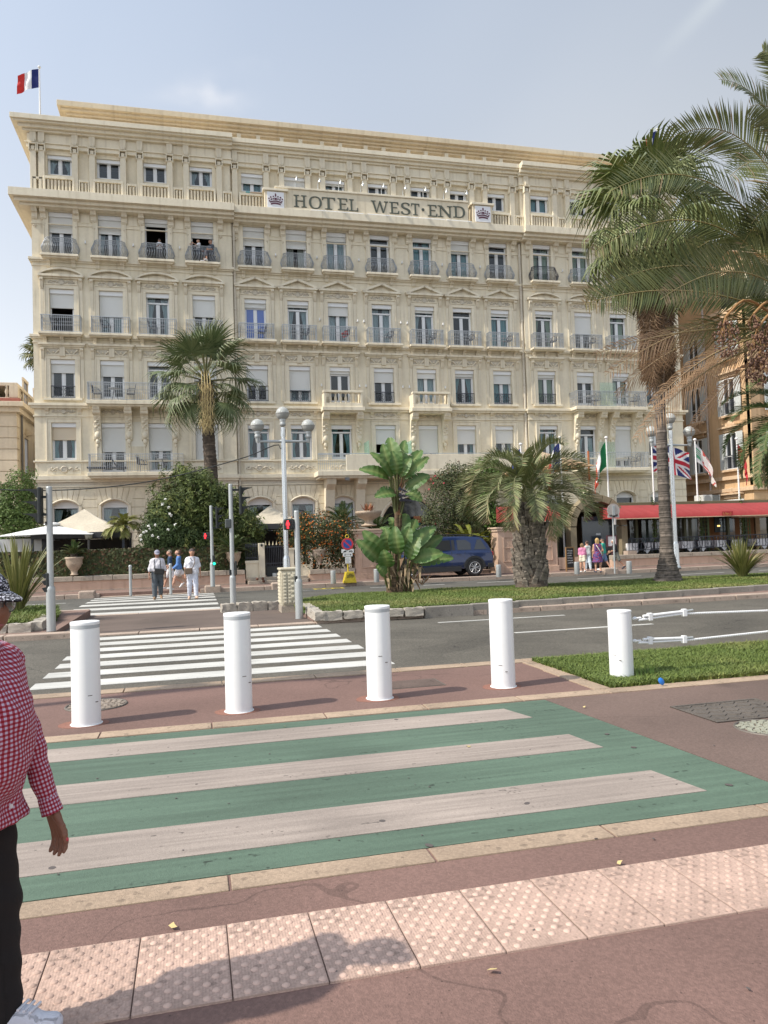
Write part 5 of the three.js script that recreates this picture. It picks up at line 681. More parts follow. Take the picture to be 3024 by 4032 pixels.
{
const z=-39,B=P(60,2200,z);const L=(px,py,rx,ry,dz=0)=>{const p=P(px,py,z+dz);return[p.x-B.x,p.y-0.1,dz,rx,ry,rx];};
const o=tag(base('wisteria_tree',[B.x,0.1,z]),'light green leafy tree before the neighbouring building at the left','tree');part('crown',leafCloud([L(75,1910,0.7,0.8),L(60,1990,0.9,1.1),L(110,1990,0.6,0.9),L(25,1925,0.5,0.35),L(120,1905,0.35,0.7),L(40,2070,1.2,0.9),L(100,2065,0.9,0.8),L(0,2010,0.8,0.7)],11000,{size:0.13,asp:0.4,c1:[0.06,0.11,0.02],c2:[0.15,0.22,0.05],seed:75,noise:0.4}),mLeafMatte,o);stems(o,'trunk',[[V(0,0,0),V(0.1,3.2,0),0.12,0.06],[V(0.1,2.2,0),V(0.7,4,0.1),0.06,0.02],[V(0,2.4,0),V(-0.5,4,0),0.05,0.02]]);
shrub('leafy_shrub',[P(10,2150,-37).x,0.1,-37],[[-0.3,1.4,0,1.0,1.0,0.6],[0.6,1.2,0,0.8,0.9,0.6],[-1.2,1.9,0,0.9,0.9,0.6]],5000,{size:0.14,asp:0.3,c1:[0.05,0.10,0.02],c2:[0.13,0.2,0.05],seed:77},'green shrub at the left edge behind the white parasol','shrub');
const pz=-35.6,PB=P(492,2180,pz),PC=P(492,2010+70,pz),hh=PC.y-0.1;const y=tag(base('yucca_tree',[PB.x,0.1,pz]),'slim yellow green yucca tree beside the cream tent','tree');part('trunk',trunkGeo([V(0,0,0),V(0.03,hh*0.5,0),V(0,hh,0)],[0.09,0.07,0.06],10,0.06),mPalmBark,y);const fv=[0,1].map(k=>featherFrond({L:0.8,bend:100+30*k,n:24,leaf:0.34,width:0.028,vee:15,c1:[0.2,0.25,0.06],c2:[0.38,0.36,0.10],seed:150+k,rw:0.012,droop:0.5})),r=rng(5);for(let k=0;k<22;k++){const m=part('frond',fv[k%2],mLeafVC,y,[0,hh+0.1*r(),0]);orient(m,k*2.4,R(lerp(85,5,k/22)));}for(let k=0;k<8;k++){const m=part('frond',fv[k%2],mLeafVC,y,[-0.25,hh-0.05,0]);orient(m,R(230+k*14),R(20));}
const zB=-62,q=P(118,1400,zB);const bp=tag(base('fan_palm',[q.x+1.0,0,zB]),'palm mostly hidden behind the left end of the hotel with frond tips showing','palm tree');part('trunk',trunkGeo([V(0,0,0),V(0,6,0),V(0,q.y-0.2,0)],[0.4,0.3,0.28],12),mPalmBark,bp);const v=fanLeaf({petiole:0.9,radius:1.1,n:24,c1:GRN.fan1,c2:[0.3,0.26,0.12],seed:5,droop:0.4});for(let k=0;k<26;k++){const m=part('frond',v,mLeafVC,bp,[0,q.y,0]);orient(m,k*2.4,R(lerp(70,-40,k/26)));}
}
{
const place=(px,py,z,n,L,label,seed,el0=85,el1=5)=>{const p=P(px,py,z),o=tag(base('cycad_plant',[p.x,p.y,z]),label,'plant'),fv=[0,1,2].map(k=>featherFrond({L,bend:40+18*k,n:44,leaf:L*0.24,width:0.02,vee:20,c1:[0.05,0.10,0.025],c2:[0.11,0.17,0.05],seed:seed+k,rw:0.012,droop:0.03})),r=rng(seed);for(let k=0;k<n;k++){const m=part('frond',fv[k%3],mLeafVC,o);orient(m,k*2.39996,R(lerp(el0,el1,k/n)));m.scale.setScalar(0.85+0.3*r());}new MB().cyl(0,Math.max(-p.y+0.1,-1.6),0.05,0,0.16,0.13,9).build('trunk',mPalmBark,o);return o;};
place(1348,2075,-35.4,30,1.15,'bushy palm rising behind the orange flowered shrub',160);place(1480,2100,-36.2,26,1.15,'dark cycad behind the stone urn on the entrance pillar',170,70,-10);
place(292,2186,-33.7,22,0.62,'cycad growing in the left stone urn on the wall',180,85,15);place(915,2172,-33.55,24,0.85,'cycad growing in the right stone urn by the gate',190,85,0);
const z=-33.4,q=P(1450,2013,z),ag=tag(base('agave_plant',[q.x,q.y,z]),'red brown spiky succulent in the stone bowl on the entrance pillar','plant'),r=rng(3);for(let k=0;k<40;k++){const t=new Tri(),az=r()*6.28,el=R(35+50*r()),L=0.4*(0.6+0.5*r()),d=V(Math.cos(az)*Math.cos(el),Math.sin(el),Math.sin(az)*Math.cos(el)),s=V(-Math.sin(az),0,Math.cos(az)).multiplyScalar(0.03),c=mix3([0.32,0.09,0.045],[0.40,0.22,0.10],r());const A=t.v(s.clone().negate(),c),B=t.v(s,c),C=t.v(V(0,-0.02,0),c),E=t.v(d.clone().multiplyScalar(L),c),M=t.v(d.clone().multiplyScalar(L*.5).addScaledVector(s,1.2),c),N=t.v(d.clone().multiplyScalar(L*.5).addScaledVector(s,-1.2),c);t.t(A,C,N);t.t(C,M,N);t.t(C,B,M);t.t(N,M,E);part('leaf',t.geo(),mLeafMatte,ag,[(r()-.5)*0.3,0,(r()-.5)*0.3]);}
}
const tuftG=(()=>{const t=new Tri(),r=rng(81);for(let k=0;k<7;k++){const az=r()*6.28,d=V(Math.cos(az),0,Math.sin(az)),s=V(-d.z,0,d.x).multiplyScalar(0.0032+0.002*r()),h=0.6+0.6*r(),ln=0.25+0.5*r(),o=V((r()-.5)*0.03,0,(r()-.5)*0.03),c=mix3([0.8,0.85,0.7],[1.15,1.15,1.0],r());const p1=o.clone().addScaledVector(d,0.05*ln*h*0.4).add(V(0,0.05*h*0.6,0)),p2=o.clone().addScaledVector(d,0.05*ln*h*1.3).add(V(0,0.05*h,0));const A=t.v(o.clone().sub(s),c),B=t.v(o.clone().add(s),c),C=t.v(p1.clone().add(s.clone().multiplyScalar(0.8)),c),D=t.v(p1.clone().sub(s.clone().multiplyScalar(0.8)),c),E=t.v(p2,c);t.t(A,B,C);t.t(A,C,D);t.t(D,C,E);}return t.geo();})();
const mGrass=mat(1,1,1,{vc:true,rough:0.7,transmission:0.2});
function grass(label,n,inside,x0,x1,z0,z1,y,sc,seed){const im=new THREE.InstancedMesh(tuftG,mGrass,n);const r=rng(seed),c=new THREE.Color();let k=0,guard=0;while(k<n&&guard++<n*6){const x=lerp(x0,x1,r()),z=lerp(z0,z1,r());if(!inside(x,z))continue;const f=fbm((x*0.13%1+1)%1,(z*0.17%1+1)%1,5,83,3);const s=sc*(0.7+0.6*r())*(0.75+0.5*f);im.setMatrixAt(k,M4(x,y,z,(r()-.5)*0.5,r()*6.28,(r()-.5)*0.5,s*1.3,s,s*1.3));const dryK=clamp((f-0.48)*4,0,0.9)*r(),q=mix3(mix3([0.10,0.155,0.03],[0.20,0.25,0.06],r()),[0.36,0.31,0.14],dryK);c.setRGB(...q);im.setColorAt(k,c);k++;}im.count=k;im.name=numbered('grass');im.castShadow=im.receiveShadow=true;scene.add(im);return tag(im,label,'grass',null,'stuff');}
const inPoly=(poly)=>(x,z)=>{let c=false;for(let i=0,j=poly.length-1;i<poly.length;j=i++){const[xi,zi]=poly[i],[xj,zj]=poly[j],zz=-z;if((zi>zz)!==(zj>zz)&&x<(xj-xi)*(zz-zi)/(zj-zi)+xi)c=!c;}return c;};
grass('short green grass of the front lawn around the last bollard',80000,(x,z)=>true,4.22,12.5,-9.25,-7.3,0.008,1.0,85);
grass('green grass on the median under the palms',110000,inPoly(bedShape.map(p=>[p[0],p[1]])),2.4,24,-22.4,-16.7,0.075,1.25,87);
grass('green grass in the stone edged bed at the left',9000,inPoly(bedL),-7,-3,-22.4,-17.5,0.075,2.6,89);
{const im=new MB(),r=rng(19),b=G(2447,2652,0);for(let k=0;k<40;k++){const a=r()*6.28,d=0.135+0.06*r();const p=V(b.x+Math.cos(a)*d,0,-7.75+Math.sin(a)*d);im.bar(p,p.clone().add(V((r()-.5)*0.06,0.10+0.07*r(),(r()-.5)*0.06)),0.004,0.001,3);}tag(im.build('grass',mat(0.10,0.19,0.035,{rough:0.7})),'longer grass blades round the foot of the last bollard','grass',null,'stuff');}
// ================================================================ walls, neighbours, street furniture
const mPink=mat(0.66,0.475,0.37,{map:T.plaster,rough:0.92,bump:T.fineBump,bs:0.003});
const mCoping=mat(0.55,0.47,0.38,{map:rep(T.stone,1.2),rough:0.95,bump:T.stone,bs:0.006});
const mMetal=mat(0.46,0.48,0.48,{rough:0.42,metal:0.35});
const mChrome=mat(0.62,0.64,0.65,{rough:0.22,metal:0.85});
const mBlack=mat(0.018,0.022,0.022,{rough:0.55});
const mWhiteB=mat(0.86,0.87,0.88,{rough:0.42,map:makeTex(512,2,(u,v)=>{const a=fbm(u,v,6,3,4),d=vnoise(u,v,60,5)*vnoise(u,v,23,6);return 0.955+0.04*a-(d>0.74?(d-0.74)*1.6:0);})});
const mTerra=mat(0.66,0.52,0.39,{map:T.stone,rough:0.85});
const WZ=-33.45;
function lowWall(x0,x1,h,label,n,cap=true){
const o=tag(base('low_wall',[(x0+x1)/2,YP-0.05,WZ]),label,'wall'),w=(x1-x0)/2;new MB().box(-w,w,0,h-0.2,-0.4,0).build('wall_body',mPink,o);new MB().box(-w,w,0.0,0.12,0.001,0.025).build('plinth',mCreamFar,o);
if(cap)for(let k=0;k<n;k++)new MB().box(lerp(-w,w,k/n)+0.008,lerp(-w,w,(k+1)/n)-0.008,h-0.199,h+0.01*(k%3?0:1),-0.46,0.06,0.02).build('coping_stone',mCoping,o);return o;
}
const wx=(px,py=2280)=>P(px,py,WZ).x;
const hL=P(500,2262,WZ).y-YP+0.05;
lowWall(wx(-120),wx(966),hL,'long low pinkish wall with stone coping in front of the clipped hedge',14);
lowWall(wx(1220),wx(1400),P(1300,2236,WZ).y-YP,'short low pinkish wall with stone coping behind the no parking sign',3);
lowWall(wx(2420),wx(3300),P(2700,2180,WZ).y-YP+0.1,'low pinkish wall with stone coping below the restaurant terrace',12);
{
const o=tag(base('gate_wall',[wx(1030),YP,WZ-0.25]),'cream wall with iron railing and slim pillar at the hotel side gate','gate wall');const X=px=>wx(px)-wx(1030),Y=py=>P(1050,py,WZ-0.25).y-YP;
new MB().box(X(970),X(1022),0.2,Y(2216),-0.15,0.1,0.01).build('wall_body',mWall,o);new MB().box(X(968),X(1022),Y(2216),Y(2205),-0.18,0.13,0.01).build('ledge',mTrim,o);
const rl=new MB();for(let k=0;k<8;k++){const x=lerp(X(972),X(1018),k/7);rl.cyl(x,Y(2205),Y(2145),0,0.012,0.012,6);rl.add(new THREE.ConeGeometry(0.035,0.14,6),M4(x,Y(2140),0));}rl.box(X(970),X(1020),Y(2196),Y(2193),-0.01,0.01).box(X(970),X(1020),Y(2152),Y(2149),-0.01,0.01);rl.build('railing',mIronDark,o);
new MB().box(X(1022),X(1046),0.1,Y(2138),-0.16,0.17,0.015).build('pillar',mTrim,o);new MB().sph((X(1022)+X(1046))/2,Y(2146),0.18,0.05,0.07,0.05,8).build('intercom',mBlack,o);
const p2=tag(base('gate_pillar',[wx(1148),YP,WZ-0.25]),'cream gate pillar at the right of the dark iron gate','pillar');new MB().box(-0.15,0.15,0.1,Y(2168),-0.16,0.17,0.015).build('pillar',mTrim,p2);new MB().box(-0.18,0.18,Y(2168)+.001,Y(2168)+0.08,-0.19,0.2,0.01).build('cap',mTrim,p2);new MB().box(0.16,0.9,0.1,Y(2228),-0.1,0.1,0.01).build('wall_body',mWall,p2);
const g=tag(base('iron_gate',[wx(1096),YP,WZ-0.35]),'dark iron gate with pale spear tips between the cream pillars','gate');const w=(X(1136)-X(1050))/2,h=Y(2145);new MB().box(-w,w,0.25,h*0.42,-0.02,0.02).build('lower_panel',mBlack,g);const b=new MB();for(let k=0;k<=12;k++)b.cyl(lerp(-w,w,k/12),h*0.42,h,0,0.013,0.013,6);b.box(-w,w,h-0.12,h-0.08,-0.015,0.015).box(-w,w,0.5*h,0.5*h+0.04,-0.015,0.015);for(let k=0;k<6;k++)b.add(new THREE.TorusGeometry(0.08,0.01,4,10),M4(lerp(-w*0.8,w*0.8,k/5),h*0.47,0));b.build('bars',mIronDark,g);const tp=new MB();for(let k=0;k<=6;k++)tp.add(new THREE.ConeGeometry(0.04,0.2,6),M4(lerp(-w,w,k/6),h+0.08,0));tp.build('spear_tips',mat(0.55,0.48,0.32,{rough:0.6}),g);
const s=tag(base('steps',[wx(1090),YP,WZ]),'two stone steps up to the iron gate','steps');for(let k=0;k<2;k++)new MB().box(wx(975)-wx(1090),wx(1210)-wx(1090),k*0.14,0.14+k*0.14,-0.7,0.35-k*0.3,0.012).build('step',mCoping,s);
const bl=tag(base('flower_balls',[wx(1030),YP+0.3,WZ+0.3]),'three small brown knob feet on the gate steps','ornament');const bb=new MB();for(const[x,y]of[[1013,2280],[1035,2278],[1038,2288]]){const p=P(x,y,WZ+0.36);bb.sph(p.x-wx(1030),p.y-YP-0.3,0.06,0.06,0.06,0.06,8);}bb.build('knob',mat(0.12,0.05,0.03),bl);
}
function pillarBlock(x0,x1,h,label,z=WZ){const o=tag(base('entrance_pillar',[(x0+x1)/2,YP-0.05,z]),label,'pillar'),w=(x1-x0)/2;new MB().box(-w,w,0,h-0.2,-0.9,0,0.015).build('pillar_body',mPink,o);new MB().box(-w-0.05,w+0.05,0,0.3,-0.95,0.04,0.01).build('plinth',mPink,o);new MB().box(-w-0.1,w+0.1,h-0.08,h,-1.0,0.1,0.012).box(-w-0.05,w+0.05,h-0.2,h-0.081,-0.95,0.05,0.01).build('cap',mat(0.66,0.50,0.39,{map:T.plaster,rough:0.9}),o);const f=new MB(),a=w-0.25,y0=0.55,y1=h-0.45;f.box(-a,a,y1-0.05,y1,0.001,0.03,0.008).box(-a,a,y0,y0+0.05,0.001,0.03,0.008).box(-a,-a+0.05,y0+.051,y1-.051,0.001,0.03,0.008).box(a-0.05,a,y0+.051,y1-.051,0.001,0.03,0.008).box(-a,a,y1-0.55,y1-0.51,0.001,0.03,0.008);f.build('panel_moulding',mPink,o);return o;}
pillarBlock(wx(1402),wx(1570),P(1460,2078,WZ).y-YP,'pinkish entrance pillar block carrying the wide stone bowl');
pillarBlock(wx(1966),wx(2200),P(2010,2062,WZ).y-YP-0.1,'pinkish entrance pillar block at the right of the driveway behind the stout palm');
function urn(px,py0,py1,prof,label,z,m=mTerra,band){const A=P(px,py0,z),B=P(px,py1,z),h=B.y-A.y;const o=tag(base('stone_urn',A),label,'urn');new MB().lathe(prof.map(p=>[p[0]*h,p[1]*h]),24).build('bowl',m,o);if(band){const b=new MB();for(let k=0;k<4;k++){const a=k*Math.PI/2+0.1;b.add(new THREE.TorusGeometry(0.07*h,0.018*h,6,14),M4(Math.sin(a)*0.40*h,0.66*h,Math.cos(a)*0.40*h,-0.25,a,0));}b.build('medallion',m,o);}new MB().add(new THREE.CylinderGeometry(prof[prof.length-3][0]*h*0.8,prof[prof.length-3][0]*h*0.8,0.02,16),M4(0,h*0.93,0)).build('soil',mSoil,o);return o;}
const vase=[[0,0],[0.2,0],[0.2,0.05],[0.15,0.1],[0.17,0.24],[0.24,0.32],[0.36,0.48],[0.42,0.68],[0.43,0.86],[0.48,0.9],[0.48,0.98],[0.42,0.99],[0.40,0.9]];
const bowl=[[0,0],[0.5,0],[0.5,0.1],[0.3,0.16],[0.26,0.3],[0.3,0.42],[0.66,0.6],[0.82,0.82],[0.86,0.86],[0.86,0.97],[0.8,0.98],[0.76,0.9]];
urn(293,2265,2192,vase,'pale stone urn with ring medallions on the left low wall',WZ-0.15,mTerra,true);urn(921,2236,2172,vase,'pale stone urn on the wall behind the traffic light left of the gate',WZ-0.15,mTerra,true);urn(1257,2224,2162,vase,'stone urn half covered by the orange flowered shrub',WZ-0.15,mat(0.62,0.5,0.39,{map:T.stone,rough:0.9}),true);
urn(1453,2072,2011,bowl,'wide stone bowl on the pinkish entrance pillar',WZ-0.4,mTerra);
function tent(x0,x1,z0,z1,yE,yA,label,mRoof,valance=0.25,dark=true){const o=tag(base('garden_tent',[(x0+x1)/2,0.1,(z0+z1)/2]),label,'tent'),w=(x1-x0)/2,d=(z1-z0)/2,e=yE-0.1,a=yA-0.1;const t=new Tri(),c=[1,1,1];const N=8;
const corners=[[-w,d],[w,d],[w,-d],[-w,-d]];for(let s=0;s<4;s++){const[ax,az]=corners[s],[bx,bz]=corners[(s+1)%4];const g=[];for(let j=0;j<=N;j++){const row=[];for(let i=0;i<=N;i++){const u=i/N,v=j/N,x=lerp(ax,bx,u)*(1-v),z=lerp(az,bz,u)*(1-v),y=lerp(e,a,v)-0.12*Math.sin(Math.PI*v)*(a-e)*0.5-0.05*Math.sin(Math.PI*u)*(1-v);row.push(t.v(V(x,y,z),c));}g.push(row);}for(let j=0;j<N;j++)for(let i=0;i<N;i++){t.t(g[j][i],g[j][i+1],g[j+1][i+1]);t.t(g[j][i],g[j+1][i+1],g[j+1][i]);}}
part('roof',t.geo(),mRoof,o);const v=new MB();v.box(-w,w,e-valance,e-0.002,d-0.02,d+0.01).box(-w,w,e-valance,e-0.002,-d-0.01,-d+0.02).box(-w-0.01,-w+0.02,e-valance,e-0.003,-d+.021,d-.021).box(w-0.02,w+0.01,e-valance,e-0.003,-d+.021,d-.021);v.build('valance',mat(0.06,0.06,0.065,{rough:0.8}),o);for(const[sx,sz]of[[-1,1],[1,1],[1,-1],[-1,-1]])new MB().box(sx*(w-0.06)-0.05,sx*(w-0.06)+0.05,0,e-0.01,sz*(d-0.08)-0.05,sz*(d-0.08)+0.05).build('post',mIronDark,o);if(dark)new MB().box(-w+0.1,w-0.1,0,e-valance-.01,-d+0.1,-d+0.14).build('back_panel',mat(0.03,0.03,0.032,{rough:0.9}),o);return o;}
const mCanvasC=mat(0.82,0.73,0.58,{rough:0.9,transmission:0.2,map:T.mottle}),mCanvasW=mat(0.84,0.84,0.83,{rough:0.85,transmission:0.2});
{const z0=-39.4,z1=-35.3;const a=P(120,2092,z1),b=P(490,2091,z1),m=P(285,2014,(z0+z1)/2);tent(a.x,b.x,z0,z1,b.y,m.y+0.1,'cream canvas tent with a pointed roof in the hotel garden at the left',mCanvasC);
const c=P(1050,2062,-35.0),d=P(1200,2050,-35.0),n=P(1100,2011,-36.5);tent(c.x-1.1,d.x,-38.2,-35.0,c.y,n.y+0.25,'beige canvas tent with a pointed roof beside the orange flowered shrub',mCanvasC);
const zp=-34.95,A=P(-6,2112,zp),B=P(364,2117,zp),C=P(180,2067,zp-0.8),cx=(A.x+B.x)/2,w=(B.x-A.x)/2;const o=tag(base('garden_parasol',[cx,0.1,zp-0.9]),'big white square parasol behind the clipped hedge at the left','parasol');const t=new Tri(),cc=[1,1,1],e=A.y-0.1,ap=C.y-0.1;const K=8,top=t.v(V(0.1,ap,0),cc),rim=[];for(let k=0;k<K;k++){const q=[[-1,.9],[0,.95],[1,.9],[1.0,0],[1,-.9],[0,-.95],[-1,-.9],[-1.0,0]][k];rim.push(t.v(V(q[0]*w,e+(k%2?0.06:0),q[1]*1.35),cc));}for(let k=0;k<K;k++)t.t(rim[k],rim[(k+1)%K],top);part('canopy',t.geo(),mCanvasW,o);const vv=new MB();for(let k=0;k<K;k++){const q=i=>V(t.p[rim[i%K]*3],t.p[rim[i%K]*3+1]-0.02,t.p[rim[i%K]*3+2]);vv.bar(q(k),q(k+1),0.02,0.02,5);}vv.build('edge_hem',mCanvasW,o);new MB().cyl(0,0,ap,0,0.05,0.05,10).build('pole',mIronDark,o);const rb=new MB();for(let k=0;k<8;k+=2)rb.bar(V(0,ap-0.1,0),V(t.p[rim[k]*3],t.p[rim[k]*3+1]-0.05,t.p[rim[k]*3+2]),0.02,0.015,5);rb.build('rib',mIronDark,o);new MB().sph(0.1,ap+0.03,0,0.35,0.08,0.35,10).build('cap',mCanvasW,o);
const wl=tag(base('garden_screen',[P(70,2150,-35.9).x,0.1,-36.0]),'white screen wall with dark posts under the white parasol','screen');const hw=0.95,hh=P(70,2122,-36).y-0.1;new MB().box(-hw,hw,0,hh,-0.05,0).build('panel',mat(0.68,0.68,0.66,{rough:0.8}),wl);for(const s of[-1,1])new MB().box(s*(hw+0.14)-0.14,s*(hw+0.14)+0.14,0,hh+0.15,-0.1,0.06).build('post',mat(0.07,0.075,0.085,{rough:0.7}),wl);
const lm=tag(base('garden_lantern',P(350,2180,-34.85)),'small garden lamp on a post behind the hedge before the tent','lamp');new MB().cyl(0,-0.8,0.62,0,0.05,0.05,8).build('post',mat(0.12,0.11,0.1),lm);new MB().lathe([[0,0.62],[0.14,0.64],[0.16,0.8],[0.1,0.9],[0,0.92]],12).build('lamp_head',mat(0.4,0.37,0.3,{rough:0.6}),lm);}
{
const mBand=mat(0.42,0.44,0.46,{rough:0.5});const info=[[341,2850,'leftmost of the five tall white bollards, next to the round manhole cover'],[942,2799,'second tall white bollard from the left, in front of the near zebra crossing'],[1496,2749,'middle white bollard of the five, at the right end of the near zebra crossing'],[1983,2703,'fourth tall white bollard, on red asphalt beside the lawn corner'],[2447,2655,'rightmost white bollard, standing in the lawn and holding the steel cables']];const cx=[],hs=[2445,2411,2383,2358,2401];
const cyl=new MB().lathe([[0,-0.05],[0.133,-0.05],[0.133,0.0],[0.130,0.02],[0.129,0.925],[0.132,0.93],[0.132,0.95],[0.128,0.956],[0,0.958]],36).geo(),bandG=new MB().lathe([[0.1302,0.895],[0.1306,0.895],[0.1306,0.927],[0.1302,0.927]],36).geo(),jointG=new MB().lathe([[0.13,0],[0.142,0.0],[0.145,0.006],[0.13,0.008]],28).geo();
const mk=new MB();const scuff=[new MB().box(-0.02,0.02,-0.003,0.003,0.1285,0.131).box(0.05,0.075,-0.07,-0.063,0.117,0.122).geo()];
let proto;info.forEach(([px,py,l],i)=>{const p=G(px,py,0);if(i===4)p.z=-7.75,p.x=P(2446,2600,-7.75).x;let o;if(!proto){proto=o=base('white_bollard',p);part('post',cyl,mWhiteB,o);if(1)part('grey_band',bandG,mBand,o);part('base_ring',jointG,mWhiteB,o);part('scuff_mark',scuff[0],mat(0.12,0.1,0.09),o,[0,0.28,0],0.4);}else{o=proto.clone();o.name=numbered('white_bollard');o.position.copy(p);scene.add(o);o.children[3].rotation.y=0.9-i*0.5;o.children[3].position.y=0.25+0.1*(i%3);if(i>2)o.remove(o.children[1]);}
tag(o,l,'bollard','white bollards between promenade and road');const top=P(px,hs[i],p.z).y;o.scale.y=top/0.958;});
{const ps=structure(base('paint_marks'),'orange red paint overspray round the feet of the white bollards'),r=rng(3);for(const[px,py]of[[341,2850],[942,2799],[1496,2749],[1983,2703]]){const p=G(px,py,0),s=new THREE.Shape();for(let k=0;k<=26;k++){const a=k/26*6.283,q=0.17+0.05*vnoise(k/26,0.5,9,px);k?s.lineTo(Math.cos(a)*q*1.15,Math.sin(a)*q*0.9):s.moveTo(Math.cos(a)*q*1.15,Math.sin(a)*q*0.9);}const g=new THREE.ExtrudeGeometry(s,{depth:0.003,bevelEnabled:false});g.rotateX(-Math.PI/2);part('paint_ring',boxUV(g),mat(0.36,0.165,0.12,{map:T.redAsphalt,rough:0.85}),ps,[p.x-0.02,0,p.z]);}}
const z=-7.75,A=P(2497,2432,z),B=P(2497,2520,z);const rig=(py0,py1,pyc,label,X)=>{const p0=P(2495,py0,z),p1=P(2728,py1,z),c1=P(3024,pyc,z);const o=tag(base('steel_cable',[p0.x,p0.y,z]),label,'cable');const d=p1.clone().sub(p0),dir=d.clone().normalize(),up=V(-dir.y,dir.x,0);const at=(t,u)=>V(0,0,0).addScaledVector(d,t).addScaledVector(up,u);new MB().bar(at(-0.02,0),at(0.12,0),0.013,0.013,8).sph(at(0.02,0).x,at(0.02,0).y,0,0.025,0.022,0.025,8).build('anchor_eye',mWhiteB,o);const sl=new MB();sl.bar(at(0.16,0.014),at(0.9,0.014),0.017,0.017,10).bar(at(0.08,-0.022),at(0.3,-0.022),0.016,0.016,8).bar(at(0.27,-0.02),at(0.86,-0.012),0.012,0.012,8);sl.build('tension_rods',mWhiteB,o);const cl=new MB();for(const t of[0.27,0.85]){const q=at(t,0);cl.add(new RoundedBoxGeometry(0.05,0.085,0.05,1,0.006),M4(q.x,q.y,0,0,0,Math.atan2(dir.y,dir.x)));}cl.build('clamp_block',mWhiteB,o);new MB().bar(at(0.9,0.014),at(1.0,0.018),0.014,0.014,8).build('end_ferrule',mMetal,o);const e=V(c1.x-p0.x,c1.y-p0.y,0),st=at(0.86,-0.012),far=st.clone().lerp(e,6);const n=5,cb=new MB(),pts=[];new MB().bar(st,far,0.011,0.011,8).build('cable',mWhiteB,o);const dd=far.clone().sub(st),L=Math.min(dd.length(),2.6),ud=dd.normalize(),uu=V(-ud.y,ud.x,0);for(let k=0;k<L/0.03;k++){const c=st.clone().addScaledVector(ud,k*0.03);cb.bar(c.clone().addScaledVector(uu,-0.011).add(V(0,0,0.008)),c.clone().addScaledVector(ud,0.02).addScaledVector(uu,0.011).add(V(0,0,0.008)),0.005,0.005,4);}cb.build('twisted_strand',mWhiteB,o);return o;};
rig(2436,2408,2404,'upper steel cable with white tensioner on the rightmost bollard');rig(2524,2516,2486,'lower steel cable with white tensioner on the rightmost bollard');
}
{
const g1=new MB().lathe([[0,0],[0.11,0],[0.11,0.62],[0.1,0.645],[0,0.65]],20).geo();const list=[[1083,2295,2256,'short grey metal bollard in front of the gate steps'],[1313,2298,2246,'short grey metal bollard left of the yellow sign stand'],[1483,2292,2240,'short grey metal bollard at the foot of the entrance pillar'],[1964,2272,2223,'short grey metal bollard behind the rear bumper of the blue car'],[2272,2261,2212,'short grey metal bollard in front of the group of pedestrians'],[2478,2258,2209,'short grey metal bollard right of the no entry sign post']];
list.forEach(([px,y0,y1,l])=>{const p=G(px,y0,YP),t=P(px,y1,p.z),o=tag(base('metal_bollard',p),l,'bollard','grey metal bollards along the hotel pavement');const m=part('post',g1,mMetal,o);m.scale.set(1,(t.y-p.y)/0.65,1);});
const g2=new MB().lathe([[0,0],[0.055,0],[0.055,1.15],[0.068,1.16],[0.06,1.2],[0.04,1.23],[0,1.235]],16).geo();for(const[px,y0,y1,l]of[[515,2346,2224,'slim grey post at the kerb left of the old man'],[673,2340,2218,'slim grey post at the kerb between the two crossing people']]){const p=G(px,y0,Y2+0.03),t=P(px,y1,p.z),o=tag(base('metal_post',p),l,'post','slim grey posts at the far zebra crossing');part('post',g2,mMetal,o).scale.set(1,(t.y-p.y)/1.235,1);}
}
function lampPost(p,yTop,yArm,gr,label){
const o=tag(base('street_lamp',p),label,'street lamp'),h=yTop-p.y,ha=yArm-p.y,s=gr/0.27;const pl=new MB();pl.lathe([[0,0],[0.2,0],[0.2,0.1],[0.15,0.16],[0.135,1.1],[0.11,1.18],[0.09,1.25],[0.07,h-gr*2-0.75*s],[0.1,h-gr*2-0.72*s],[0.1,h-gr*2-0.35*s]],18);for(let k=0;k<8;k++){const a=k*Math.PI/4;pl.cyl(Math.cos(a)*0.075,1.2,h-gr*2-0.8*s,Math.sin(a)*0.075,0.02,0.015,6);}pl.build('pole',mChrome,o);
const arm=(s1)=>{new MB().bar(V(0,ha,0),V(s1*1.02*s,ha,0),0.06,0.035,8).cyl(s1*1.02*s,ha-0.05,ha+0.1,0,0.06,0.09,12).build('arm',mMetal,o);globe(s1*1.02*s,ha+0.1);};
const mUp=mat(0.80,0.82,0.80,{transmission:0.55,rough:0.18,phys:true}),mLo=mat(0.34,0.34,0.32,{rough:0.5});
function globe(x,y){const g=gr,c=y+0.3*s+g*0.85;new MB().lathe([[0.0,0],[0.075*s,0],[0.12*s,0.06*s],[0.12*s,0.14*s],[0.095*s,0.17*s],[0.12*s,0.2*s],[0.13*s,0.3*s],[0.1*s,0.33*s]],16,M4(x,y,0)).build('lamp_holder',mMetal,o);const low=new THREE.SphereGeometry(g,24,10,0,Math.PI*2,Math.PI*0.5,Math.PI*0.5),up=new THREE.SphereGeometry(g,24,10,0,Math.PI*2,0,Math.PI*0.5);const L=new MB().add(low,M4(x,c,0));L.lathe([[g-0.004,-0.02],[g+0.012,-0.02],[g+0.012,0.02],[g-0.004,0.02]],24,M4(x,c,0));const lamp=L.build('globe_bowl',mLo,o);new MB().add(up,M4(x,c,0)).build('globe_dome',mUp,lamp);new MB().cyl(x,c-0.12,c+0.1,0,0.06,0.05,10).build('lamp_bulb',mat(0.75,0.75,0.7,{rough:0.5}),lamp);}
arm(-1);arm(1);globe(0,h-gr*1.85-0.35*s);return o;
}
const lampL=G(1131,2316,YP),lampR=G(2664,2241,YP);
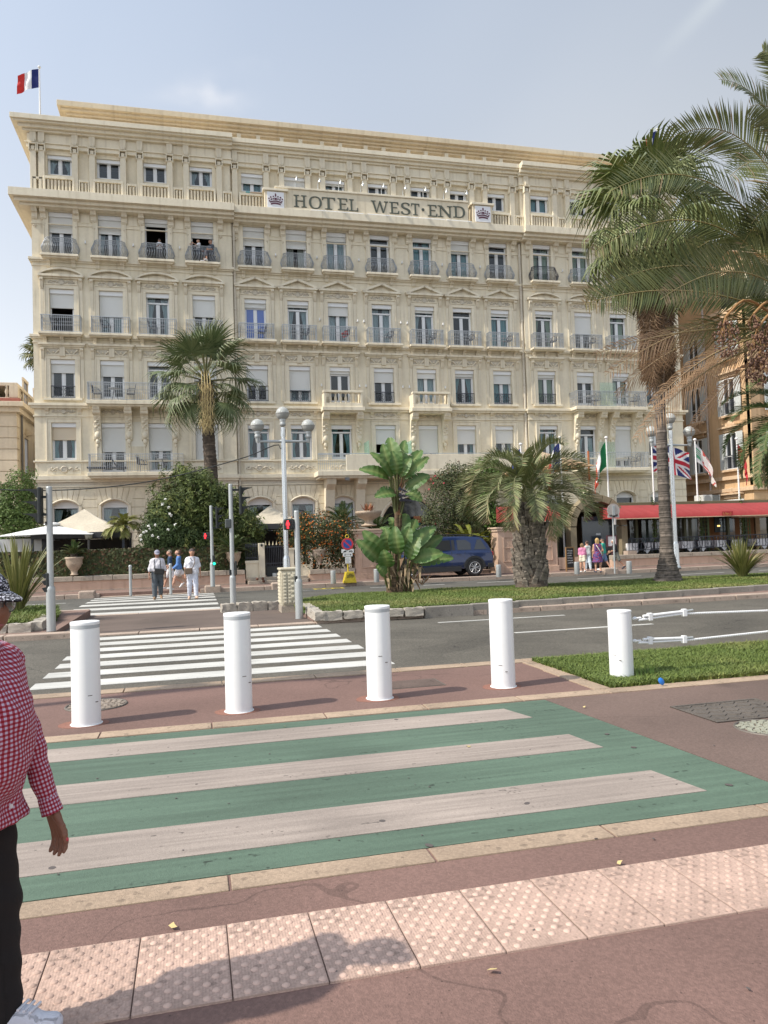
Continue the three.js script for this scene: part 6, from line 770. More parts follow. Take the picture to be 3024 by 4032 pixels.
lampPost(lampL,P(1119,1597,lampL.z).y,P(1119,1738,lampL.z).y,0.255,'three globe street lamp rising behind the cream stone studded cabinet');
lampPost(lampR,P(2641,1622,lampR.z).y,P(2641,1753,lampR.z).y,0.255,'three globe street lamp behind the tall palm at the right');
lampPost(V(-5.6,0,-8.15),8.2,6.4,0.255,'three globe street lamp on the promenade far to the left');
{const a=P(1117,1757,lampL.z),pts=[a,P(1105,1768,lampL.z),P(1098,1752,lampL.z),P(967,1800,lampL.z),P(603,1893,lampL.z),P(301,1927,lampL.z),P(24,1929,lampL.z),P(-400,1900,lampL.z)];tag(new MB().tube(pts,0.02,80,5).build('overhead_cable',mBlack),'thin black overhead cable sagging from the middle street lamp to the left','cable');}
function pole(px,pyB,yB,pyT,label,cat='traffic light'){const p=G(px,pyB,yB),t=P(px,pyT,p.z),o=tag(base('traffic_light',p),label,cat),h=t.y-p.y;new MB().lathe([[0,0],[0.093,0],[0.093,0.02],[0.088,0.025],[0.088,0.84],[0.09,0.86],[0.08,0.9],[0.062,0.93],[0.06,h-0.03],[0.05,h],[0,h]],18).build('pole',mMetal,o);return[o,p,h];}
function sideSignal(o,p,x0,x1,yT,yB,dir,col){
const h=new MB(),H=yT-yB;h.box(x0,x1,yB,yT,-0.15,0.15,0.03);const head=h.build('signal_head',mBlack,o);for(let k=0;k<3;k++){const y=yT-H*(0.17+0.33*k);const m=new MB();const u=H/3;m.prism([[0,0.36*u],[dir*0.3,0.34*u],[dir*0.16,0.2*u],[dir*0.06,0],[dir*0.03,-0.34*u],[0,-0.4*u]],0.2,M4(dir>0?x1:x0,y,-0.1));m.build('visor',mBlack,head);const c=[[0.12,0.01,0.01],[0.12,0.07,0.01],[0.01,0.09,0.06]][k];new MB().add(new THREE.CylinderGeometry(0.1,0.1,0.02,14),M4((dir>0?x1:x0)+dir*0.012,y,0,0,0,Math.PI/2)).build('lens',mat(...c,{rough:0.2}),head);}return head;}
function pedSignal(o,x,y,z,w,h,red,turn=0){
const g=new THREE.Group();const head=new MB().box(-w/2,w/2,-h/2,h/2,-0.11,0.02,0.04).build('pedestrian_signal',mBlack,o,[x,y,z]);head.rotation.y=turn;const glow=(c,e)=>mat(...c,{emissive:c,ei:e,rough:0.6});const man=(dx,s,walk,m,nm)=>{const b=new MB();b.add(new THREE.CylinderGeometry(0.028*s,0.028*s,0.012,12),M4(dx,0.105*s,0.026,Math.PI/2,0,0));const L=(x0,y0,x1,y1,t)=>b.add(new THREE.BoxGeometry(Math.hypot(x1-x0,y1-y0)*s+t*s,t*s,0.012),M4(dx+(x0+x1)/2*s,(y0+y1)/2*s,0.026,0,0,Math.atan2(y1-y0,x1-x0)));if(walk){L(0,0.07,0.0,-0.02,0.035);L(0,0.06,-0.05,0,0.016);L(0,0.06,0.05,0.01,0.016);L(0,-0.02,-0.045,-0.11,0.022);L(0,-0.02,0.04,-0.11,0.022);}else{L(0,0.07,0,-0.01,0.05);L(-0.035,0.06,-0.055,-0.02,0.018);L(0.035,0.06,0.055,-0.02,0.018);L(-0.016,-0.02,-0.02,-0.13,0.024);L(0.016,-0.02,0.02,-0.13,0.024);}b.build(nm,m,head);};
man(-w*0.2,h/0.36,false,red?glow([0.9,0.03,0.04],1.5):mat(0.1,0.02,0.02),'red_figure');man(w*0.24,h/0.36,true,mat(0.05,0.055,0.055,{rough:0.5}),'walking_figure');return head;}
{
let[o,p,h]=pole(202,2487,YM,1915,'grey traffic light pole at the left with black signal seen side on');const at=(px,py)=>P(px,py,p.z).clone().sub(p);
let a=at(150,1919),b=at(168,2063);sideSignal(o,p,a.x,b.x,a.y,b.y,-1);let br=new MB();for(const y of[1956,2025]){const q=at(168,y);br.box(q.x-0.02,0,q.y-0.03,q.y+0.02,-0.03,0.03);}br.box(-0.08,0.02,at(0,2072).y,at(0,2062).y+0.02,-0.04,0.04);br.build('bracket',mBlack,o);a=at(182,2256);b=at(196,2332);const hh=new MB().box(a.x,b.x,b.y,a.y,-0.07,0.07,0.02).build('repeater_head',mBlack,o);for(let k=0;k<3;k++){const y=lerp(a.y,b.y,0.15+0.35*k);new MB().prism([[0,0.05],[-0.08,0.03],[-0.03,-0.05],[0,-0.05]],0.1,M4(a.x,y,-0.05)).build('visor',mBlack,hh);}
[o,p,h]=pole(919,2391,-0.16,1906,'grey traffic light pole in the middle with a black signal pointing right');const at2=(px,py)=>P(px,py,p.z).clone().sub(p);a=at2(940,1914);b=at2(954,2026);sideSignal(o,p,a.x,b.x,a.y,b.y,1);new MB().box(0,at2(941,1943).x,at2(0,1947).y,at2(0,1938).y,-0.03,0.03).build('bracket',mBlack,o);a=at2(886,2044);b=at2(911,2079);new MB().box(a.x,b.x,b.y,a.y,-0.12,0.1,0.03).build('signal_back',mat(0.07,0.08,0.08,{rough:0.5}),o);a=at2(925,2208);b=at2(933,2265);new MB().box(a.x,b.x,b.y,a.y,-0.08,0.08,0.03).build('repeater_head',mBlack,o);a=at2(902,2243);b=at2(912,2264);new MB().box(a.x,b.x,b.y,a.y,-0.06,0.06,0.02).build('push_button',mBlack,o);
[o,p,h]=pole(1179,2437,-0.10,2010,'grey signal pole beside the stone studded cabinet, red standing figure lit');const at3=(px,py)=>P(px,py,p.z).clone().sub(p);a=at3(1140,2064);b=at3(1162,2044);const c0=at3(1117,2044),c1=at3(1163,2086);pedSignal(o,(c0.x+c1.x)/2,(c0.y+c1.y)/2,0.04,c1.x-c0.x,c0.y-c1.y,true,0.15);new MB().box(at3(1140,0).x,0,at3(0,2039).y,at3(0,2034).y,-0.05,0.02).build('bracket',mBlack,o);a=at3(1160,2268);b=at3(1172,2292);new MB().box(a.x,b.x,b.y,a.y,-0.05,0.06,0.015).build('push_button',mBlack,o);
[o,p,h]=pole(838,2310,YP+0.13,1991,'grey signal pole on the far kerb with a red figure and a green lamp');const at4=(px,py)=>P(px,py,p.z).clone().sub(p);const d0=at4(800,2097),d1=at4(826,2124);pedSignal(o,(d0.x+d1.x)/2,(d0.y+d1.y)/2,0.0,d1.x-d0.x,d0.y-d1.y,true);a=at4(848,1995);b=at4(858,2082);sideSignal(o,p,a.x,b.x,a.y,b.y,1);new MB().box(at4(826,0).x,0,at4(0,2104).y,at4(0,2098).y,-0.03,0.03).box(0,a.x,at4(0,2020).y,at4(0,2014).y,-0.03,0.03).build('bracket',mBlack,o);a=at4(836,2186);b=at4(847,2226);const rh=new MB().box(a.x,b.x,b.y,a.y,0.03,0.2,0.03).build('repeater_head',mBlack,o);const gl=at4(843,2219);new MB().add(new THREE.CylinderGeometry(0.055,0.055,0.02,14),M4(gl.x,gl.y,0.21,Math.PI/2,0,0)).build('green_lamp',mat(0.02,0.7,0.45,{emissive:[0.02,0.7,0.4],ei:1.1}),rh);a=at4(826,2200);b=at4(832,2211);new MB().box(a.x,b.x,b.y,a.y,-0.04,0.04,0.01).build('push_button',mBlack,o);
}
{
const p=G(1150,2412,-0.14),z=p.z;const o=tag(base('control_cabinet',p),'cream control cabinet with pyramid studs on its sides on the median','cabinet');const X=px=>P(px,2300,z).x-p.x,Y=py=>P(1150,py,z).y;const m=mat(0.66,0.60,0.46,{map:T.mottle,rough:0.75});const w0=X(1108),w1=X(1176),h=Y(2214),d=0.62;new MB().box(w0,w1,0.18,h-0.06,-d,0,0.015).build('body',m,o);new MB().box(w0-0.03,w1+0.03,h-0.059,h,-d-0.03,0.03,0.02).build('lid',m,o);new MB().box(w0-0.02,w1+0.02,0,0.179,-d-0.02,0.02,0.01).build('plinth',mCoping,o);
const xs=(w0*0.45+w1*0.55);const st=(w)=>{const g=new THREE.ConeGeometry(w*0.7071,w*0.28,4,1);g.rotateY(Math.PI/4);g.rotateX(Math.PI/2);const mb=new MB();mb.add(new THREE.BoxGeometry(w,w,0.03));mb.add(g,M4(0,0,0.015+w*0.14));return mb.geo();};const sg=st(0.16),sg2=st(0.10);for(let k=0;k<5;k++)part('pyramid_stud',sg,m,o,[w1-0.16,0.36+k*(h-0.5)/5+0.04,0.012]);for(let k=0;k<9;k++)for(let j=0;j<3;j++){part('pyramid_stud',sg2,m,o,[w0+0.09+j*0.115,0.28+k*(h-0.36)/9,0.008]);const q=part('pyramid_stud',sg2,m,o,[w0-0.004,0.28+k*(h-0.36)/9,-0.1-j*0.2]);q.rotation.y=-Math.PI/2;}new MB().sph(w0+0.42,h*0.52,0.01,0.02,0.02,0.02,8).build('lock',mBlack,o);
}
function canvasMat(w,h,draw,o={}){const c=document.createElement('canvas');c.width=w;c.height=h;draw(c.getContext('2d'),w,h);const t=new THREE.CanvasTexture(c);t.colorSpace=THREE.SRGBColorSpace;const m=new THREE.MeshStandardMaterial({map:t,roughness:o.rough??0.6});return m;}
function faceUV(g){g.computeBoundingBox();const b=g.boundingBox,p=g.attributes.position,uv=new Float32Array(p.count*2);for(let i=0;i<p.count;i++){uv[2*i]=(p.getX(i)-b.min.x)/(b.max.x-b.min.x);uv[2*i+1]=(p.getY(i)-b.min.y)/(b.max.y-b.min.y);}g.setAttribute('uv',new THREE.BufferAttribute(uv,2));return g;}
{
const p=G(1372,2294,YP),z=p.z,o=tag(base('no_parking_sign',p),'round no parking sign with tow away plates on a yellow weighted stand','road sign'),X=px=>P(px,2200,z).x-p.x,Y=py=>P(1372,py,z).y-p.y;const yl=mat(0.66,0.50,0.03,{rough:0.6,map:T.mottle});
const st=new MB().prism([[X(1349),0],[X(1398),0],[X(1388),Y(2252)],[X(1360),Y(2252)]],0.34,M4(0,0,-0.17),0.01).build('stand',yl,o);{const bars=new MB(),r=rng(23);[[2260.5,-0.06,0.10],[2266,-0.13,0.15],[2271.5,-0.15,0.12]].forEach(([py,a0,a1],k)=>{let x=a0;while(x<a1){const l=0.02+0.03*r();bars.box(X(1374)+x,X(1374)+x+l,Y(py)-0.02+0.01*r(),Y(py)+0.02,0.1801,0.184);x+=l+0.012;}});bars.build('stencilled_marks',mat(0.06,0.05,0.02),st);}
new MB().bar(V(0,Y(2252),0),V(0,Y(2125),0),0.03,0.03,10).build('post',yl,o);const r=0.235,cy=Y(2142);const disc=new MB().add(new THREE.CylinderGeometry(r+0.02,r+0.02,0.025,32),M4(0,cy,0.03,Math.PI/2,0,0)).build('sign_disc',mat(0.5,0.1,0.1,{rough:0.5}),o);part('sign_face',faceUV(new THREE.CircleGeometry(r,36)),canvasMat(256,256,(c,w)=>{c.fillStyle='#c8323c';c.beginPath();c.arc(128,128,128,0,7);c.fill();c.fillStyle='#2c4f9a';c.beginPath();c.arc(128,128,98,0,7);c.fill();c.strokeStyle='#c8323c';c.lineWidth=30;c.beginPath();c.moveTo(58,62);c.lineTo(198,194);c.stroke();}),disc,[0,cy,0.0435]);new MB().add(new THREE.TorusGeometry(0.07,0.02,6,16),M4(0,cy+r+0.08,0)).build('lifting_ring',yl,o);
const plate=(y0,y1,hw,draw,nm)=>{const b=new MB().box(-hw,hw,Y(y1),Y(y0),0.025,0.04,0.004).build('sign_plate',mat(0.7,0.7,0.7,{rough:0.5}),o);part(nm,faceUV(new THREE.PlaneGeometry(hw*2-0.02,Y(y0)-Y(y1)-0.02)),canvasMat(256,96,draw),b,[0,(Y(y0)+Y(y1))/2,0.0425]);};
plate(2162,2177,0.26,(c,w,h)=>{c.fillStyle='#e4e4e2';c.fillRect(0,0,w,h);c.fillStyle='#26262a';c.fillRect(150,52,90,18);c.fillRect(165,36,55,18);c.beginPath();c.arc(172,72,10,0,7);c.arc(222,72,10,0,7);c.fill();c.save();c.translate(80,50);c.rotate(-0.3);c.fillRect(-50,0,95,16);c.fillRect(-34,-16,55,16);c.restore();c.fillRect(20,66,70,14);c.beginPath();c.arc(36,80,9,0,7);c.fill();c.fillRect(130,20,6,40);},'tow_truck_pictogram');plate(2178,2191,0.2,(c,w,h)=>{c.fillStyle='#e4e4e2';c.fillRect(0,0,w,h);c.fillStyle='#26262a';c.fillRect(50,40,156,16);c.beginPath();c.moveTo(14,48);c.lineTo(62,16);c.lineTo(62,80);c.fill();c.beginPath();c.moveTo(242,48);c.lineTo(194,16);c.lineTo(194,80);c.fill();},'double_arrow');const nb=new MB().box(-0.11,0.13,Y(2218),Y(2192),0.025,0.035,0.003).build('notice_sheet',mat(0.78,0.78,0.76,{rough:0.8}),o);const ln=new MB();for(let k=0;k<6;k++)ln.box(-0.08,0.05+0.02*(k%3),Y(2195)-0.03-k*0.045,Y(2195)-0.02-k*0.045,0.0355,0.0375);ln.build('printed_lines',mat(0.2,0.2,0.22),nb);
}
{
const p=G(2421,2259,YP),z=p.z,o=tag(base('road_sign',p),'grey backed round road sign on a thin pole before the red awning','road sign'),Y=py=>P(2425,py,z).y-p.y;new MB().bar(V(0,0,0),V(0.02,Y(1990),0),0.035,0.035,10).build('pole',mMetal,o);new MB().add(new THREE.CylinderGeometry(0.29,0.29,0.02,28),M4(0.03,Y(2010),0.05,Math.PI/2,0,0)).build('sign_disc',mat(0.50,0.45,0.42,{rough:0.5,metal:0.2}),o);new MB().box(-0.04,0.09,Y(2030),Y(1990),0.061,0.085,0.01).build('mounting_rail',mMetal,o);new MB().box(-0.25,0.29,Y(2038),Y(2026),0.04,0.06,0.006).build('sign_plate',mat(0.62,0.55,0.52,{rough:0.5}),o);new MB().box(0.05,0.13,Y(2066),Y(2040),0.02,0.06,0.006).build('sign_plate',mat(0.6,0.55,0.52,{rough:0.5}),o);const tk=new MB();for(const x of[-0.14,-0.05,0.1,0.2])tk.box(x-0.025,x+0.045,Y(2034.5),Y(2029.5),0.0605,0.064);tk.build('plate_marks',mat(0.25,0.23,0.23),o);
}
// ================================================================ restaurant, neighbouring buildings
const mRedAw=mat(0.42,0.05,0.05,{rough:0.85,map:T.mottle,transmission:0.08}),mOlive=mat(0.15,0.14,0.075,{rough:0.7}),mOliveDk=mat(0.07,0.075,0.035,{rough:0.6});
const mOrange=mat(0.68,0.47,0.285,{map:T.plaster,rough:0.92,bump:T.fineBump,bs:0.003}),mOrangeTrim=mat(0.70,0.52,0.36,{map:T.plaster,rough:0.9}),mPanel=mat(0.55,0.58,0.58,{rough:0.6,bump:T.slat,bs:0.01});
{
const z=-35.0,X=px=>P(px,2100,z).x,x0=X(2006),xm=X(2420),x1=X(3400),yT=P(2700,1984,z).y,yF=P(2700,1990,z+1.2).y;const O=V(X(2700),YP,z),o=tag(base('restaurant_terrace',O),'glazed restaurant terrace with dark olive frames under the red awning','restaurant');const bx=(n,a,b,c,d,e,f,m,r=0)=>new MB().box(a-O.x,b-O.x,c-O.y,d-O.y,e-O.z,f-O.z,r).build(n,m,o);
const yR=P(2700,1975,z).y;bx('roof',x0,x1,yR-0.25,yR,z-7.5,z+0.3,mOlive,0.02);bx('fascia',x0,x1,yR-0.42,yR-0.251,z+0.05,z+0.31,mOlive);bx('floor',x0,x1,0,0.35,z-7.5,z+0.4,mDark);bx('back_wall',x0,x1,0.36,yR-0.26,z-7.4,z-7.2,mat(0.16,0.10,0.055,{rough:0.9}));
const posts=[2440,2500,2575,2690,2780,2860,2930,3020,3110,3200];const yB=P(2700,2170,z).y;for(const q of posts)bx('post',X(q)-0.07,X(q)+0.07,0.35,yR-0.43,z+0.06,z+0.2,mOliveDk,0.01);for(const q of[2030,2150,2185,2230])bx('post',X(q)-0.07,X(q)+0.07,0.35,yR-0.43,z+0.06,z+0.2,mOliveDk,0.01);
for(let k=0;k+1<posts.length;k++)if(k!==4&&k!==6)bx('pane',X(posts[k])+0.08,X(posts[k+1])-0.08,0.4,yR-0.45,z-0.6,z-0.59,mGlass);
for(const[q,w,c]of[[2490,0.3,[0.09,0.09,0.045]],[2620,0.35,[0.06,0.07,0.05]],[2700,0.4,[0.32,0.27,0.18]],[2790,0.4,[0.36,0.30,0.2]],[2830,0.3,[0.09,0.1,0.07]]])bx('curtain',X(q)-w,X(q)+w,0.6,yR-0.5,z-1.6,z-1.5,mat(...c,{rough:0.9}));
bx('orange_panel',X(2870),X(3100),1.0,2.4,z-2.6,z-2.5,mat(0.42,0.18,0.07,{rough:0.8}));bx('window_strip',X(2935),X(3010),1.5,2.5,z-2.49,z-2.45,mat(0.03,0.025,0.02,{rough:0.3}));bx('cream_blind',X(2870),X(3200),P(2900,2030,z).y-0.12,P(2900,2030,z).y+0.12,z+0.25,z+0.8,mat(0.66,0.56,0.42,{rough:0.9}));
const lt=bx('wall_lamp',X(2882)-0.07,X(2882)+0.07,P(2882,2072,z-1).y,P(2882,2066,z-1).y,z-1.05,z-1.0,mat(0.9,0.7,0.3,{emissive:[1,0.62,0.2],ei:1.2}));
const tr=()=>{const m=new MB(),h=yR-0.9;for(const s of[-1,1])m.box(s*0.2-0.02,s*0.2+0.02,0,h,-0.02,0.02);for(let k=0;k<11;k++)m.box(-0.18,0.18,0.1+k*(h-0.2)/10,0.13+k*(h-0.2)/10,-0.015,0.015);for(const s of[-1,1])m.bar(V(s*0.2,h-0.25,0),V(s*0.5,h+0.15,0),0.02,0.02,5);return m.geo();},tg=tr(),mTr=mat(0.10,0.16,0.06,{rough:0.6});for(const q of[2578,2760,2922]){const t=part('trellis',tg,mTr,o,[X(q)-O.x,0.45,0.35]);part('climbing_leaves',leafCloud([[-0.25,1.6,0,0.14,1.5,0.08]],260,{size:0.1,c1:[0.06,0.1,0.02],c2:[0.14,0.17,0.05],seed:q}),mLeafMatte,t);}
const rl=new MB(),yb=P(2700,2165,WZ-0.2).y-O.y;rl.box(xm-O.x,x1-O.x,yb+0.62,yb+0.66,1.27,1.31).box(xm-O.x,x1-O.x,yb+0.06,yb+0.09,1.28,1.3);for(let k=0;k<90;k++)rl.box(lerp(xm,x1,k/90)-O.x-0.008,lerp(xm,x1,k/90)-O.x+0.008,yb+0.09,yb+0.62,1.28,1.3);for(let k=0;k<22;k++)rl.add(new THREE.TorusGeometry(0.16,0.012,4,14),M4(lerp(xm,x1,(k+0.5)/22)-O.x,yb+0.34,1.29));rl.build('railing',mIronDark,o);
const ax=X(2330),ar=new MB(),aw=1.55,yS=P(2330,2030,z).y-O.y;for(let k=0;k<9;k++){const a=Math.PI*k/9+0.02,b=Math.PI*(k+1)/9-0.02;ar.prism([[Math.cos(a)*aw,Math.sin(a)*aw],[Math.cos(b)*aw,Math.sin(b)*aw],[Math.cos(b)*(aw-0.32),Math.sin(b)*(aw-0.32)],[Math.cos(a)*(aw-0.32),Math.sin(a)*(aw-0.32)]],0.5,M4(ax-O.x,yS-0.55,0.25),0.01);}ar.box(ax-O.x-aw,ax-O.x-aw+0.32,0,yS-0.57,0.25,0.75).box(ax-O.x+aw-0.32,ax-O.x+aw,0,yS-0.57,0.25,0.75);ar.build('entrance_arch',mat(0.34,0.28,0.18,{map:T.mottle,rough:0.8}),o);bx('door',ax-0.6,ax+1.05,0.4,P(2330,2050,z).y+0.2,z+0.1,z+0.16,mat(0.035,0.05,0.065,{rough:0.15,clearcoat:0.6}));bx('door_plate',P(2361,2103,z+.3).x-0.12,P(2361,2103,z+.3).x+0.12,P(2361,2103,z+.3).y-0.05,P(2361,2103,z+.3).y+0.05,z+0.161,z+0.175,mat(0.5,0.55,0.58,{rough:0.4}));bx('side_window',X(2145),X(2225),0.6,P(2200,2040,z).y,z-0.1,z-0.05,mat(0.03,0.03,0.025,{rough:0.1,clearcoat:0.5}));for(const[y0,c]of[[2080,[0.5,0.2,0.15]],[2095,[0.45,0.5,0.55]],[2110,[0.2,0.3,0.5]]])bx('window_sticker',P(2172,y0,z).x-0.08,P(2172,y0,z).x+0.08,P(2172,y0,z).y-0.07,P(2172,y0,z).y+0.06,z-0.049,z-0.043,mat(...c));bx('low_front',X(2140),X(2236),0,P(2200,2192,z).y,z+1.2,z+1.5,mPink);
bx('bench_front',X(2405),X(2440),0,0.75,z+1.1,z+1.5,mCreamFar);
const aw1=(a,b,nseg,label,y0,y1,y2,prj)=>{const w=tag(base('red_awning',[(a+b)/2,0,z]),label,'awning');const L=b-a,t=new Tri(),c=[1,1,1];for(let s=0;s<nseg;s++)for(let k=0;k<6;k++){const u0=(s+k/6)/nseg,u1=(s+(k+1)/6)/nseg,sg=f=>0.05*Math.sin(Math.PI*f);const q=(u,f,j)=>{const x=-L/2+L*u;if(j===0)return V(x,y0,0.32);if(j===1)return V(x,y1-sg(f),prj);return V(x,y2-sg(f)*0.7,prj+0.12+0.03*Math.sin(f*9));};const f0=k/6,f1=(k+1)/6;const A=[0,1,2].map(j=>t.v(q(u0,f0,j),c)),B=[0,1,2].map(j=>t.v(q(u1,f1,j),c));t.t(A[0],A[1],B[1]);t.t(A[0],B[1],B[0]);t.t(A[1],A[2],B[2]);t.t(A[1],B[2],B[1]);}part('canvas',t.geo(),mRedAw,w);for(const s of[-1,1]){const e=new Tri(),x=s*L/2;const p=[V(x,y0,0.32),V(x,y1,prj),V(x,y2,prj+0.12),V(x,y2,0.32)].map(v=>e.v(v,c));e.t(p[0],p[1],p[2]);e.t(p[0],p[2],p[3]);part('end_panel',e.geo(),mRedAw,w);}const tr=new MB();tr.box(-L/2,L/2,y2-0.05,y2-0.012,prj+0.10,prj+0.145);tr.build('cream_trim',mat(0.68,0.5,0.33,{rough:0.8}),w);const fr=new MB();for(let s=0;s<=nseg;s++){const x=-L/2+L*s/nseg;fr.bar(V(x,y0-0.02,0.32),V(x,y1-0.03,prj),0.02,0.02,5);}fr.build('frame_arm',mIronDark,w);return w;};
const prj=1.6,yy=py=>P(2700,py,z+prj).y;const ga=aw1(P(2415,2040,z+prj).x,x1,5,'long red canvas awning over the restaurant terrace at the right',P(2700,1986,z).y,yy(2013),yy(2034),prj);aw1(P(1996,2040,z+prj).x,P(2205,2040,z+prj).x,1,'short red canvas awning behind the stout palm',P(2100,1990,z).y-0.05,P(2100,2025,z+prj).y,P(2100,2052,z+prj).y,prj);
const lp=P(2862,2022,z+prj+0.1);part('awning_lettering',faceUV(new THREE.PlaneGeometry(0.62,0.22)),(()=>{const m=canvasMat(256,96,(c,w,h)=>{c.fillStyle='#a82a31';c.fillRect(0,0,w,h);c.fillStyle='#c79a4e';c.strokeStyle='#c79a4e';c.lineWidth=6;c.beginPath();c.moveTo(22,62);c.lineTo(30,14);c.lineTo(24,58);c.lineTo(52,56);c.moveTo(66,60);c.lineTo(84,20);c.lineTo(92,58);c.lineTo(108,34);c.lineTo(112,72);c.lineTo(128,36);c.lineTo(140,56);c.lineTo(156,36);c.lineTo(166,58);c.moveTo(204,10);c.lineTo(198,54);c.lineTo(226,58);c.stroke();c.fillRect(18,76,190,6);});return m;})(),ga,[lp.x-ga.position.x,lp.y,prj+0.165]);
const tbl=(px,l)=>{const p=V(X(px),0.36,z+0.2),t=tag(base('restaurant_table',[p.x,0.36,z+0.55]),l,'table','white clothed terrace tables');new MB().box(-0.45,0.45,0.72,0.745,-0.35,0.35).box(-0.46,0.46,0.4,0.719,0.345,0.355).box(-0.46,-0.45,0.4,0.719,-0.35,0.344).box(0.45,0.46,0.4,0.719,-0.35,0.344).prism([[-0.2,0.4],[0.2,0.4],[0,0.2]],0.008,M4(0,0,0.346)).build('tablecloth',mat(0.78,0.78,0.80,{rough:0.8}),t);new MB().cyl(0,0,0.719,0,0.04,0.04,8).build('table_leg',mIronDark,t);const gl=new MB();for(const x of[-0.25,0.22])gl.lathe([[0,0.746],[0.03,0.747],[0.006,0.76],[0.006,0.82],[0.035,0.86],[0.03,0.93]],8,M4(x,0,0.1));gl.build('wine_glass',mGlass,t);return t;};
[[2462,'leftmost'],[2505,'second'],[2560,'third'],[2672,'fourth'],[2722,'fifth'],[2805,'sixth'],[2845,'seventh'],[2960,'eighth'],[3010,'rightmost']].forEach(([q,w])=>tbl(q,`${w} white clothed table from the left on the restaurant terrace`));
const chG=new MB();chG.box(-0.22,0.22,0.42,0.46,-0.22,0.22,0.01);for(const sx of[-1,1])for(const sz of[-1,1])chG.bar(V(sx*0.2,0,sz*0.2),V(sx*0.2,0.42,sz*0.2),0.015,0.015,5);const seatG=chG.geo();chG.tube([V(-0.22,0.44,0.22),V(-0.23,0.8,0.26),V(0,0.95,0.28),V(0.23,0.8,0.26),V(0.22,0.44,0.22)],0.018,18,6);chG.tube([V(-0.14,0.45,0.22),V(0,0.8,0.26),V(0.14,0.45,0.22)],0.012,12,5);const backG=chG.geo();let cproto;[2484,2535,2600,2700,2745,2825,2870,2985,3040].forEach((q,i)=>{let c;if(!cproto){cproto=c=base('terrace_chair',[X(q),0.36,z+0.75]);part('seat',seatG,mIronDark,c);part('backrest',backG,mIronDark,c);}else{c=cproto.clone();c.name=numbered('terrace_chair');c.position.x=X(q);scene.add(c);}tag(c,`${i === 8 ? 'rightmost' : ORD[i]} dark iron chair from the left behind the terrace railing`,'chair','dark chairs on the restaurant terrace');});
const mb=(px,py,hgt,w,label,m,txt)=>{const p=G(px,py,YP),b=tag(base('menu_board',p,0.2),label,'menu board');new MB().box(-w/2,w/2,0.18,hgt,-0.02,0.0).build('board',mat(...m,{rough:0.7}),b);const f=new MB();const t=0.05,c=0.2;f.box(-w/2-t,w/2+t,hgt,hgt+t,-0.03,0.02).box(-w/2-t,-w/2,0,hgt-.001,-0.03,0.02).box(w/2,w/2+t,0,hgt-.001,-0.03,0.02).box(-w/2,w/2,0.13,0.179,-0.03,0.02);f.build('frame',mat(0.30,0.17,0.07,{rough:0.7}),b);const wr=new MB(),r=rng(py);for(let k=0;k<6;k++){const y=hgt-0.12-k*(hgt-0.4)/6;let x=-w/2+0.05;while(x<w/2-0.1){const l=0.03+0.06*r();wr.add(new THREE.BoxGeometry(l,0.035+0.02*r(),0.003),M4(x+l/2,y+0.02*(r()-.5),0.004,0,0,0.2*(r()-.5)));x+=l+0.02;}}wr.build('chalk_writing',mat(...txt,{rough:0.9}),b);return b;};
mb(2247,2250,P(2247,2158,G(2247,2250,YP).z).y-YP,0.4,'black chalkboard menu in a wooden frame beside the pedestrians',[0.025,0.025,0.025],[0.5,0.5,0.48]);{const p=P(2408,2120,z+0.9);const b=tag(base('menu_board',[p.x,YP,z+0.9]),'white menu case in a dark red frame at the restaurant entrance','menu board');const y0=P(2408,2150,z+0.9).y-YP,y1=P(2408,2112,z+0.9).y-YP;new MB().box(-0.22,0.22,y0,y1,-0.02,0.02).build('sheet',mat(0.74,0.72,0.73,{rough:0.5}),b);new MB().box(-0.27,0.27,y1,y1+0.05,-0.03,0.04).box(-0.27,0.27,y0-0.05,y0,-0.03,0.04).box(-0.27,-0.221,y0,y1,-0.03,0.04).box(0.221,0.27,y0,y1,-0.03,0.04).cyl(0,0,y0-.05,0,0.03,0.03,8).build('frame',mat(0.10,0.03,0.04,{rough:0.5}),b);}
const pp=P(2090,1850,-37),pa=tag(base('garden_parasol',[pp.x,0.3,-37]),'ochre brown parasol showing behind the stout palm','parasol');const q0=P(1985,1880,-37),q1=P(2160,1830,-37);new MB().cyl(0,0,pp.y+0.5,0,0.05,0.04,8).build('pole',mIronDark,pa);const c=new Tri(),cl=[1,1,1],hw=(P(2318,1800,-37).x-P(1990,1800,-37).x)/2,yc=P(2100,1872,-37).y-0.3,yt=P(2200,1815,-37).y-0.3;const cs=[[-hw,-1.4],[hw,-1.4],[hw,1.4],[-hw,1.4]].map((v,i)=>c.v(V(v[0]+0.6,yc+(v[0]>0?0.35:0),v[1]),cl)),tp=c.v(V(0.6,yt+0.5,0),cl);for(let k=0;k<4;k++)c.t(cs[k],cs[(k+1)%4],tp);part('canopy',c.geo(),mat(0.42,0.24,0.10,{rough:0.9,transmission:0.25}),pa);new MB().cyl(P(2317,1800,-37).x-pp.x,yc-0.3,P(2317,1776,-37).y-0.3,0,0.06,0.06,8).build('tip_post',mat(0.4,0.13,0.05,{rough:0.7}),pa);
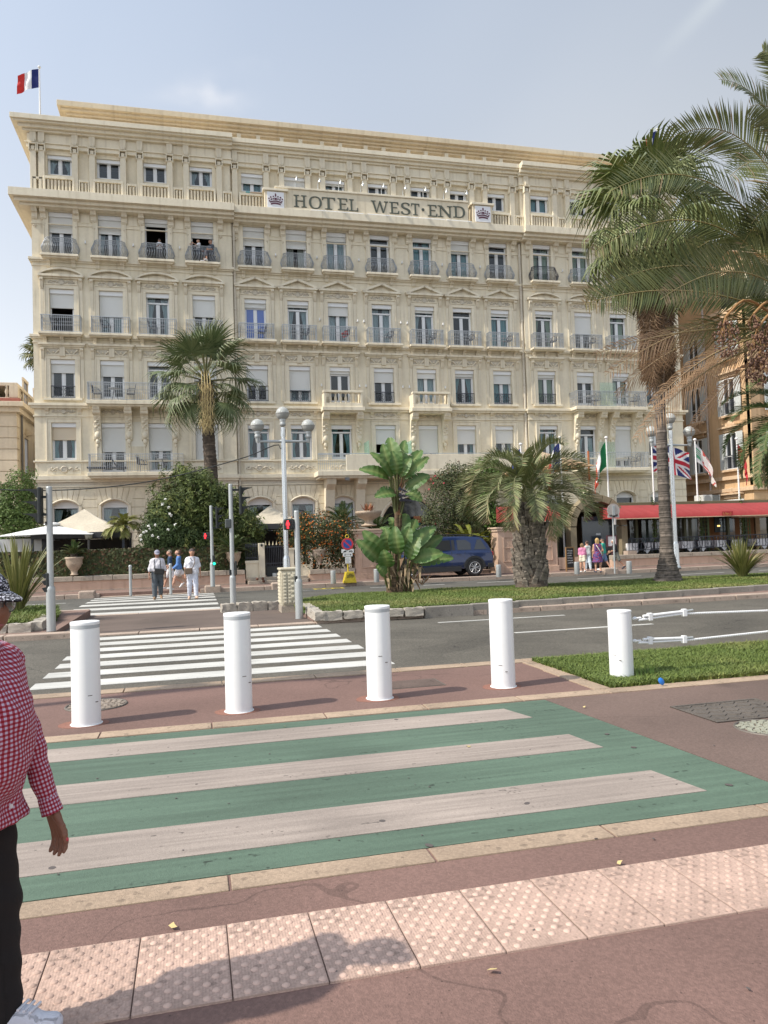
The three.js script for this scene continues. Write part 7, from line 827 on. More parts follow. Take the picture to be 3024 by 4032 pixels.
const ac=P(2785,1980,-37.6);const a=tag(base('air_conditioner',[ac.x,yR,-37.6]),'grey boxy air conditioning unit on the restaurant roof','air conditioner');const hA=P(2785,1950,-37.6).y-yR,wA=(P(2828,1960,-37.6).x-P(2762,1960,-37.6).x)/2;new MB().box(-wA,wA,0,hA,-0.4,0.4,0.02).build('casing',mat(0.55,0.54,0.52,{rough:0.5}),a);const gr=new MB();for(let k=0;k<8;k++)gr.box(0.05,wA-0.06,0.08+k*0.05,0.1+k*0.05,0.4,0.42);gr.build('grille',mBlack,a);new MB().add(new THREE.CylinderGeometry(0.22,0.22,0.03,20),M4(-wA*0.5,hA*0.5,0.405,Math.PI/2,0,0)).build('fan_guard',mat(0.3,0.3,0.3),a);
}
{
const fp=(pxT,pyT,pxB,label,geo,dy,z=-34.9)=>{const t=P(pxT,pyT,z);return flagpole(V(P(pxB,1985,z).x*0.3+t.x*0.7,0.3,z),t,label,geo,dy);};
const GB=(u,v)=>{const x=u*2-1,y=v*2-1,W3=[0.75,0.75,0.75],RD=[0.50,0.02,0.04],BL=[0.01,0.02,0.13];if(Math.abs(x)<0.10||Math.abs(y)<0.17)return RD;if(Math.abs(x)<0.17||Math.abs(y)<0.30)return W3;const d=Math.min(Math.abs(y-x),Math.abs(y+x));if(d<0.09)return RD;if(d<0.26)return W3;return BL;};
const IT=[[0.01,0.18,0.06],[0.76,0.76,0.74],[0.60,0.10,0.06]];const EU=(u,v)=>{const a=Math.round(Math.atan2(v-0.5,(u-0.5)*1.5)/0.5236)*0.5236,x=(u-0.5)*1.5-0.32*Math.cos(a),y=v-0.5-0.32*Math.sin(a);return x*x+y*y<0.0022?[0.7,0.55,0.05]:[0.015,0.03,0.25];};
const CO=(u,v)=>{const n=fbm(u,v,6,44,2);return u<0.22&&v>0.25&&v<0.8&&(v*9%1)>0.3?[0.12,0.4,0.22]:(n>0.60&&u>0.3)?[0.6,0.09,0.07]:[0.78,0.76,0.74];},RW=(u,v)=>v>0.5?[0.62,0.04,0.05]:[0.60,0.05,0.06];
fp(2050,1752,2058,'flagpole with a drooping blue flag behind the stout palm',waveFlag(-1.5,1.1,EU,11,0.88,48,24),-1.25);
fp(2206,1726,2212,'flagpole with a drooping blue white and red flag right of the stout palm',waveFlag(-1.7,1.2,tri(FR),12,0.86),-1.35);fp(2387,1726,2396,'flagpole with a drooping green white and red flag',waveFlag(-1.75,1.25,(u,v)=>tri(IT)(u),13,0.90),-1.4);fp(2565,1732,2574,'flagpole with a red white and blue crossed flag streaming behind the tall palm trunk',waveFlag(2.35,1.5,GB,14,0.16,60,40),-1.65);fp(2735,1734,2750,'flagpole with a drooping white flag bearing a red emblem',waveFlag(1.9,0.95,CO,15,0.74,40,20),-1.1);fp(2900,1730,2912,'flagpole with a drooping red flag at the far right',waveFlag(1.7,0.9,RW,16,0.9),-1.1);
}
{
const xw=34.6,zc=-41.6,O=V(xw,0,zc),o=tag(base('orange_building',O),'ochre orange apartment building with white shutters and a columned loggia at the right','building');const top=P(2900,1010,zc).y;const bx=(n,a,b,c,d,e,f,m,r=0)=>new MB().box(a-O.x,b-O.x,c,d,e-O.z,f-O.z,r).build(n,m,o);
const lv=[0.2,4.2,8.4,12.4,16.0,top];bx('wall',xw,xw+22,0,16.2,zc-22,zc,mOrange);bx('wall',xw+1.0,xw+22,16.25,20.4,zc-22,zc-2.6,mOrange);bx('roof',xw+0.8,xw+22,20.4,20.7,zc-22,zc-2.3,mOrangeTrim);bx('roof_house',xw+4.5,xw+9,20.7,23,zc-10,zc-4,mat(0.66,0.50,0.32,{map:T.plaster,rough:0.9}));
for(const y of[4.1,4.9,16.0]){bx('ledge',xw-0.22,xw+22,y,y+0.25,zc-22,zc+0.22,mOrangeTrim,0.02);}
const gro=new MB();for(let k=0;k<7;k++){gro.box(-0.03,22,0.5+k*0.5,0.92+k*0.5,-22,0.03,0.015);}for(const q of gro.g)part('stone_course',boxUV(q),mOrange,o);
const mkWin=(n,w,h)=>{const fr=new MB().box(-w/2,w/2,h-0.08,h,-0.05,0.05).box(-w/2,w/2,0,0.08,-0.05,0.05).box(-w/2,-w/2+0.07,.081,h-.081,-0.05,0.05).box(w/2-0.07,w/2,.081,h-.081,-0.05,0.05).box(-0.04,0.04,.081,h-.081,-0.05,0.05).box(-w/2+.071,-.041,h*0.35,h*0.35+0.05,-0.04,0.04).geo();const pn=new MB().box(-w/2+0.05,w/2-0.05,0.05,h-0.05,-0.03,-0.02).geo(),sh=new MB().box(-w/4,w/4,0,h,-0.025,0.025,0.01).geo(),ped=new MB().box(-w/2-0.55,w/2+0.55,h+0.32,h+0.44,-0.02,0.26,0.01).box(-w/2-0.2,w/2+0.2,h+0.1,h+0.32,-0.02,0.08,0.01).sph(0,h+0.6,0.1,0.3,0.2,0.06,9).sph(-0.35,h+0.52,0.08,0.15,0.1,0.05,7).sph(0.35,h+0.52,0.08,0.15,0.1,0.05,7).geo(),sl=new MB().box(-w/2-0.3,w/2+0.3,-0.16,-0.02,-0.02,0.24,0.012).geo();return{fr,pn,sh,ped,sl,w,h};};
const gd=mkWin('',1.1,2.4),put=(x,y,z,ry,open=0.0,bal=false)=>{const wn=part('window',gd.fr,mFrameW,o,[x-O.x,y,z-O.z],ry);part('pane',gd.pn,mat(0.02,0.025,0.03,{rough:0.06,clearcoat:1}),wn);for(const s of[-1,1])part('shutter',gd.sh,mPanel,wn,[s*(gd.w*0.75+0.02),0,0.06]);part('lintel',gd.ped,mOrangeTrim,wn);part('sill',gd.sl,mOrangeTrim,wn);if(bal){const r=new MB();ironPanel(r,1.3,0.9,12,false,0.2);r.build('railing',mIronDark,wn);}};
for(const[y]of[[5.6],[9.2],[12.9]]){put(xw-0.06,y,zc-1.75,-Math.PI/2,0,true);put(xw-0.06,y,zc-5.2,-Math.PI/2);for(let k=0;k<4;k++)put(xw+2.2+k*3,y,zc+0.06,0,0,true);}
put(xw-0.06,1.2,zc-1.9,-Math.PI/2);put(xw+2.9,1.0,zc+0.08,0);put(xw+6.2,1.0,zc+0.08,0);
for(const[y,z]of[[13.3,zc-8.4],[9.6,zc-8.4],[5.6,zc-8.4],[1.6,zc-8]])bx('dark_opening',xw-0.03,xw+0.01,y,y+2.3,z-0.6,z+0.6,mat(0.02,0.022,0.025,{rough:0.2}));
const cor=new MB();for(const y of[0])cor.box(-0.02,0.9,0,16.2,-0.9,0.05,0.02);part('corner_pier',(()=>{const m=new MB().box(0.0,0.75,4.4,16.0,-0.3,0.10,0.03);return m.geo();})(),mat(0.66,0.46,0.28,{map:T.plaster,rough:0.9}),o);
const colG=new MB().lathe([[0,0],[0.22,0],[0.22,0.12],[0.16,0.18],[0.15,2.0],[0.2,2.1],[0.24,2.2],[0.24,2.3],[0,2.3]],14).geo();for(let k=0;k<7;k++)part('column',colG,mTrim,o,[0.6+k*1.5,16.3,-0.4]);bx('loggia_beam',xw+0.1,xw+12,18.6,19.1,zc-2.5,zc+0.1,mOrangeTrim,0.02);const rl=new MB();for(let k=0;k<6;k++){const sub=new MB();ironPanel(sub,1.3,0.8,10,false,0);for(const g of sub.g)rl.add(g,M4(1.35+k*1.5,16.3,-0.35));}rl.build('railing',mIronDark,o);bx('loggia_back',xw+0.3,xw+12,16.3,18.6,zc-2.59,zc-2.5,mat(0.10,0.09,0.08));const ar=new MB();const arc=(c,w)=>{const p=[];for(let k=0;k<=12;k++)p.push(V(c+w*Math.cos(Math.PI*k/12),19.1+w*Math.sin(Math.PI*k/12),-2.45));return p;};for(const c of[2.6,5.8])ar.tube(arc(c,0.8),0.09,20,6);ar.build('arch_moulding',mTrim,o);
const aw=tag(base('striped_awning',[xw+4.6,4.6,zc+0.1]),'small cream awning with a scalloped edge on the orange building','awning');const t=new Tri(),cc=[1,1,1];for(let k=0;k<14;k++){const x0=-1.6+k*3.2/14,x1=x0+3.2/14;const A=[V(x0,0,0),V(x0,-0.45,1.0),V(x0,-0.62,1.02)].map(v=>t.v(v,cc)),B=[V(x1,0,0),V(x1,-0.45,1.0),V(x1,-0.62,1.02)].map(v=>t.v(v,cc)),M=t.v(V((x0+x1)/2,-0.72,1.03),cc);t.t(A[0],A[1],B[1]);t.t(A[0],B[1],B[0]);t.t(A[1],A[2],B[2]);t.t(A[1],B[2],B[1]);t.t(A[2],M,B[2]);}part('canvas',t.geo(),mat(0.72,0.65,0.52,{rough:0.9}),aw);new MB().box(-1.6,1.6,-0.05,0.06,-0.08,0.02).build('cassette',mFrameW,aw);
const pp=new MB();pp.cyl(xw-0.12-O.x,0.2,18,-4.0,0.07,0.07,8);for(let k=0;k<9;k++)pp.cyl(xw-0.12-O.x,1+k*2,1.1+k*2,-4.0,0.1,0.1,8);pp.build('rain_pipe',mat(0.42,0.36,0.32,{rough:0.6}),o);
}
{
const zc=-50,p=P(66,1800,zc),O=V(p.x,0,zc),o=tag(base('stone_building',O),'grey cream stone building with quoins and balustraded roof at the left edge','building');const yC=P(60,1585,zc).y,m=mat(0.62,0.555,0.46,{map:T.plaster,rough:0.92}),md=mat(0.66,0.59,0.49,{map:T.plaster,rough:0.9});
new MB().box(-14,0,0,yC-0.6,-16,0).build('wall',m,o);new MB().box(-14.3,0.5,yC-0.3,yC,-16.3,0.5,0.03).box(-14.15,0.25,yC-0.6,yC-0.301,-16.1,0.25,0.02).build('cornice',md,o);new MB().box(-13.8,0.1,yC+.001,yC+0.3,-15.8,0.1).box(-13.8,0.1,yC+1.0,yC+1.2,-15.8,0.1,0.02).build('roof_parapet',md,o);const rt=new MB().box(-5,0.3,yC+0.01,yC+0.2,0.1,0.42,0.02).build('roof_tiles',mat(0.34,0.12,0.09,{rough:0.9}),o);const bg=new MB().lathe([[0,0],[0.1,0],[0.06,0.15],[0.12,0.35],[0.06,0.6],[0.1,0.7],[0,0.7]],10).geo();for(let k=0;k<14;k++)part('baluster',bg,md,o,[0.0-0.05,yC+0.3,-0.6-k*0.7]);for(let k=0;k<8;k++)part('baluster',bg,md,o,[-0.5-k*0.6,yC+0.3,0.0]);for(let k=0;k<3;k++)new MB().box(-0.35,0.14,yC+0.301,yC+0.999,-0.35-k*4.5,0.13-k*4.5,0.01).build('parapet_pier',md,o);
const n=14;for(let k=0;k<n;k++){const h=(yC-1.2)/n;new MB().box(-1.35,0.05,0.4+k*h+0.03,0.4+(k+1)*h-0.03,-0.7,0.05,0.02).build('quoin_stone',md,o);}
for(const y of[5.6])new MB().box(-14,0.14,y,y+0.25,-16,0.14,0.02).build('ledge',md,o);
for(const y of[6.6,2.0,10.2])for(const z of[-2.6,-6.0]){const w=new MB().box(-0.02,0.08,-0.1,0,-0.75,0.75).box(-0.02,0.08,2.2,2.4,-0.8,0.8).box(-0.02,0.06,.001,2.199,-0.75,-0.6).box(-0.02,0.06,.001,2.199,0.6,0.75).build('window',md,o,[0,y,z]);new MB().box(-0.02,0.015,0,2.199,-0.599,0.599).build('pane',mat(0.09,0.065,0.05,{rough:0.3}),w);if(y<7)new MB().add(new THREE.ConeGeometry(0.9,0.5,4),M4(0.02,2.62,0,0,0.785,0,0.2,1,1)).build('pediment',md,w);}
new MB().cyl(0.1,0.2,yC-0.6,-1.1,0.06,0.06,8).build('rain_pipe',mat(0.12,0.12,0.13),o);
}
{
const g=new MB();g.box(-0.2,0.2,0.42,0.45,-0.2,0.2);const seat=g.geo();g.tube([V(-0.2,0.44,-0.2),V(-0.22,0.9,-0.27),V(0.22,0.9,-0.27),V(0.2,0.44,-0.2)],0.015,14,5);for(let k=0;k<5;k++)g.bar(V(-0.16+k*0.08,0.45,-0.2),V(-0.16+k*0.08,0.88,-0.27),0.012,0.012,4);g.tube([V(-0.22,0.7,-0.24),V(-0.24,0.66,0.1),V(-0.2,0.42,0.2)],0.014,10,5);g.tube([V(0.22,0.7,-0.24),V(0.24,0.66,0.1),V(0.2,0.42,0.2)],0.014,10,5);const back=g.geo();for(const sx of[-1,1])for(const sz of[-1,1])g.bar(V(sx*0.19,0,sz*0.19),V(sx*0.18,0.42,sz*0.18),0.014,0.014,5);const leg=g.geo();let proto;
const chair=(x,y,z,turn,label,group)=>{let c;if(!proto){proto=c=base('balcony_chair',[x,y,z],turn);part('seat',seat,mIronDark,c);part('backrest',back,mIronDark,c);part('legs',leg,mIronDark,c);}else{c=proto.clone();c.name=numbered('balcony_chair');c.position.set(x,y,z);c.rotation.y=turn;scene.add(c);}return tag(c,label,'chair',group);};
for(let i=0;i<14;i++)chair(CX[i]+(i<3?-0.25:0.3),13.245,zOf(i)+0.3,(i<3?1:-1)*1.4,`dark metal chair on the railed balcony below the pediment window ${ORD[i]} from the left`,'chairs on the fourth storey balconies');
chair(CX[1]-0.75,9.555,ZS+0.45,1.5,'dark chair at the left end of the long upper balcony at the left','chairs on the long balconies');chair(CX[1]+0.95,9.555,ZS+0.45,-1.5,'dark chair right of the small table on the long upper balcony at the left','chairs on the long balconies');chair(CX[2]-0.95,5.725,ZS+0.5,1.3,'grey chair standing right of the sunbed on the long lower balcony','chairs on the long balconies');chair(CX[12]+0.35,9.555,ZS+0.5,-1.2,'dark chair on the long upper balcony at the right','chairs on the long balconies');chair(CX[13]+0.6,9.555,ZS+0.5,-1.3,'dark chair at the right end of the long upper balcony at the right','chairs on the long balconies');chair(CX[13]+0.5,5.725,ZS+0.5,-1.4,'dark chair on the long lower balcony at the right','chairs on the long balconies');
const table=(x,y,label)=>{const t=tag(base('balcony_table',[x,y,ZS+0.5]),label,'table','small tables on the long balconies');new MB().cyl(0,0.70,0.73,0,0.3,0.3,18).build('table_top',mat(0.3,0.31,0.32,{rough:0.4}),t);const l=new MB();for(let k=0;k<3;k++){const a=k*2.09;l.bar(V(Math.cos(a)*0.24,0,Math.sin(a)*0.24),V(0,0.7,0),0.014,0.014,5);}l.build('table_leg',mIronDark,t);};table(CX[1]+0.12,9.555,'round table between the chairs on the long upper balcony at the left');table(CX[2]+0.1,5.725,'round table before the second door of the long lower balcony at the left');table(CX[12]+0.0,9.555,'round table on the long upper balcony at the right');table(CX[13]-0.1,9.555,'round table before the right door of the long upper balcony at the right');table(CX[13]-0.0,5.725,'round table on the long lower balcony at the right');
const sb=tag(base('sunbed',[CX[1]-0.3,5.725,ZS+0.5]),'dark sunbed with raised back on the long lower balcony at the left','sunbed');new MB().box(-1.0,1.0,0.22,0.3,-0.28,0.28,0.02).build('mattress',mIronDark,sb);new MB().add(new THREE.BoxGeometry(0.85,0.06,0.54),M4(0.3,0.62,0,0,0,-1.0)).build('backrest',mIronDark,sb);const lg=new MB();for(const x of[-0.85,0.85])for(const z of[-0.22,0.22])lg.bar(V(x,0,z),V(x,0.22,z),0.02,0.02,5);lg.build('legs',mIronDark,sb);
const tw=tag(base('towel',[CX[4]+0.2,21.75,ZM+0.2]),'colourful towel laid over the attic balustrade left of the sign','towel');new MB().box(-0.35,0.5,0,0.06,-0.1,0.17,0.02).build('cloth',mat(0.55,0.42,0.30,{rough:0.9}),tw);new MB().box(-0.6,-0.36,-0.01,0.07,-0.1,0.16,0.02).build('cloth',mat(0.15,0.4,0.42,{rough:0.9}),tw);
const rt=tag(base('towel',[CX[6]+0.3,13.75,ZM+0.35]),'red towel on the chair of the seventh pediment balcony','towel');new MB().add(new RoundedBoxGeometry(0.4,0.3,0.06,2,0.02),M4(0,0,0,0.3,0,0.5)).build('cloth',mat(0.5,0.04,0.03,{rough:0.9}),rt);
}
// ================================================================ the blue car
{
const mBlue=mat(0.010,0.026,0.095,{rough:0.28,metal:0.35,clearcoat:1}),mTint=mat(0.03,0.032,0.035,{rough:0.05,clearcoat:1}),mTrimB=mat(0.022,0.023,0.025,{rough:0.6}),mTyre=mat(0.02,0.02,0.02,{rough:0.85}),mAlloy=mat(0.55,0.55,0.56,{rough:0.3,metal:0.8}),mRedL=mat(0.35,0.01,0.015,{rough:0.15,clearcoat:1}),mLampC=mat(0.7,0.75,0.8,{rough:0.1,clearcoat:1});
const z=-31.75,wr=P(1868,2200,z);const o=tag(base('parked_car',[wr.x,YP,z]),'dark blue sport utility car behind the paddle leaved plant','car');const k=1;
const HW=0.98,zc=-HW+0.02;const wheelB=3.02;const sec=[[0.98,0.62,0.98,0.74,0.70],[0.93,0.45,1.04,0.86,0.84],[0.80,0.40,1.08,0.93,0.90],[0.45,0.36,1.10,0.965,0.93],[0,0.36,1.11,0.98,0.94],[-0.5,0.32,1.11,0.98,0.95],[-1.2,0.30,1.10,0.975,0.95],[-2.0,0.30,1.09,0.975,0.95],[-2.6,0.33,1.08,0.98,0.94],[-3.02,0.36,1.06,0.98,0.93],[-3.4,0.36,1.03,0.96,0.90],[-3.75,0.36,0.97,0.90,0.82],[-3.92,0.42,0.90,0.78,0.70],[-3.98,0.55,0.80,0.62,0.56]];
const ring=([x,yb,yt,wl,wb])=>{const H=yt-yb,pr=[[wl*0.9,0],[wl,0.08],[wl,0.32],[wl*1.005,0.52],[wl*0.985,0.70],[(wl+wb)/2,0.84],[wb,0.95],[wb*0.965,1.0]];const p=[];for(const[w,t]of pr)p.push(V(x,yb+H*t,w));p.push(V(x,yt+0.03,wb*0.5));p.push(V(x,yt+0.04,0));p.push(V(x,yt+0.03,-wb*0.5));for(const[w,t]of[...pr].reverse())p.push(V(x,yb+H*t,-w));return p;};
const loft=(rings,capped=true)=>{const pos=[],idx=[],n=rings[0].length;for(const r of rings)for(const p of r)pos.push(p.x,p.y,p.z+zc);for(let a=0;a+1<rings.length;a++)for(let b=0;b<n;b++){const c=(b+1)%n,i0=a*n+b,i1=a*n+c,j0=i0+n,j1=i1+n;idx.push(i0,i1,j1,i0,j1,j0);}if(capped)for(const[r,f]of[[0,1],[rings.length-1,0]]){for(let b=1;b+1<n;b++)f?idx.push(r*n,r*n+b+1,r*n+b):idx.push(r*n,r*n+b,r*n+b+1);}return geoFrom(pos,idx);};
const body=part('body',loft(sec.map(ring)),mBlue,o);
const cab=[[0.86,1.06,1.14,0.80,0.78],[0.72,1.09,1.42,0.87,0.74],[0.52,1.10,1.66,0.90,0.70],[0.25,1.10,1.74,0.91,0.69],[-0.5,1.10,1.78,0.92,0.69],[-1.2,1.09,1.78,0.92,0.69],[-1.75,1.09,1.74,0.92,0.68],[-2.1,1.08,1.60,0.91,0.70],[-2.55,1.07,1.28,0.90,0.76],[-2.80,1.06,1.10,0.88,0.82]];const cring=([x,yb,yt,wb,wt])=>[V(x,yb-0.05,wb),V(x,yb,wb),V(x,lerp(yb,yt,0.88),lerp(wb,wt,0.88)),V(x,yt-0.01,wt*0.95),V(x,yt+0.01,wt*0.5),V(x,yt+0.015,0),V(x,yt+0.01,-wt*0.5),V(x,yt-0.01,-wt*0.95),V(x,lerp(yb,yt,0.88),-lerp(wb,wt,0.88)),V(x,yb,-wb),V(x,yb-0.05,-wb)];part('cabin',loft(cab.map(cring)),mBlue,o);
const sideAt=(x,y)=>{let a=cab[0],b=cab[cab.length-1];for(let i=0;i+1<cab.length;i++)if(x<=cab[i][0]&&x>=cab[i+1][0]){a=cab[i];b=cab[i+1];break;}const t=(x-a[0])/(b[0]-a[0]||1),q=a.map((v,i)=>lerp(v,b[i],t));return lerp(q[3],q[4],clamp((y-q[1])/(q[2]-q[1]),0,0.88));};
const glass=(pts,nm,m,off=0.012)=>{for(const s of[1,-1]){const c=pts.reduce((p,q)=>[p[0]+q[0]/pts.length,p[1]+q[1]/pts.length],[0,0]),pos=[],idx=[];const N=pts.length;pos.push(c[0],c[1],s*(sideAt(...c)+off)+zc);const sub=[];for(let i=0;i<N;i++){const a=pts[i],b=pts[(i+1)%N];for(let q=0;q<5;q++)sub.push([lerp(a[0],b[0],q/5),lerp(a[1],b[1],q/5)]);}for(const p of sub)pos.push(p[0],p[1],s*(sideAt(...p)+off)+zc);for(let i=0;i<sub.length;i++)idx.push(0,1+i,1+(i+1)%sub.length);part(nm,geoFrom(pos,idx),m,o);}};
glass([[0.62,1.17],[0.02,1.17],[0.22,1.60],[0.40,1.60]].map(p=>p),'rear_quarter_window',mTint);glass([[-0.12,1.17],[-0.12-0.62,1.17],[-0.74,1.60],[-0.30,1.60],[-0.10,1.45]],'rear_door_window',mTint);glass([[-0.86,1.17],[-1.0,1.17],[-1.0,1.61],[-0.86,1.61]],'door_pillar',mTrimB);glass([[-1.04,1.17],[-2.05,1.15],[-1.72,1.60],[-1.04,1.61]],'front_door_window',mTint);
const half=(x)=>0.985;for(const s of[1,-1]){const zz=v=>s*v+zc;
const tr=new MB();tr.box(-1.0-1.55,-0.62,0.24,0.46,zz(0.93),zz(1.0),0.02).box(0.62,0.92,0.36,0.56,zz(0.80),zz(0.96),0.03).box(-3.9,-3.55,0.33,0.5,zz(0.78),zz(0.94),0.03);tr.build('lower_cladding',mTrimB,o);
for(const cx of[0,-wheelB]){const a=new MB(),pts=[],q=[];for(let i=0;i<=16;i++){const t=Math.PI*(i/16);pts.push([0.50*Math.cos(t),0.50*Math.sin(t)]);q.unshift([0.41*Math.cos(t),0.41*Math.sin(t)]);}a.prism([...pts,...q],0.06,M4(cx,0.40,zz(0.985)-0.03));a.prism(pts.map(p=>[p[0]*0.84,p[1]*0.84]).concat([[-0.42,-0.1],[0.42,-0.1]]),0.02,M4(cx,0.40,zz(0.97)-0.005));a.build('wheel_arch',mTrimB,o);
const w=new MB().add(new THREE.TorusGeometry(0.30,0.095,12,32),M4(0,0,0,0,0,0,1,1,1.2)).build('wheel',mTyre,o,[cx,0.385,zz(0.90)]);const rim=new MB();rim.add(new THREE.TorusGeometry(0.245,0.018,8,30),M4(0,0,s*0.095));rim.add(new THREE.CylinderGeometry(0.06,0.06,0.03,16),M4(0,0,s*0.085,Math.PI/2,0,0));for(let i=0;i<5;i++)for(const d of[-0.16,0.16]){const a0=i*1.2566+d*0.5,a1=i*1.2566+d*1.6;rim.bar(V(Math.cos(a0)*0.05,Math.sin(a0)*0.05,s*0.085),V(Math.cos(a1)*0.235,Math.sin(a1)*0.235,s*0.09),0.022,0.015,6);}rim.build('rim',mAlloy,w);new MB().add(new THREE.CylinderGeometry(0.235,0.235,0.02,24),M4(0,0,s*0.05,Math.PI/2,0,0)).build('brake_disc',mat(0.06,0.06,0.06,{rough:0.5}),w);}
const sm=new MB();for(const[x,y0,y1]of[[-0.52,0.52,1.1],[-1.02-0.02,0.48,1.12],[-2.2,0.48,1.1]])sm.bar(V(x,y0,zz(0.983)),V(x+(x>-0.6?0.1:0),y1,zz(0.955)),0.006,0.006,4);sm.bar(V(-2.2,0.48,zz(0.982)),V(-0.52,0.48,zz(0.982)),0.006,0.006,4);sm.build('door_seam',mTrimB,o);
for(const x of[-0.72,-1.75])new MB().box(x-0.12,x+0.12,0.985,1.025,zz(0.955),zz(0.99),0.012).build('door_handle',mBlue,o);new MB().box(-2.2,-1.98,1.12,1.28,zz(0.93),zz(1.12),0.05).build('side_mirror',mBlue,o);
const rr=new MB();rr.tube([V(0.35,1.74,zz(0.62)),V(0.1,1.80,zz(0.63)),V(-1.4,1.835,zz(0.63)),V(-1.75,1.77,zz(0.62))],0.022,20,6);rr.build('roof_rail',mTrimB,o);new MB().box(0.72,0.955,0.86,1.06,zz(0.62),zz(0.87),0.04).build('tail_light',mRedL,o);new MB().box(-3.86,-3.62,0.78,0.92,zz(0.60),zz(0.87),0.05).build('headlight',mLampC,o);}
new MB().box(0.9,1.02,0.42,0.62,zc-0.7,zc+0.7,0.04).build('rear_bumper',mTrimB,o);new MB().box(0.99,1.035,0.47,0.5,zc-0.4,zc+0.78,0.01).build('exhaust_trim',mAlloy,o);new MB().box(-4.0,-3.93,0.42,0.78,zc-0.5,zc+0.5,0.03).build('grille',mTrimB,o);new MB().box(0.30,0.86,1.70,1.73,zc-0.6,zc+0.6,0.012).build('spoiler',mBlue,o);
}
// ================================================================ people
function surfaceNet(f,mn,mx,c){
const nx=Math.ceil((mx.x-mn.x)/c)+1,ny=Math.ceil((mx.y-mn.y)/c)+1,nz=Math.ceil((mx.z-mn.z)/c)+1,val=new Float32Array(nx*ny*nz),at=(i,j,k)=>(k*ny+j)*nx+i;const p=V(0,0,0);
for(let k=0;k<nz;k++)for(let j=0;j<ny;j++)for(let i=0;i<nx;i++){p.set(mn.x+i*c,mn.y+j*c,mn.z+k*c);val[at(i,j,k)]=f(p);}
const id=new Int32Array(nx*ny*nz).fill(-1),pos=[],idx=[];
for(let k=0;k+1<nz;k++)for(let j=0;j+1<ny;j++)for(let i=0;i+1<nx;i++){let m=0,n=0,sx=0,sy=0,sz=0;const v=[];for(let q=0;q<8;q++){v[q]=val[at(i+(q&1),j+(q>>1&1),k+(q>>2))];if(v[q]<0)m|=1<<q;}if(m===0||m===255)continue;for(let a=0;a<8;a++)for(const b of[a|1,a|2,a|4]){if(b===a)continue;if((v[a]<0)!==(v[b]<0)){const t=v[a]/(v[a]-v[b]);sx+=(a&1)+t*((b&1)-(a&1));sy+=(a>>1&1)+t*((b>>1&1)-(a>>1&1));sz+=(a>>2)+t*((b>>2)-(a>>2));n++;}}id[at(i,j,k)]=pos.length/3;pos.push(mn.x+(i+sx/n)*c,mn.y+(j+sy/n)*c,mn.z+(k+sz/n)*c);}
const quad=(a,b,d,e,fl)=>{if(a<0||b<0||d<0||e<0)return;fl?idx.push(a,d,b,a,e,d):idx.push(a,b,d,a,d,e);};
for(let k=1;k+1<nz;k++)for(let j=1;j+1<ny;j++)for(let i=1;i+1<nx;i++){const v0=val[at(i,j,k)];let v1=val[at(i+1,j,k)];if((v0<0)!==(v1<0))quad(id[at(i,j-1,k-1)],id[at(i,j,k-1)],id[at(i,j,k)],id[at(i,j-1,k)],v0>=0);v1=val[at(i,j+1,k)];if((v0<0)!==(v1<0))quad(id[at(i-1,j,k-1)],id[at(i-1,j,k)],id[at(i,j,k)],id[at(i,j,k-1)],v0>=0);v1=val[at(i,j,k+1)];if((v0<0)!==(v1<0))quad(id[at(i-1,j-1,k)],id[at(i,j-1,k)],id[at(i,j,k)],id[at(i-1,j,k)],v0>=0);}
return geoFrom(pos,idx);
}
function boneDist(p,[a,b,ra,rb,fz=1]){const bx=b.x-a.x,by=b.y-a.y,bz=b.z-a.z,px=p.x-a.x,py=p.y-a.y,pz=p.z-a.z,L=bx*bx+by*by+bz*bz||1e-9,t=Math.min(1,Math.max(0,(px*bx+py*by+pz*bz)/L));const dx=px-t*bx,dy=py-t*by,dz=(pz-t*bz)*fz;return Math.sqrt(dx*dx+dy*dy+dz*dz)-(ra+(rb-ra)*t);}
function field(bones,k=0.03,grow=0){return p=>{let d=10;for(const b of bones){const e=boneDist(p,b)-grow;const h=Math.max(k-Math.abs(d-e),0)/k;d=Math.min(d,e)-h*h*k*0.25;}return d;};}
function bounds(bones,g){const mn=V(1e9,1e9,1e9),mx=V(-1e9,-1e9,-1e9);for(const[a,b,ra,rb]of bones){const r=Math.max(ra,rb)+g;for(const q of[a,b]){mn.min(V(q.x-r,q.y-r,q.z-r));mx.max(V(q.x+r,q.y+r,q.z+r));}}return[mn,mx];}
function meshBones(bones,c,k=0.03,grow=0,cut=null){const[mn,mx]=bounds(bones,grow+3*c),f=field(bones,k,grow);return surfaceNet(cut?p=>Math.max(f(p),cut(p)):f,mn,mx,c);}
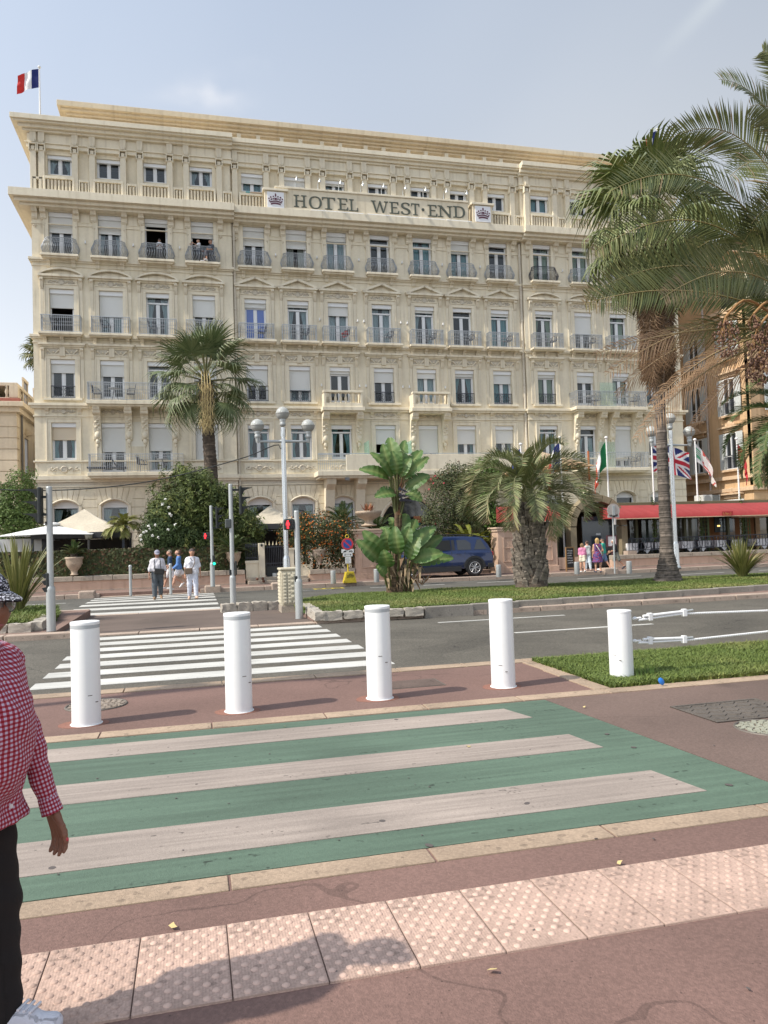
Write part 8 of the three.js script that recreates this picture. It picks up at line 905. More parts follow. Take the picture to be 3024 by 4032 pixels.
function handBones(w,d,n,s,sc,curl=0.5){const B=[],at=(a,b,c)=>w.clone().addScaledVector(d,a*sc).addScaledVector(s,b*sc).addScaledVector(n,c*sc);for(const b of[-0.028,-0.009,0.010,0.028])B.push([at(0.01,b*0.7,0),at(0.085,b,0),0.0145*sc,0.0115*sc]);const Ls=[0.062,0.074,0.08,0.072],bs=[-0.031,-0.010,0.011,0.031];for(let i=0;i<4;i++){const L=Ls[i],c=curl*(1+0.12*(3-i)),p0=at(0.085,bs[i],0),dir=a=>d.clone().multiplyScalar(Math.cos(a)).addScaledVector(n,-Math.sin(a)).addScaledVector(s,bs[i]*2.2).normalize();const p1=p0.clone().addScaledVector(dir(c*0.5),L*0.5*sc),p2=p1.clone().addScaledVector(dir(c*1.1),L*0.3*sc),p3=p2.clone().addScaledVector(dir(c*1.5),L*0.22*sc);B.push([p0,p1,0.0102*sc,0.0092*sc],[p1,p2,0.0092*sc,0.0083*sc],[p2,p3,0.0083*sc,0.0066*sc]);}const t0=at(0.02,0.026,-0.006),t1=at(0.06,0.052,-0.016),t2=at(0.092,0.06,-0.022),t3=at(0.115,0.06,-0.028);B.push([t0,t1,0.0145*sc,0.0115*sc],[t1,t2,0.0112*sc,0.0098*sc],[t2,t3,0.0098*sc,0.0075*sc]);return B;}
function person(label,pos,turn,h,o){
const s=h/1.7,g=tag(base('person',pos,turn),label,'person'),c=o.cell??0.02;const L={};const v=(x,y,z)=>V(x*s,y*s,z*s);const wf=o.build??1;
const lean=o.lean??0,rotL=(p)=>{const y0=0.95*s,dy=p.y-y0;return dy>0?V(p.x,y0+dy*Math.cos(lean)-p.z*Math.sin(lean)*0,p.z+dy*Math.sin(lean)):p;};
const legs=[],arms=[];for(const sd of[1,-1]){const[a=0,b=0,ab=0.03]=(sd>0?o.legL:o.legR)??[];const hip=v(0.09*sd,0.92,0),knee=hip.clone().add(v(sd*ab*0.43,-0.43*Math.cos(a),0.43*Math.sin(a))),ank=knee.clone().add(v(sd*ab*0.2,-0.42*Math.cos(a-b),0.42*Math.sin(a-b)));const fa=(o.footFlat??true)?Math.max(-0.9,Math.min(0.25,(a-b)*1.0)):0;const toe=ank.clone().add(v(sd*0.03,-0.05-0.16*Math.sin(-fa)*1.0,0.17*Math.cos(fa))),heel=ank.clone().add(v(0,-0.05+0.04*Math.sin(-fa),-0.045));legs.push({hip,knee,ank,toe,heel,sd});
const[f=0,e=0.15,ad=0.12,inn=0]=(sd>0?o.armL:o.armR)??[];const sh=rotL(v(0.165*sd*wf,1.36,0)),A1=0.29*(o.armLen??1),A2=0.25*(o.armLen??1),elb=sh.clone().add(v(sd*A1*Math.sin(ad),-A1*Math.cos(f)*Math.cos(ad),A1*Math.sin(f))),wri=elb.clone().add(v(sd*A2*(Math.sin(ad)*0.4-inn),-A2*Math.cos(f+e)*Math.sqrt(Math.max(0,1-inn*inn)),A2*Math.sin(f+e)));arms.push({sh,elb,wri,sd});}
const low=Math.min(...legs.map(l=>Math.min(l.toe.y,l.heel.y)))-0.028*s,up=q=>{q.y-=low;return q;};for(const l of legs)for(const k of['hip','knee','ank','toe','heel'])up(l[k]);for(const a of arms)for(const k of['sh','elb','wri'])up(a[k]);const U=(x,y,z)=>up(rotL(v(x,y,z)));
const hy=o.headYaw??0,hp2=o.headPitch??0,nk=U(0,1.50,0.0),HC=U(0,1.595,0.025),hd=(x,y,z)=>V(x*s,y*s,z*s).applyEuler(new THREE.Euler(hp2,hy,0,'YXZ')).add(HC);
const head=[[hd(0,0.035,-0.02),hd(0,0.02,0.015),0.085*s,0.083*s],[hd(0,-0.05,0.045),hd(0,-0.075,0.055),0.052*s,0.036*s],[hd(-0.03,-0.015,0.055),hd(0.03,-0.015,0.055),0.042*s,0.042*s],[hd(0,0.02,0.092),hd(0,-0.018,0.112),0.010*s,0.015*s],[hd(-0.025,0.04,0.075),hd(0.025,0.04,0.075),0.02*s,0.02*s],[hd(-0.016,-0.052,0.092),hd(0.016,-0.052,0.092),0.010*s,0.010*s],[hd(-0.083,0.0,-0.005),hd(-0.087,0.03,-0.012),0.014*s,0.018*s,1],[hd(0.083,0,-0.005),hd(0.087,0.03,-0.012),0.014*s,0.018*s,1]];
const neck=[[U(0,1.42,-0.01),nk,0.06*s,0.052*s],[nk,hd(0,-0.04,-0.01),0.052*s,0.056*s]];
const bl=o.belly??0,torso=[];for(const sd of[1,-1]){torso.push([U(sd*0.075*wf,0.95,0),U(sd*0.07*wf,1.10,0.01+bl*0.5),0.105*s*wf,0.095*s*wf+bl*0.4*s,1.12],[U(sd*0.07*wf,1.10,0.01+bl*0.5),U(sd*0.09*wf,1.32,0.005),0.095*s*wf+bl*0.4*s,0.10*s*wf,1.1],[U(sd*0.04,1.415,-0.01),U(sd*0.15*wf,1.345,-0.005),0.052*s,0.048*s]);if(o.bust)torso.push([U(sd*0.07,1.27,0.07),U(sd*0.07,1.25,0.085),0.062*s*o.bust,0.06*s*o.bust]);}
if(bl)torso.push([U(0,1.02,0.06),U(0,1.16,0.06),0.08*s+bl*s,0.08*s+bl*s]);
const armB=[],legB=[];for(const a of arms)armB.push([a.sh,a.elb,0.052*s,0.040*s],[a.elb,a.wri,0.040*s,0.026*s]);for(const l of legs)legB.push([l.hip,l.knee,0.086*s*wf,0.056*s],[l.knee,l.ank,0.055*s,0.036*s],[l.knee.clone().lerp(l.ank,0.12).add(v(0,0,-0.016)),l.knee.clone().lerp(l.ank,0.45).add(v(0,0,-0.016)),0.045*s,0.042*s],[l.ank,l.toe,0.036*s,0.024*s],[l.ank,l.heel,0.036*s,0.028*s]);
const skin=mat(...(o.skin??[0.50,0.28,0.19]),{rough:0.6});const bodyG=[meshBones([...head,...neck,...torso,...armB,...legB],c,0.035)];
if(c>0.012){bodyG.push(meshBones(head,0.012,0.02));}
for(const a of arms){const d=a.wri.clone().sub(a.elb).normalize();let st=V(0,0,1).sub(d.clone().multiplyScalar(d.z));if(st.length()<0.3)st=V(0,1,0).sub(d.clone().multiplyScalar(d.y));st.normalize();if(o.handFrame&&a.sd>0){bodyG.push(meshBones(o.handFrame(a.wri,d,s),0.0035,0.008));continue;}const n=V(a.sd,0,0).sub(d.clone().multiplyScalar(d.x*a.sd)).normalize();bodyG.push(meshBones(handBones(a.wri,d,n,st,s,0.55),Math.min(0.008,c*0.5),0.008));}
const strip=q=>{q=q.toNonIndexed();return q;};const bm=part('body',boxUV(mergeGeometries(bodyG.map(strip))),skin,g);
const eye=new MB();for(const sd of[-1,1]){const e=hd(sd*0.032,0.018,0.088);eye.sph(e.x,e.y,e.z,0.012*s,0.008*s,0.009*s,8);}eye.build('eyes',mat(0.05,0.035,0.03,{rough:0.3}),bm);const mo=hd(0,-0.053,0.102);new MB().sph(mo.x,mo.y,mo.z,0.02*s,0.005*s,0.006*s,8).build('mouth',mat(0.35,0.12,0.10,{rough:0.5}),bm);
const C={};const clothG=(bones,grow,cut,k=0.04)=>meshBones(bones,c,k,grow*s,cut);const U0=y=>y*s-low;
if(o.top){const t=o.top,sl=[];for(const a of arms){const q=t.sleeve;if(q>0){const e=q>=1?a.elb:a.sh.clone().lerp(a.elb,q);sl.push([a.sh,e,0.046*s,(q>=1?0.042:0.052)*s]);if(q>1)sl.push([a.elb,a.elb.clone().lerp(a.wri,q-1),0.041*s,0.033*s]);}}const hem=U0(t.hem),nl=U0(t.neck??1.455);const bn=[...torso,...sl,[U(0,1.40,-0.01),U(0,1.44,0),0.07*s,0.06*s]];if(t.flare)for(const sd of[-1,1])bn.push([U(sd*0.08,1.0,0),V(sd*0.1*s,hem-0.05,0),0.11*s,0.12*s+t.flare*s]);else if(t.hem<0.92)for(const sd of[-1,1])bn.push([U(sd*0.08,1.0,0),V(sd*0.085*s,hem-0.05,0.0),0.115*s*wf,0.115*s*wf]);const cut=p=>{let d=Math.max(hem-p.y,-1);const nr=Math.hypot(p.x,p.z-0.01);if(nr<0.10*s)d=Math.max(d,p.y-nl);if(t.sleeve<=0)d=Math.max(d,Math.abs(p.x)-0.165*s*wf);return d;};const wr=t.wrinkle??0.004;const f=field(bn,0.05,0.014*s),[mn,mx]=bounds(bn,0.08);const tg=surfaceNet(p=>Math.max(f(p)+wr*Math.sin(p.y*46+Math.sin(p.x*31)*1.6+p.z*9)*Math.sin(p.x*23+p.z*27+p.y*5),cut(p)),mn,mx,c);C.top=part(t.name??'shirt',t.uv?t.uv(tg,s):tg,t.mat,g);}
if(o.bottom){const t=o.bottom,bn=[...torso.filter((_,i)=>true).slice(0,0)];for(const sd of[1,-1])bn.push([U(sd*0.075*wf,0.95,0),V(sd*0.075*wf*s,U0(1.04),0.0),0.108*s*wf,0.098*s*wf,1.1]);for(const l of legs){const q=t.len,kn=q>=1?l.knee:l.hip.clone().lerp(l.knee,q);bn.push([l.hip,kn,0.095*s*wf,lerp(0.09,0.066,Math.min(1,q))*s*(t.wide??1)]);if(q>1)bn.push([l.knee,l.knee.clone().lerp(l.ank,q-1),0.066*s*(t.wide??1),0.050*s*(t.wide??1)]);}const top=U0(t.waist??1.03);const f=field(bn,0.04,0.008*s),[mn,mx]=bounds(bn,0.06);C.bottom=part(t.name??'trousers',surfaceNet(p=>Math.max(f(p)+0.003*Math.sin(p.y*60+p.x*20),p.y-top),mn,mx,c),t.mat,g);}
if(o.skirt){const t=o.skirt,n=28,pos=[],idx=[],R0=8;for(let j=0;j<=R0;j++)for(let i=0;i<=n;i++){const u=j/R0,a=i/n*Math.PI*2,y=lerp(U0(1.06),U0(t.hem),u),rx=lerp(0.165,t.w,u**0.7)*s*(1+0.05*u*Math.sin(a*7)),rz=rx*lerp(0.82,0.9,u);pos.push(Math.cos(a)*rx,y,Math.sin(a)*rz);}for(let j=0;j<R0;j++)for(let i=0;i<n;i++){const a=j*(n+1)+i;idx.push(a,a+1,a+n+2,a,a+n+2,a+n+1);}part('skirt',geoFrom(pos,idx),t.mat,g);}
const shoeM=o.shoe??mat(0.75,0.75,0.75,{rough:0.6});for(const l of legs){const b=[[l.heel.clone().add(v(0,-0.004,0)),l.toe.clone().add(v(0,-0.004,0.012)),0.038*s,0.033*s],[l.ank.clone().add(v(0,-0.02,0)),l.toe.clone().lerp(l.ank,0.5),0.043*s,0.036*s]];part('shoe',meshBones(b,Math.min(c,0.015),0.03,0.004),shoeM,g);}
if(o.hair){const t=o.hair,hb=[[hd(0,0.042,-0.025),hd(0,0.025,0.01),0.094*s,0.088*s]];if(t.long)for(const q of[-1,0,1])hb.push([hd(q*0.055,0.0,-0.055),hd(q*0.06,-t.long,-0.06),0.055*s,0.035*s]);const inv=new THREE.Euler(hp2,hy,0,'YXZ'),qi=new THREE.Quaternion().setFromEuler(inv).invert(),cut=p=>{const l=p.clone().sub(HC).applyQuaternion(qi).multiplyScalar(1/s);return Math.max(l.z-0.012-Math.max(0,l.y-0.03)*1.6,t.long?-1:-(l.y+0.045))*s;};const hf=field(hb,0.03),[mn,mx]=bounds(hb,0.05);part('hair',surfaceNet(p=>Math.max(hf(p)+0.005*Math.sin(p.x*130)*Math.sin(p.y*60+p.z*80),cut(p)),mn,mx,Math.min(c,0.012)),mat(...t.c,{rough:0.75}),g);}
if(o.cap){const t=o.cap,m=mat(...t.c,{rough:0.85,map:t.map});const hb=[[hd(0,0.05,-0.02),hd(0,0.045,0.01),0.098*s,0.094*s]],qi=new THREE.Quaternion().setFromEuler(new THREE.Euler(hp2,hy,0,'YXZ')).invert(),hf=field(hb,0.02),[mn,mx]=bounds(hb,0.04);const cp=part('cap',surfaceNet(p=>{const l=p.clone().sub(HC).applyQuaternion(qi).multiplyScalar(1/s);return Math.max(hf(p),(0.048-l.y-0.05*Math.min(0,l.z))*s);},mn,mx,Math.min(c,0.01)),m,g);const dir=t.back?-1:1,bm2=[],n=12,bi=[];for(let k=0;k<=n;k++){const a=lerp(-1.15,1.15,k/n),w=Math.cos(a*1.2)**0.5;const p0=hd(Math.sin(a)*0.092,0.062,dir*Math.cos(a)*0.088),p1=hd(Math.sin(a)*0.10,0.055-0.022*Math.max(0,Math.cos(a)),dir*(Math.cos(a)*0.098+0.085*Math.max(0.02,Math.cos(a*1.35)))),p2=p0.clone().add(v(0,-0.008,0)),p3=p1.clone().add(v(0,-0.008,0));bm2.push(...p0.toArray(),...p1.toArray(),...p2.toArray(),...p3.toArray());}for(let k=0;k<n;k++){const q=k*4;bi.push(q,q+1,q+5,q,q+5,q+4,q+2,q+7,q+3,q+2,q+6,q+7,q+1,q+3,q+7,q+1,q+7,q+5);}part('visor',geoFrom(bm2,bi),m,cp);}
if(o.extra)o.extra({g,s,U,U0,v,hd,arms,legs,HC,low,bm,C});return g;
}
const cl=(r,g,b,o={})=>mat(r,g,b,{rough:0.85,bump:T.cloth,bs:0.0015,...o});
const heightAt=(pyTop,p)=>P(0,0,p.z)&&null;
function hOf(px,pyT,p){return P(px,pyT,p.z).y-p.y;}
const strapTube=(ctx,pts,r,m,nm)=>new MB().tube(pts,r,24,5).build(nm,m,ctx.g);
{
let p=G(622,2360,Y2),h=hOf(622,2171,p);
person('elderly man in grey cap, white shirt and grey trousers on the zebra crossing',p,R(4),h,{skin:[0.30,0.15,0.10],build:1.12,belly:0.05,lean:0.06,legL:[-0.24,0.35],legR:[0.16,0.06],armL:[-0.15,0.2,0.24],armR:[0.1,0.15,0.26],headPitch:0.25,top:{mat:cl(0.62,0.60,0.64),sleeve:1.95,hem:0.98,wrinkle:0.007},bottom:{mat:cl(0.085,0.10,0.115),len:1.95,wide:1.35},shoe:mat(0.30,0.19,0.11,{rough:0.7}),cap:{c:[0.28,0.28,0.35]},hair:{c:[0.4,0.4,0.4]},extra:c=>{const m=mat(0.025,0.023,0.022,{rough:0.7});new MB().add(new RoundedBoxGeometry(0.34*c.s,0.20*c.s,0.12*c.s,2,0.03),M4(0.06,c.U0(0.98),0.24*c.s,0,0,-0.12)).build('waist_bag',m,c.g);strapTube(c,[c.U(-0.10,1.42,0.07),c.U(-0.11,1.25,0.17),c.U(-0.10,1.05,0.21)],0.012,m,'strap');strapTube(c,[c.U(0.09,1.42,0.07),c.U(0.10,1.25,0.17),c.U(0.12,1.05,0.21)],0.012,m,'strap');}});
p=G(760,2360,Y2);h=hOf(760,2167,p);
person('woman in white blouse and pale trousers with brown shoulder bag on the zebra crossing',p,R(2),h,{skin:[0.48,0.25,0.16],legL:[0.16,0.05],legR:[-0.10,0.16],armL:[-0.12,0.15,0.26],armR:[0.06,0.2,0.22],headPitch:0.42,build:1.04,bust:1,top:{mat:cl(0.74,0.74,0.80),sleeve:0.85,hem:0.86,wrinkle:0.006},bottom:{mat:cl(0.62,0.64,0.73),len:1.95,wide:1.2},shoe:mat(0.55,0.38,0.28,{rough:0.7}),hair:{c:[0.085,0.06,0.055]},extra:c=>{const m=mat(0.16,0.11,0.075,{rough:0.6});new MB().add(new RoundedBoxGeometry(0.28*c.s,0.21*c.s,0.10*c.s,2,0.04),M4(-0.14*c.s,c.U0(0.96),0.19*c.s,0,0,0.05)).build('shoulder_bag',m,c.g);strapTube(c,[c.U(0.10,1.45,-0.02),c.U(0.09,1.38,0.1),c.U(0.06,1.2,0.17),c.U(-0.02,1.03,0.18)],0.013,m,'strap');const n=mat(0.06,0.06,0.09);strapTube(c,[c.U(-0.07,1.44,0.05),c.U(-0.04,1.36,0.13),c.U(0,1.32,0.15),c.U(0.04,1.36,0.13),c.U(0.07,1.44,0.05)],0.009,n,'collar_piping');}});
p=G(672,2318,YP);h=hOf(668,2165,p);
person('man in dark blue t-shirt and white shorts walking left along the low wall',p,R(-88),h,{skin:[0.52,0.29,0.2],legL:[-0.42,0.5],legR:[0.38,0.1],armR:[0.2,0.9,0.1],armL:[0.1,0.5,0.1],headPitch:0.12,top:{mat:cl(0.025,0.055,0.11),sleeve:0.8,hem:0.92},bottom:{mat:cl(0.68,0.66,0.68),len:0.9,wide:1.2,name:'shorts'},hair:{c:[0.22,0.18,0.14]}});
p=G(706,2321,YP);h=hOf(702,2163,p);
person('woman in a blue shirt and white shorts striding left past the white dressed woman',p,R(-90),h,{skin:[0.55,0.31,0.22],legR:[-0.5,0.55],legL:[0.40,0.08],armL:[0.15,0.75,0.1],armR:[0.25,0.6,0.1],headPitch:-0.3,top:{mat:cl(0.09,0.20,0.46),sleeve:1.85,hem:0.88,wrinkle:0.006,flare:0.0},bottom:{mat:cl(0.76,0.72,0.74),len:0.5,wide:1.35,name:'shorts'},hair:{c:[0.13,0.075,0.05],long:0.04}});
}
{
const at=(px,pyB,pyT)=>{const p=G(px,pyB,YP);return[p,hOf(px,pyT,p)];};
const mStripe=cl(1,1,1);mStripe.map=makeTex(64,0.07,(u,v)=>{const f=(u*2)%1;return f<0.5?[0.80,0.32,0.55]:[0.90,0.70,0.80];});const mFlower=cl(1,1,1);mFlower.map=makeTex(128,0.3,(u,v)=>{const n=vnoise(u,v,16,3),q=vnoise(u,v,20,5);return n>0.62?[0.62,0.20,0.28]:q>0.64?[0.35,0.45,0.72]:[0.13,0.13,0.34];});
let[p,h]=at(2296,2254,2140);person('woman in a pink striped shirt and cream shorts half behind palm fronds',p,R(150),h*0.98,{skin:[0.55,0.31,0.21],legL:[0.12,0.05],legR:[-0.16,0.2],armL:[0.1,0.3,0.15],armR:[0.1,0.5,0.15],top:{mat:mStripe,sleeve:1.0,hem:0.95,flare:0.0,wrinkle:0.008},bottom:{mat:cl(0.72,0.66,0.52),len:0.55,wide:1.35,name:'shorts'},hair:{c:[0.22,0.14,0.07],long:0.14}});
[p,h]=at(2316,2248,2133);person('person in a grey sleeveless top and pale jeans with back turned before the chalkboard',p,R(170),h,{skin:[0.52,0.28,0.2],legL:[0.08,0.05],legR:[-0.1,0.12],armL:[0.05,0.2,0.14],armR:[0.05,0.2,0.16],top:{mat:cl(0.52,0.55,0.55),sleeve:0,hem:0.9,neck:1.38},bottom:{mat:cl(0.55,0.62,0.68),len:1.9,wide:1.25},hair:{c:[0.09,0.055,0.045]},shoe:mat(0.6,0.45,0.4,{rough:0.7})});
[p,h]=at(2356,2254,2122);person('woman with long blond hair in a blue and red flowered dress with a white strap',p,R(165),h,{skin:[0.55,0.31,0.21],build:1.06,legL:[0.04,0.03],legR:[-0.05,0.06],armL:[0.05,0.2,0.16],armR:[-0.1,0.9,0.34],top:{mat:mFlower,sleeve:0,hem:1.0,neck:1.40},skirt:{mat:mFlower,hem:0.50,w:0.27},hair:{c:[0.50,0.33,0.14],long:0.22},shoe:mat(0.06,0.06,0.09,{rough:0.6}),extra:c=>strapTube(c,[c.U(0.10,1.44,-0.03),c.U(0.02,1.25,-0.16),c.U(-0.10,1.05,-0.16),c.U(-0.2,0.86,-0.1)],0.016,mat(0.75,0.72,0.66),'bag_strap')});
[p,h]=at(2378,2247,2121);person('man in turquoise t-shirt, denim shorts and dark cap before the restaurant',p,R(-135),h,{skin:[0.50,0.27,0.19],build:1.08,legL:[0.25,0.1],legR:[-0.25,0.3],armL:[0.05,0.25,0.14],armR:[0.05,0.4,0.14],top:{mat:cl(0.03,0.36,0.27),sleeve:0.8,hem:0.9},bottom:{mat:cl(0.17,0.25,0.42),len:0.9,wide:1.25,name:'shorts'},cap:{c:[0.03,0.03,0.035]},hair:{c:[0.2,0.17,0.13]}});
[p,h]=at(2428,2242,2125);person('white haired person in black t-shirt and grey shorts at the menu case',p,R(-100),h,{skin:[0.50,0.28,0.19],lean:0.16,legL:[-0.35,0.35],legR:[0.2,0.08],armL:[0.3,1.1,0.14],armR:[0.2,0.8,0.14],headPitch:0.25,top:{mat:cl(0.02,0.02,0.024),sleeve:0.8,hem:0.92},bottom:{mat:cl(0.17,0.18,0.16),len:0.95,wide:1.3,name:'shorts'},shoe:mat(0.04,0.045,0.06,{rough:0.6}),hair:{c:[0.66,0.64,0.6]}});
}
{
const q=(px,py,z)=>P(px,py,z);const y0=17.48;
let t=q(627,944,ZS+0.22);person('boy in a white t-shirt and cap leaning on the third bow balcony',V(t.x,y0,ZS+0.2),R(4),t.y-y0,{skin:[0.42,0.24,0.17],lean:0.2,armL:[0.35,1.25,0.1,0.5],armR:[0.35,1.25,0.1,0.5],headPitch:0.3,top:{mat:cl(0.78,0.78,0.80),sleeve:0.8,hem:0.9},bottom:{mat:cl(0.1,0.1,0.12),len:1.9},cap:{c:[0.05,0.05,0.05]},hair:{c:[0.05,0.04,0.035]}});
t=q(781,945,ZS+0.24);person('woman in a white t-shirt holding up a phone on the fourth bow balcony',V(t.x,y0,ZS+0.22),R(-65),t.y-y0,{skin:[0.50,0.29,0.2],legL:[0.05,0],legR:[-0.05,0.05],armL:[1.0,0.9,0.1,0.1],armR:[1.05,0.85,0.1,0.1],headPitch:-0.1,bust:1,top:{mat:cl(0.76,0.76,0.78),sleeve:0.9,hem:1.0},bottom:{mat:cl(0.05,0.06,0.09),len:1.9},hair:{c:[0.25,0.14,0.07],long:0.10},extra:c=>{const a=c.arms[0].wri;new MB().box(-0.04,0.04,-0.08,0.08,-0.006,0.006,0.006).build('phone',mBlack,c.g,[0,a.y+0.07,a.z+0.06]);}});
t=q(832,972,ZS+0.3);person('dark haired man with sunglasses seated on the fourth bow balcony',V(t.x-0.02,y0-0.0,ZS+0.2),R(-50),1.70,{skin:[0.45,0.24,0.16],legL:[1.5,1.5],legR:[1.45,1.45],armL:[0.4,0.9,0.15],armR:[0.4,0.9,0.15],top:{mat:cl(0.06,0.07,0.09),sleeve:0.8,hem:0.9},bottom:{mat:cl(0.1,0.1,0.12),len:1.5},hair:{c:[0.03,0.025,0.02]},extra:c=>{const m=new MB();for(const sd of[-1,1]){const e=c.hd(sd*0.034,0.018,0.104);m.sph(e.x,e.y,e.z,0.028,0.022,0.012,8);}m.build('sunglasses',mBlack,c.g);}});
tag(part('balcony_stool',new MB().box(-0.2,0.2,0,0.42,-0.15,0.15,0.02).geo(),mIronDark,scene,[t.x+0.03,y0,ZS+0.14]),'dark stool under the seated man on the fourth bow balcony','stool');
}
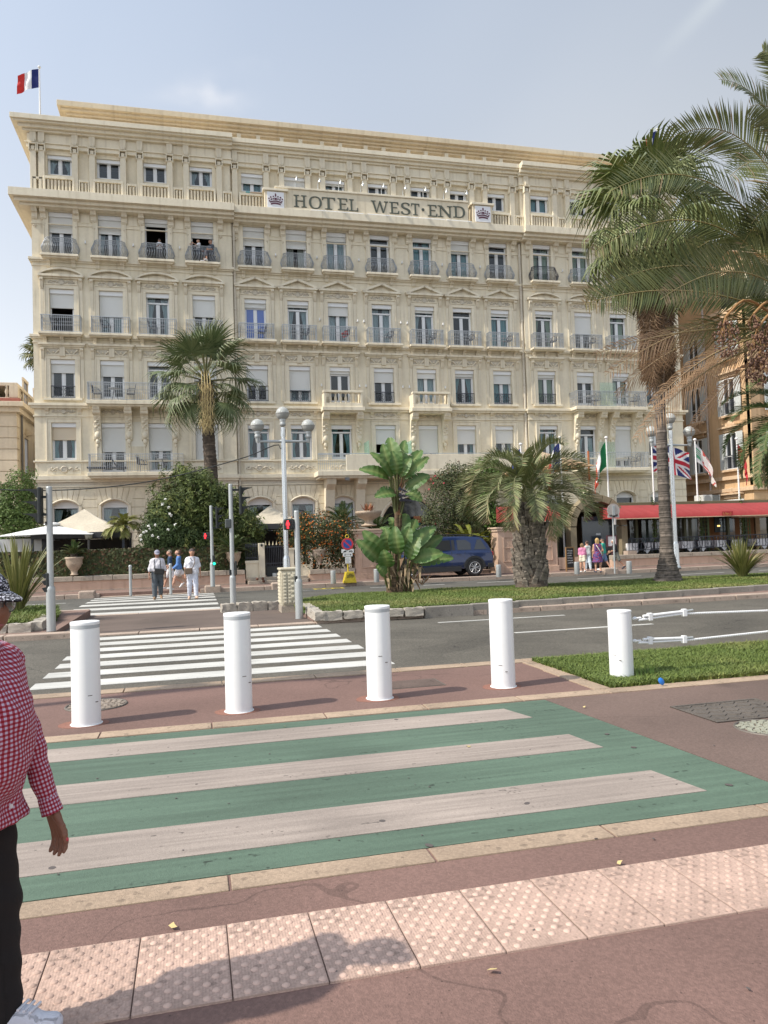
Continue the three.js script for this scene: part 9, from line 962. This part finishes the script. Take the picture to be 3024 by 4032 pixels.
// ================================================================ the woman in the foreground, left edge
{
const gm=new THREE.MeshStandardMaterial({roughness:0.9,side:THREE.DoubleSide,bumpMap:T.cloth,bumpScale:0.001});gm.map=makeTex(64,0.0145,(u,v)=>{const a=u<0.5?1:0,b=v<0.5?1:0,n=0.04*(hash2(u*64|0,v*64|0,3)-0.5);const w=[0.80,0.74,0.82],r=[0.56,0.07,0.13],m=[0.66,0.30,0.38];return(a&&b?r:(a||b?m:w)).map(q=>q+n);});
const cyl=(g,s,ax=0)=>{const p=g.attributes.position,uv=new Float32Array(p.count*2);for(let i=0;i<p.count;i++){const x=p.getX(i)-ax,z=p.getZ(i);uv[2*i]=Math.atan2(x,z)*0.155;uv[2*i+1]=p.getY(i);}g.setAttribute('uv',new THREE.BufferAttribute(uv,2));return g;};
const skinC=[0.215,0.095,0.055];const capMap=makeTex(256,0.10,(u,v)=>{const n=vnoise(u,v,14,7,40),q=vnoise(u,v,24,9,10);return n*0.7+q*0.3>0.6?[0.80,0.80,0.84]:[0.12,0.12,0.15];});
person('woman in a red and white gingham shirt and patterned cap at the left edge',V(-0.745,0,-2.80),R(67),1.52,{
cell:0.0105,skin:skinC,build:1.18,bust:1.15,belly:0.07,legL:[0.10,0.03],legR:[-0.2,0.2],armLen:1.13,lean:0.08,armL:[0.26,0.06,0.08],armR:[-0.25,0.15,0.12],headYaw:-0.2,headPitch:0.06,
handFrame:(w,d,s)=>{const st=V(-0.35,0.1,0.94).sub(d.clone().multiplyScalar(V(-0.35,0.1,0.94).dot(d))).normalize(),n=new THREE.Vector3().crossVectors(d,st).normalize();if(n.x<0)n.negate();return handBones(w,d,n,st,s*1.02,0.5);},
top:{mat:gm,sleeve:0,hem:0.78,neck:1.47,wrinkle:0.006,uv:cyl,flare:0.04},bottom:{mat:cl(0.014,0.012,0.012,{rough:0.95}),len:1.95,wide:1.2},shoe:mat(0.72,0.73,0.80,{rough:0.7,bump:T.cloth,bs:0.002}),cap:{c:[1,1,1],map:capMap},hair:{c:[0.02,0.017,0.016]},
extra:c=>{
c.arms.forEach((a,i)=>{const b=[[a.sh.clone().lerp(V(0,a.sh.y,0),0.12),a.sh,0.066*c.s,0.068*c.s],[a.sh,a.elb,0.062*c.s,0.053*c.s],[a.elb,a.elb.clone().lerp(a.wri,0.86),0.052*c.s,0.036*c.s]];const f=field(b,0.03),[mn,mx]=bounds(b,0.03),d=a.elb.clone().sub(a.sh).normalize();const sg=surfaceNet(p=>f(p)+0.004*Math.sin(p.y*70+p.x*25)*Math.sin(p.z*40+p.y*18),mn,mx,0.009);const P0=sg.attributes.position,uv=new Float32Array(P0.count*2),q=V(0,0,0);for(let k=0;k<P0.count;k++){q.set(P0.getX(k),P0.getY(k),P0.getZ(k)).sub(a.sh);const ax=q.dot(d);q.addScaledVector(d,-ax);uv[2*k]=Math.atan2(q.x,q.z)*0.055;uv[2*k+1]=ax;}sg.setAttribute('uv',new THREE.BufferAttribute(uv,2));const sl=part('sleeve',sg,gm,c.g);const w0=a.elb.clone().lerp(a.wri,0.80),w1=a.elb.clone().lerp(a.wri,1.02);const cg=new THREE.CylinderGeometry(0.037*c.s,0.041*c.s,w0.distanceTo(w1),22,4,true);const m4=new THREE.Matrix4().compose(w0.clone().add(w1).multiplyScalar(0.5),new THREE.Quaternion().setFromUnitVectors(V(0,-1,0),w1.clone().sub(w0).normalize()),V(1,1,1));const uvA=cg.attributes.uv;for(let k=0;k<uvA.count;k++)uvA.setXY(k,uvA.getX(k)*0.29,uvA.getY(k)*0.06);cg.applyMatrix4(m4);part('cuff',cg,gm,sl);});
const bt=new MB();for(let k=0;k<7;k++){const y=c.U0(1.40-k*0.088);let z=0.25;bt.add(new THREE.CylinderGeometry(0.0072,0.0072,0.004,12),M4(0.0,y,[0.098,0.158,0.178,0.175,0.185,0.19,0.18][k]*c.s+0.012,Math.PI/2,0,0));}bt.build('buttons',mat(0.75,0.72,0.72,{rough:0.25}),c.g);
const g1=new MB(),gl=new MB();for(const sd of[-1,1]){const e=c.hd(sd*0.037,0.012,0.108),e2=c.hd(sd*0.078,0.02,0.07),ear=c.hd(sd*0.09,0.025,0.0);gl.add(new THREE.SphereGeometry(1,18,12),new THREE.Matrix4().compose(e,new THREE.Quaternion().setFromEuler(new THREE.Euler(0.06,-0.2+sd*0.28,0,'YXZ')),V(0.034*c.s,0.030*c.s,0.008*c.s)));g1.add(new THREE.TorusGeometry(0.033*c.s,0.0035,6,22),new THREE.Matrix4().compose(e,new THREE.Quaternion().setFromEuler(new THREE.Euler(0.06,-0.2+sd*0.28,0,'YXZ')),V(1,0.9,1)));g1.bar(e2,ear,0.004,0.004,6).bar(c.hd(sd*0.066,0.02,0.096),e2,0.004,0.004,6);}g1.bar(c.hd(-0.008,0.02,0.115),c.hd(0.008,0.02,0.115),0.0035,0.0035,6);const fr=g1.build('glasses_frame',mat(0.02,0.02,0.025,{rough:0.3}),c.g);gl.build('glasses_lens',mat(0.10,0.09,0.09,{rough:0.08,clearcoat:1}),fr);
const lip=new MB();const l0=c.hd(0,-0.05,0.104),l1=c.hd(0,-0.062,0.102);lip.sph(l0.x,l0.y,l0.z,0.022,0.0055,0.009,10).sph(l1.x,l1.y,l1.z,0.020,0.0065,0.009,10);lip.build('lips',mat(0.30,0.10,0.10,{rough:0.45}),c.bm);
{const a=c.arms[0],d=a.wri.clone().sub(a.elb).normalize(),st0=V(-0.35,0.1,0.94),st=st0.sub(d.clone().multiplyScalar(st0.dot(d))).normalize(),n=new THREE.Vector3().crossVectors(d,st).normalize();if(n.x<0)n.negate();const sc=c.s*1.02,nail=a.wri.clone().addScaledVector(d,0.108*sc).addScaledVector(st,0.066*sc).addScaledVector(n,-0.022*sc);new MB().add(new THREE.SphereGeometry(1,10,8),new THREE.Matrix4().makeBasis(d.clone().multiplyScalar(0.008),n.clone().multiplyScalar(0.006),st.clone().multiplyScalar(0.004)).setPosition(nail)).build('thumb_nail',mat(0.50,0.05,0.07,{rough:0.25}),c.bm);}
const lc=new MB();for(const l of c.legs){const t=l.toe.clone().lerp(l.ank,0.42);for(let k=0;k<4;k++){const q=l.ank.clone().lerp(l.toe,0.3+k*0.13);lc.bar(q.clone().add(V(-0.03,0.036,0)),q.clone().add(V(0.03,0.036,0)),0.005,0.005,5);}}lc.build('laces',mat(0.7,0.7,0.74,{rough:0.8}),c.g);
}});
}
// ---------------------------------------------------------------- draw
renderer.render(scene,camera);
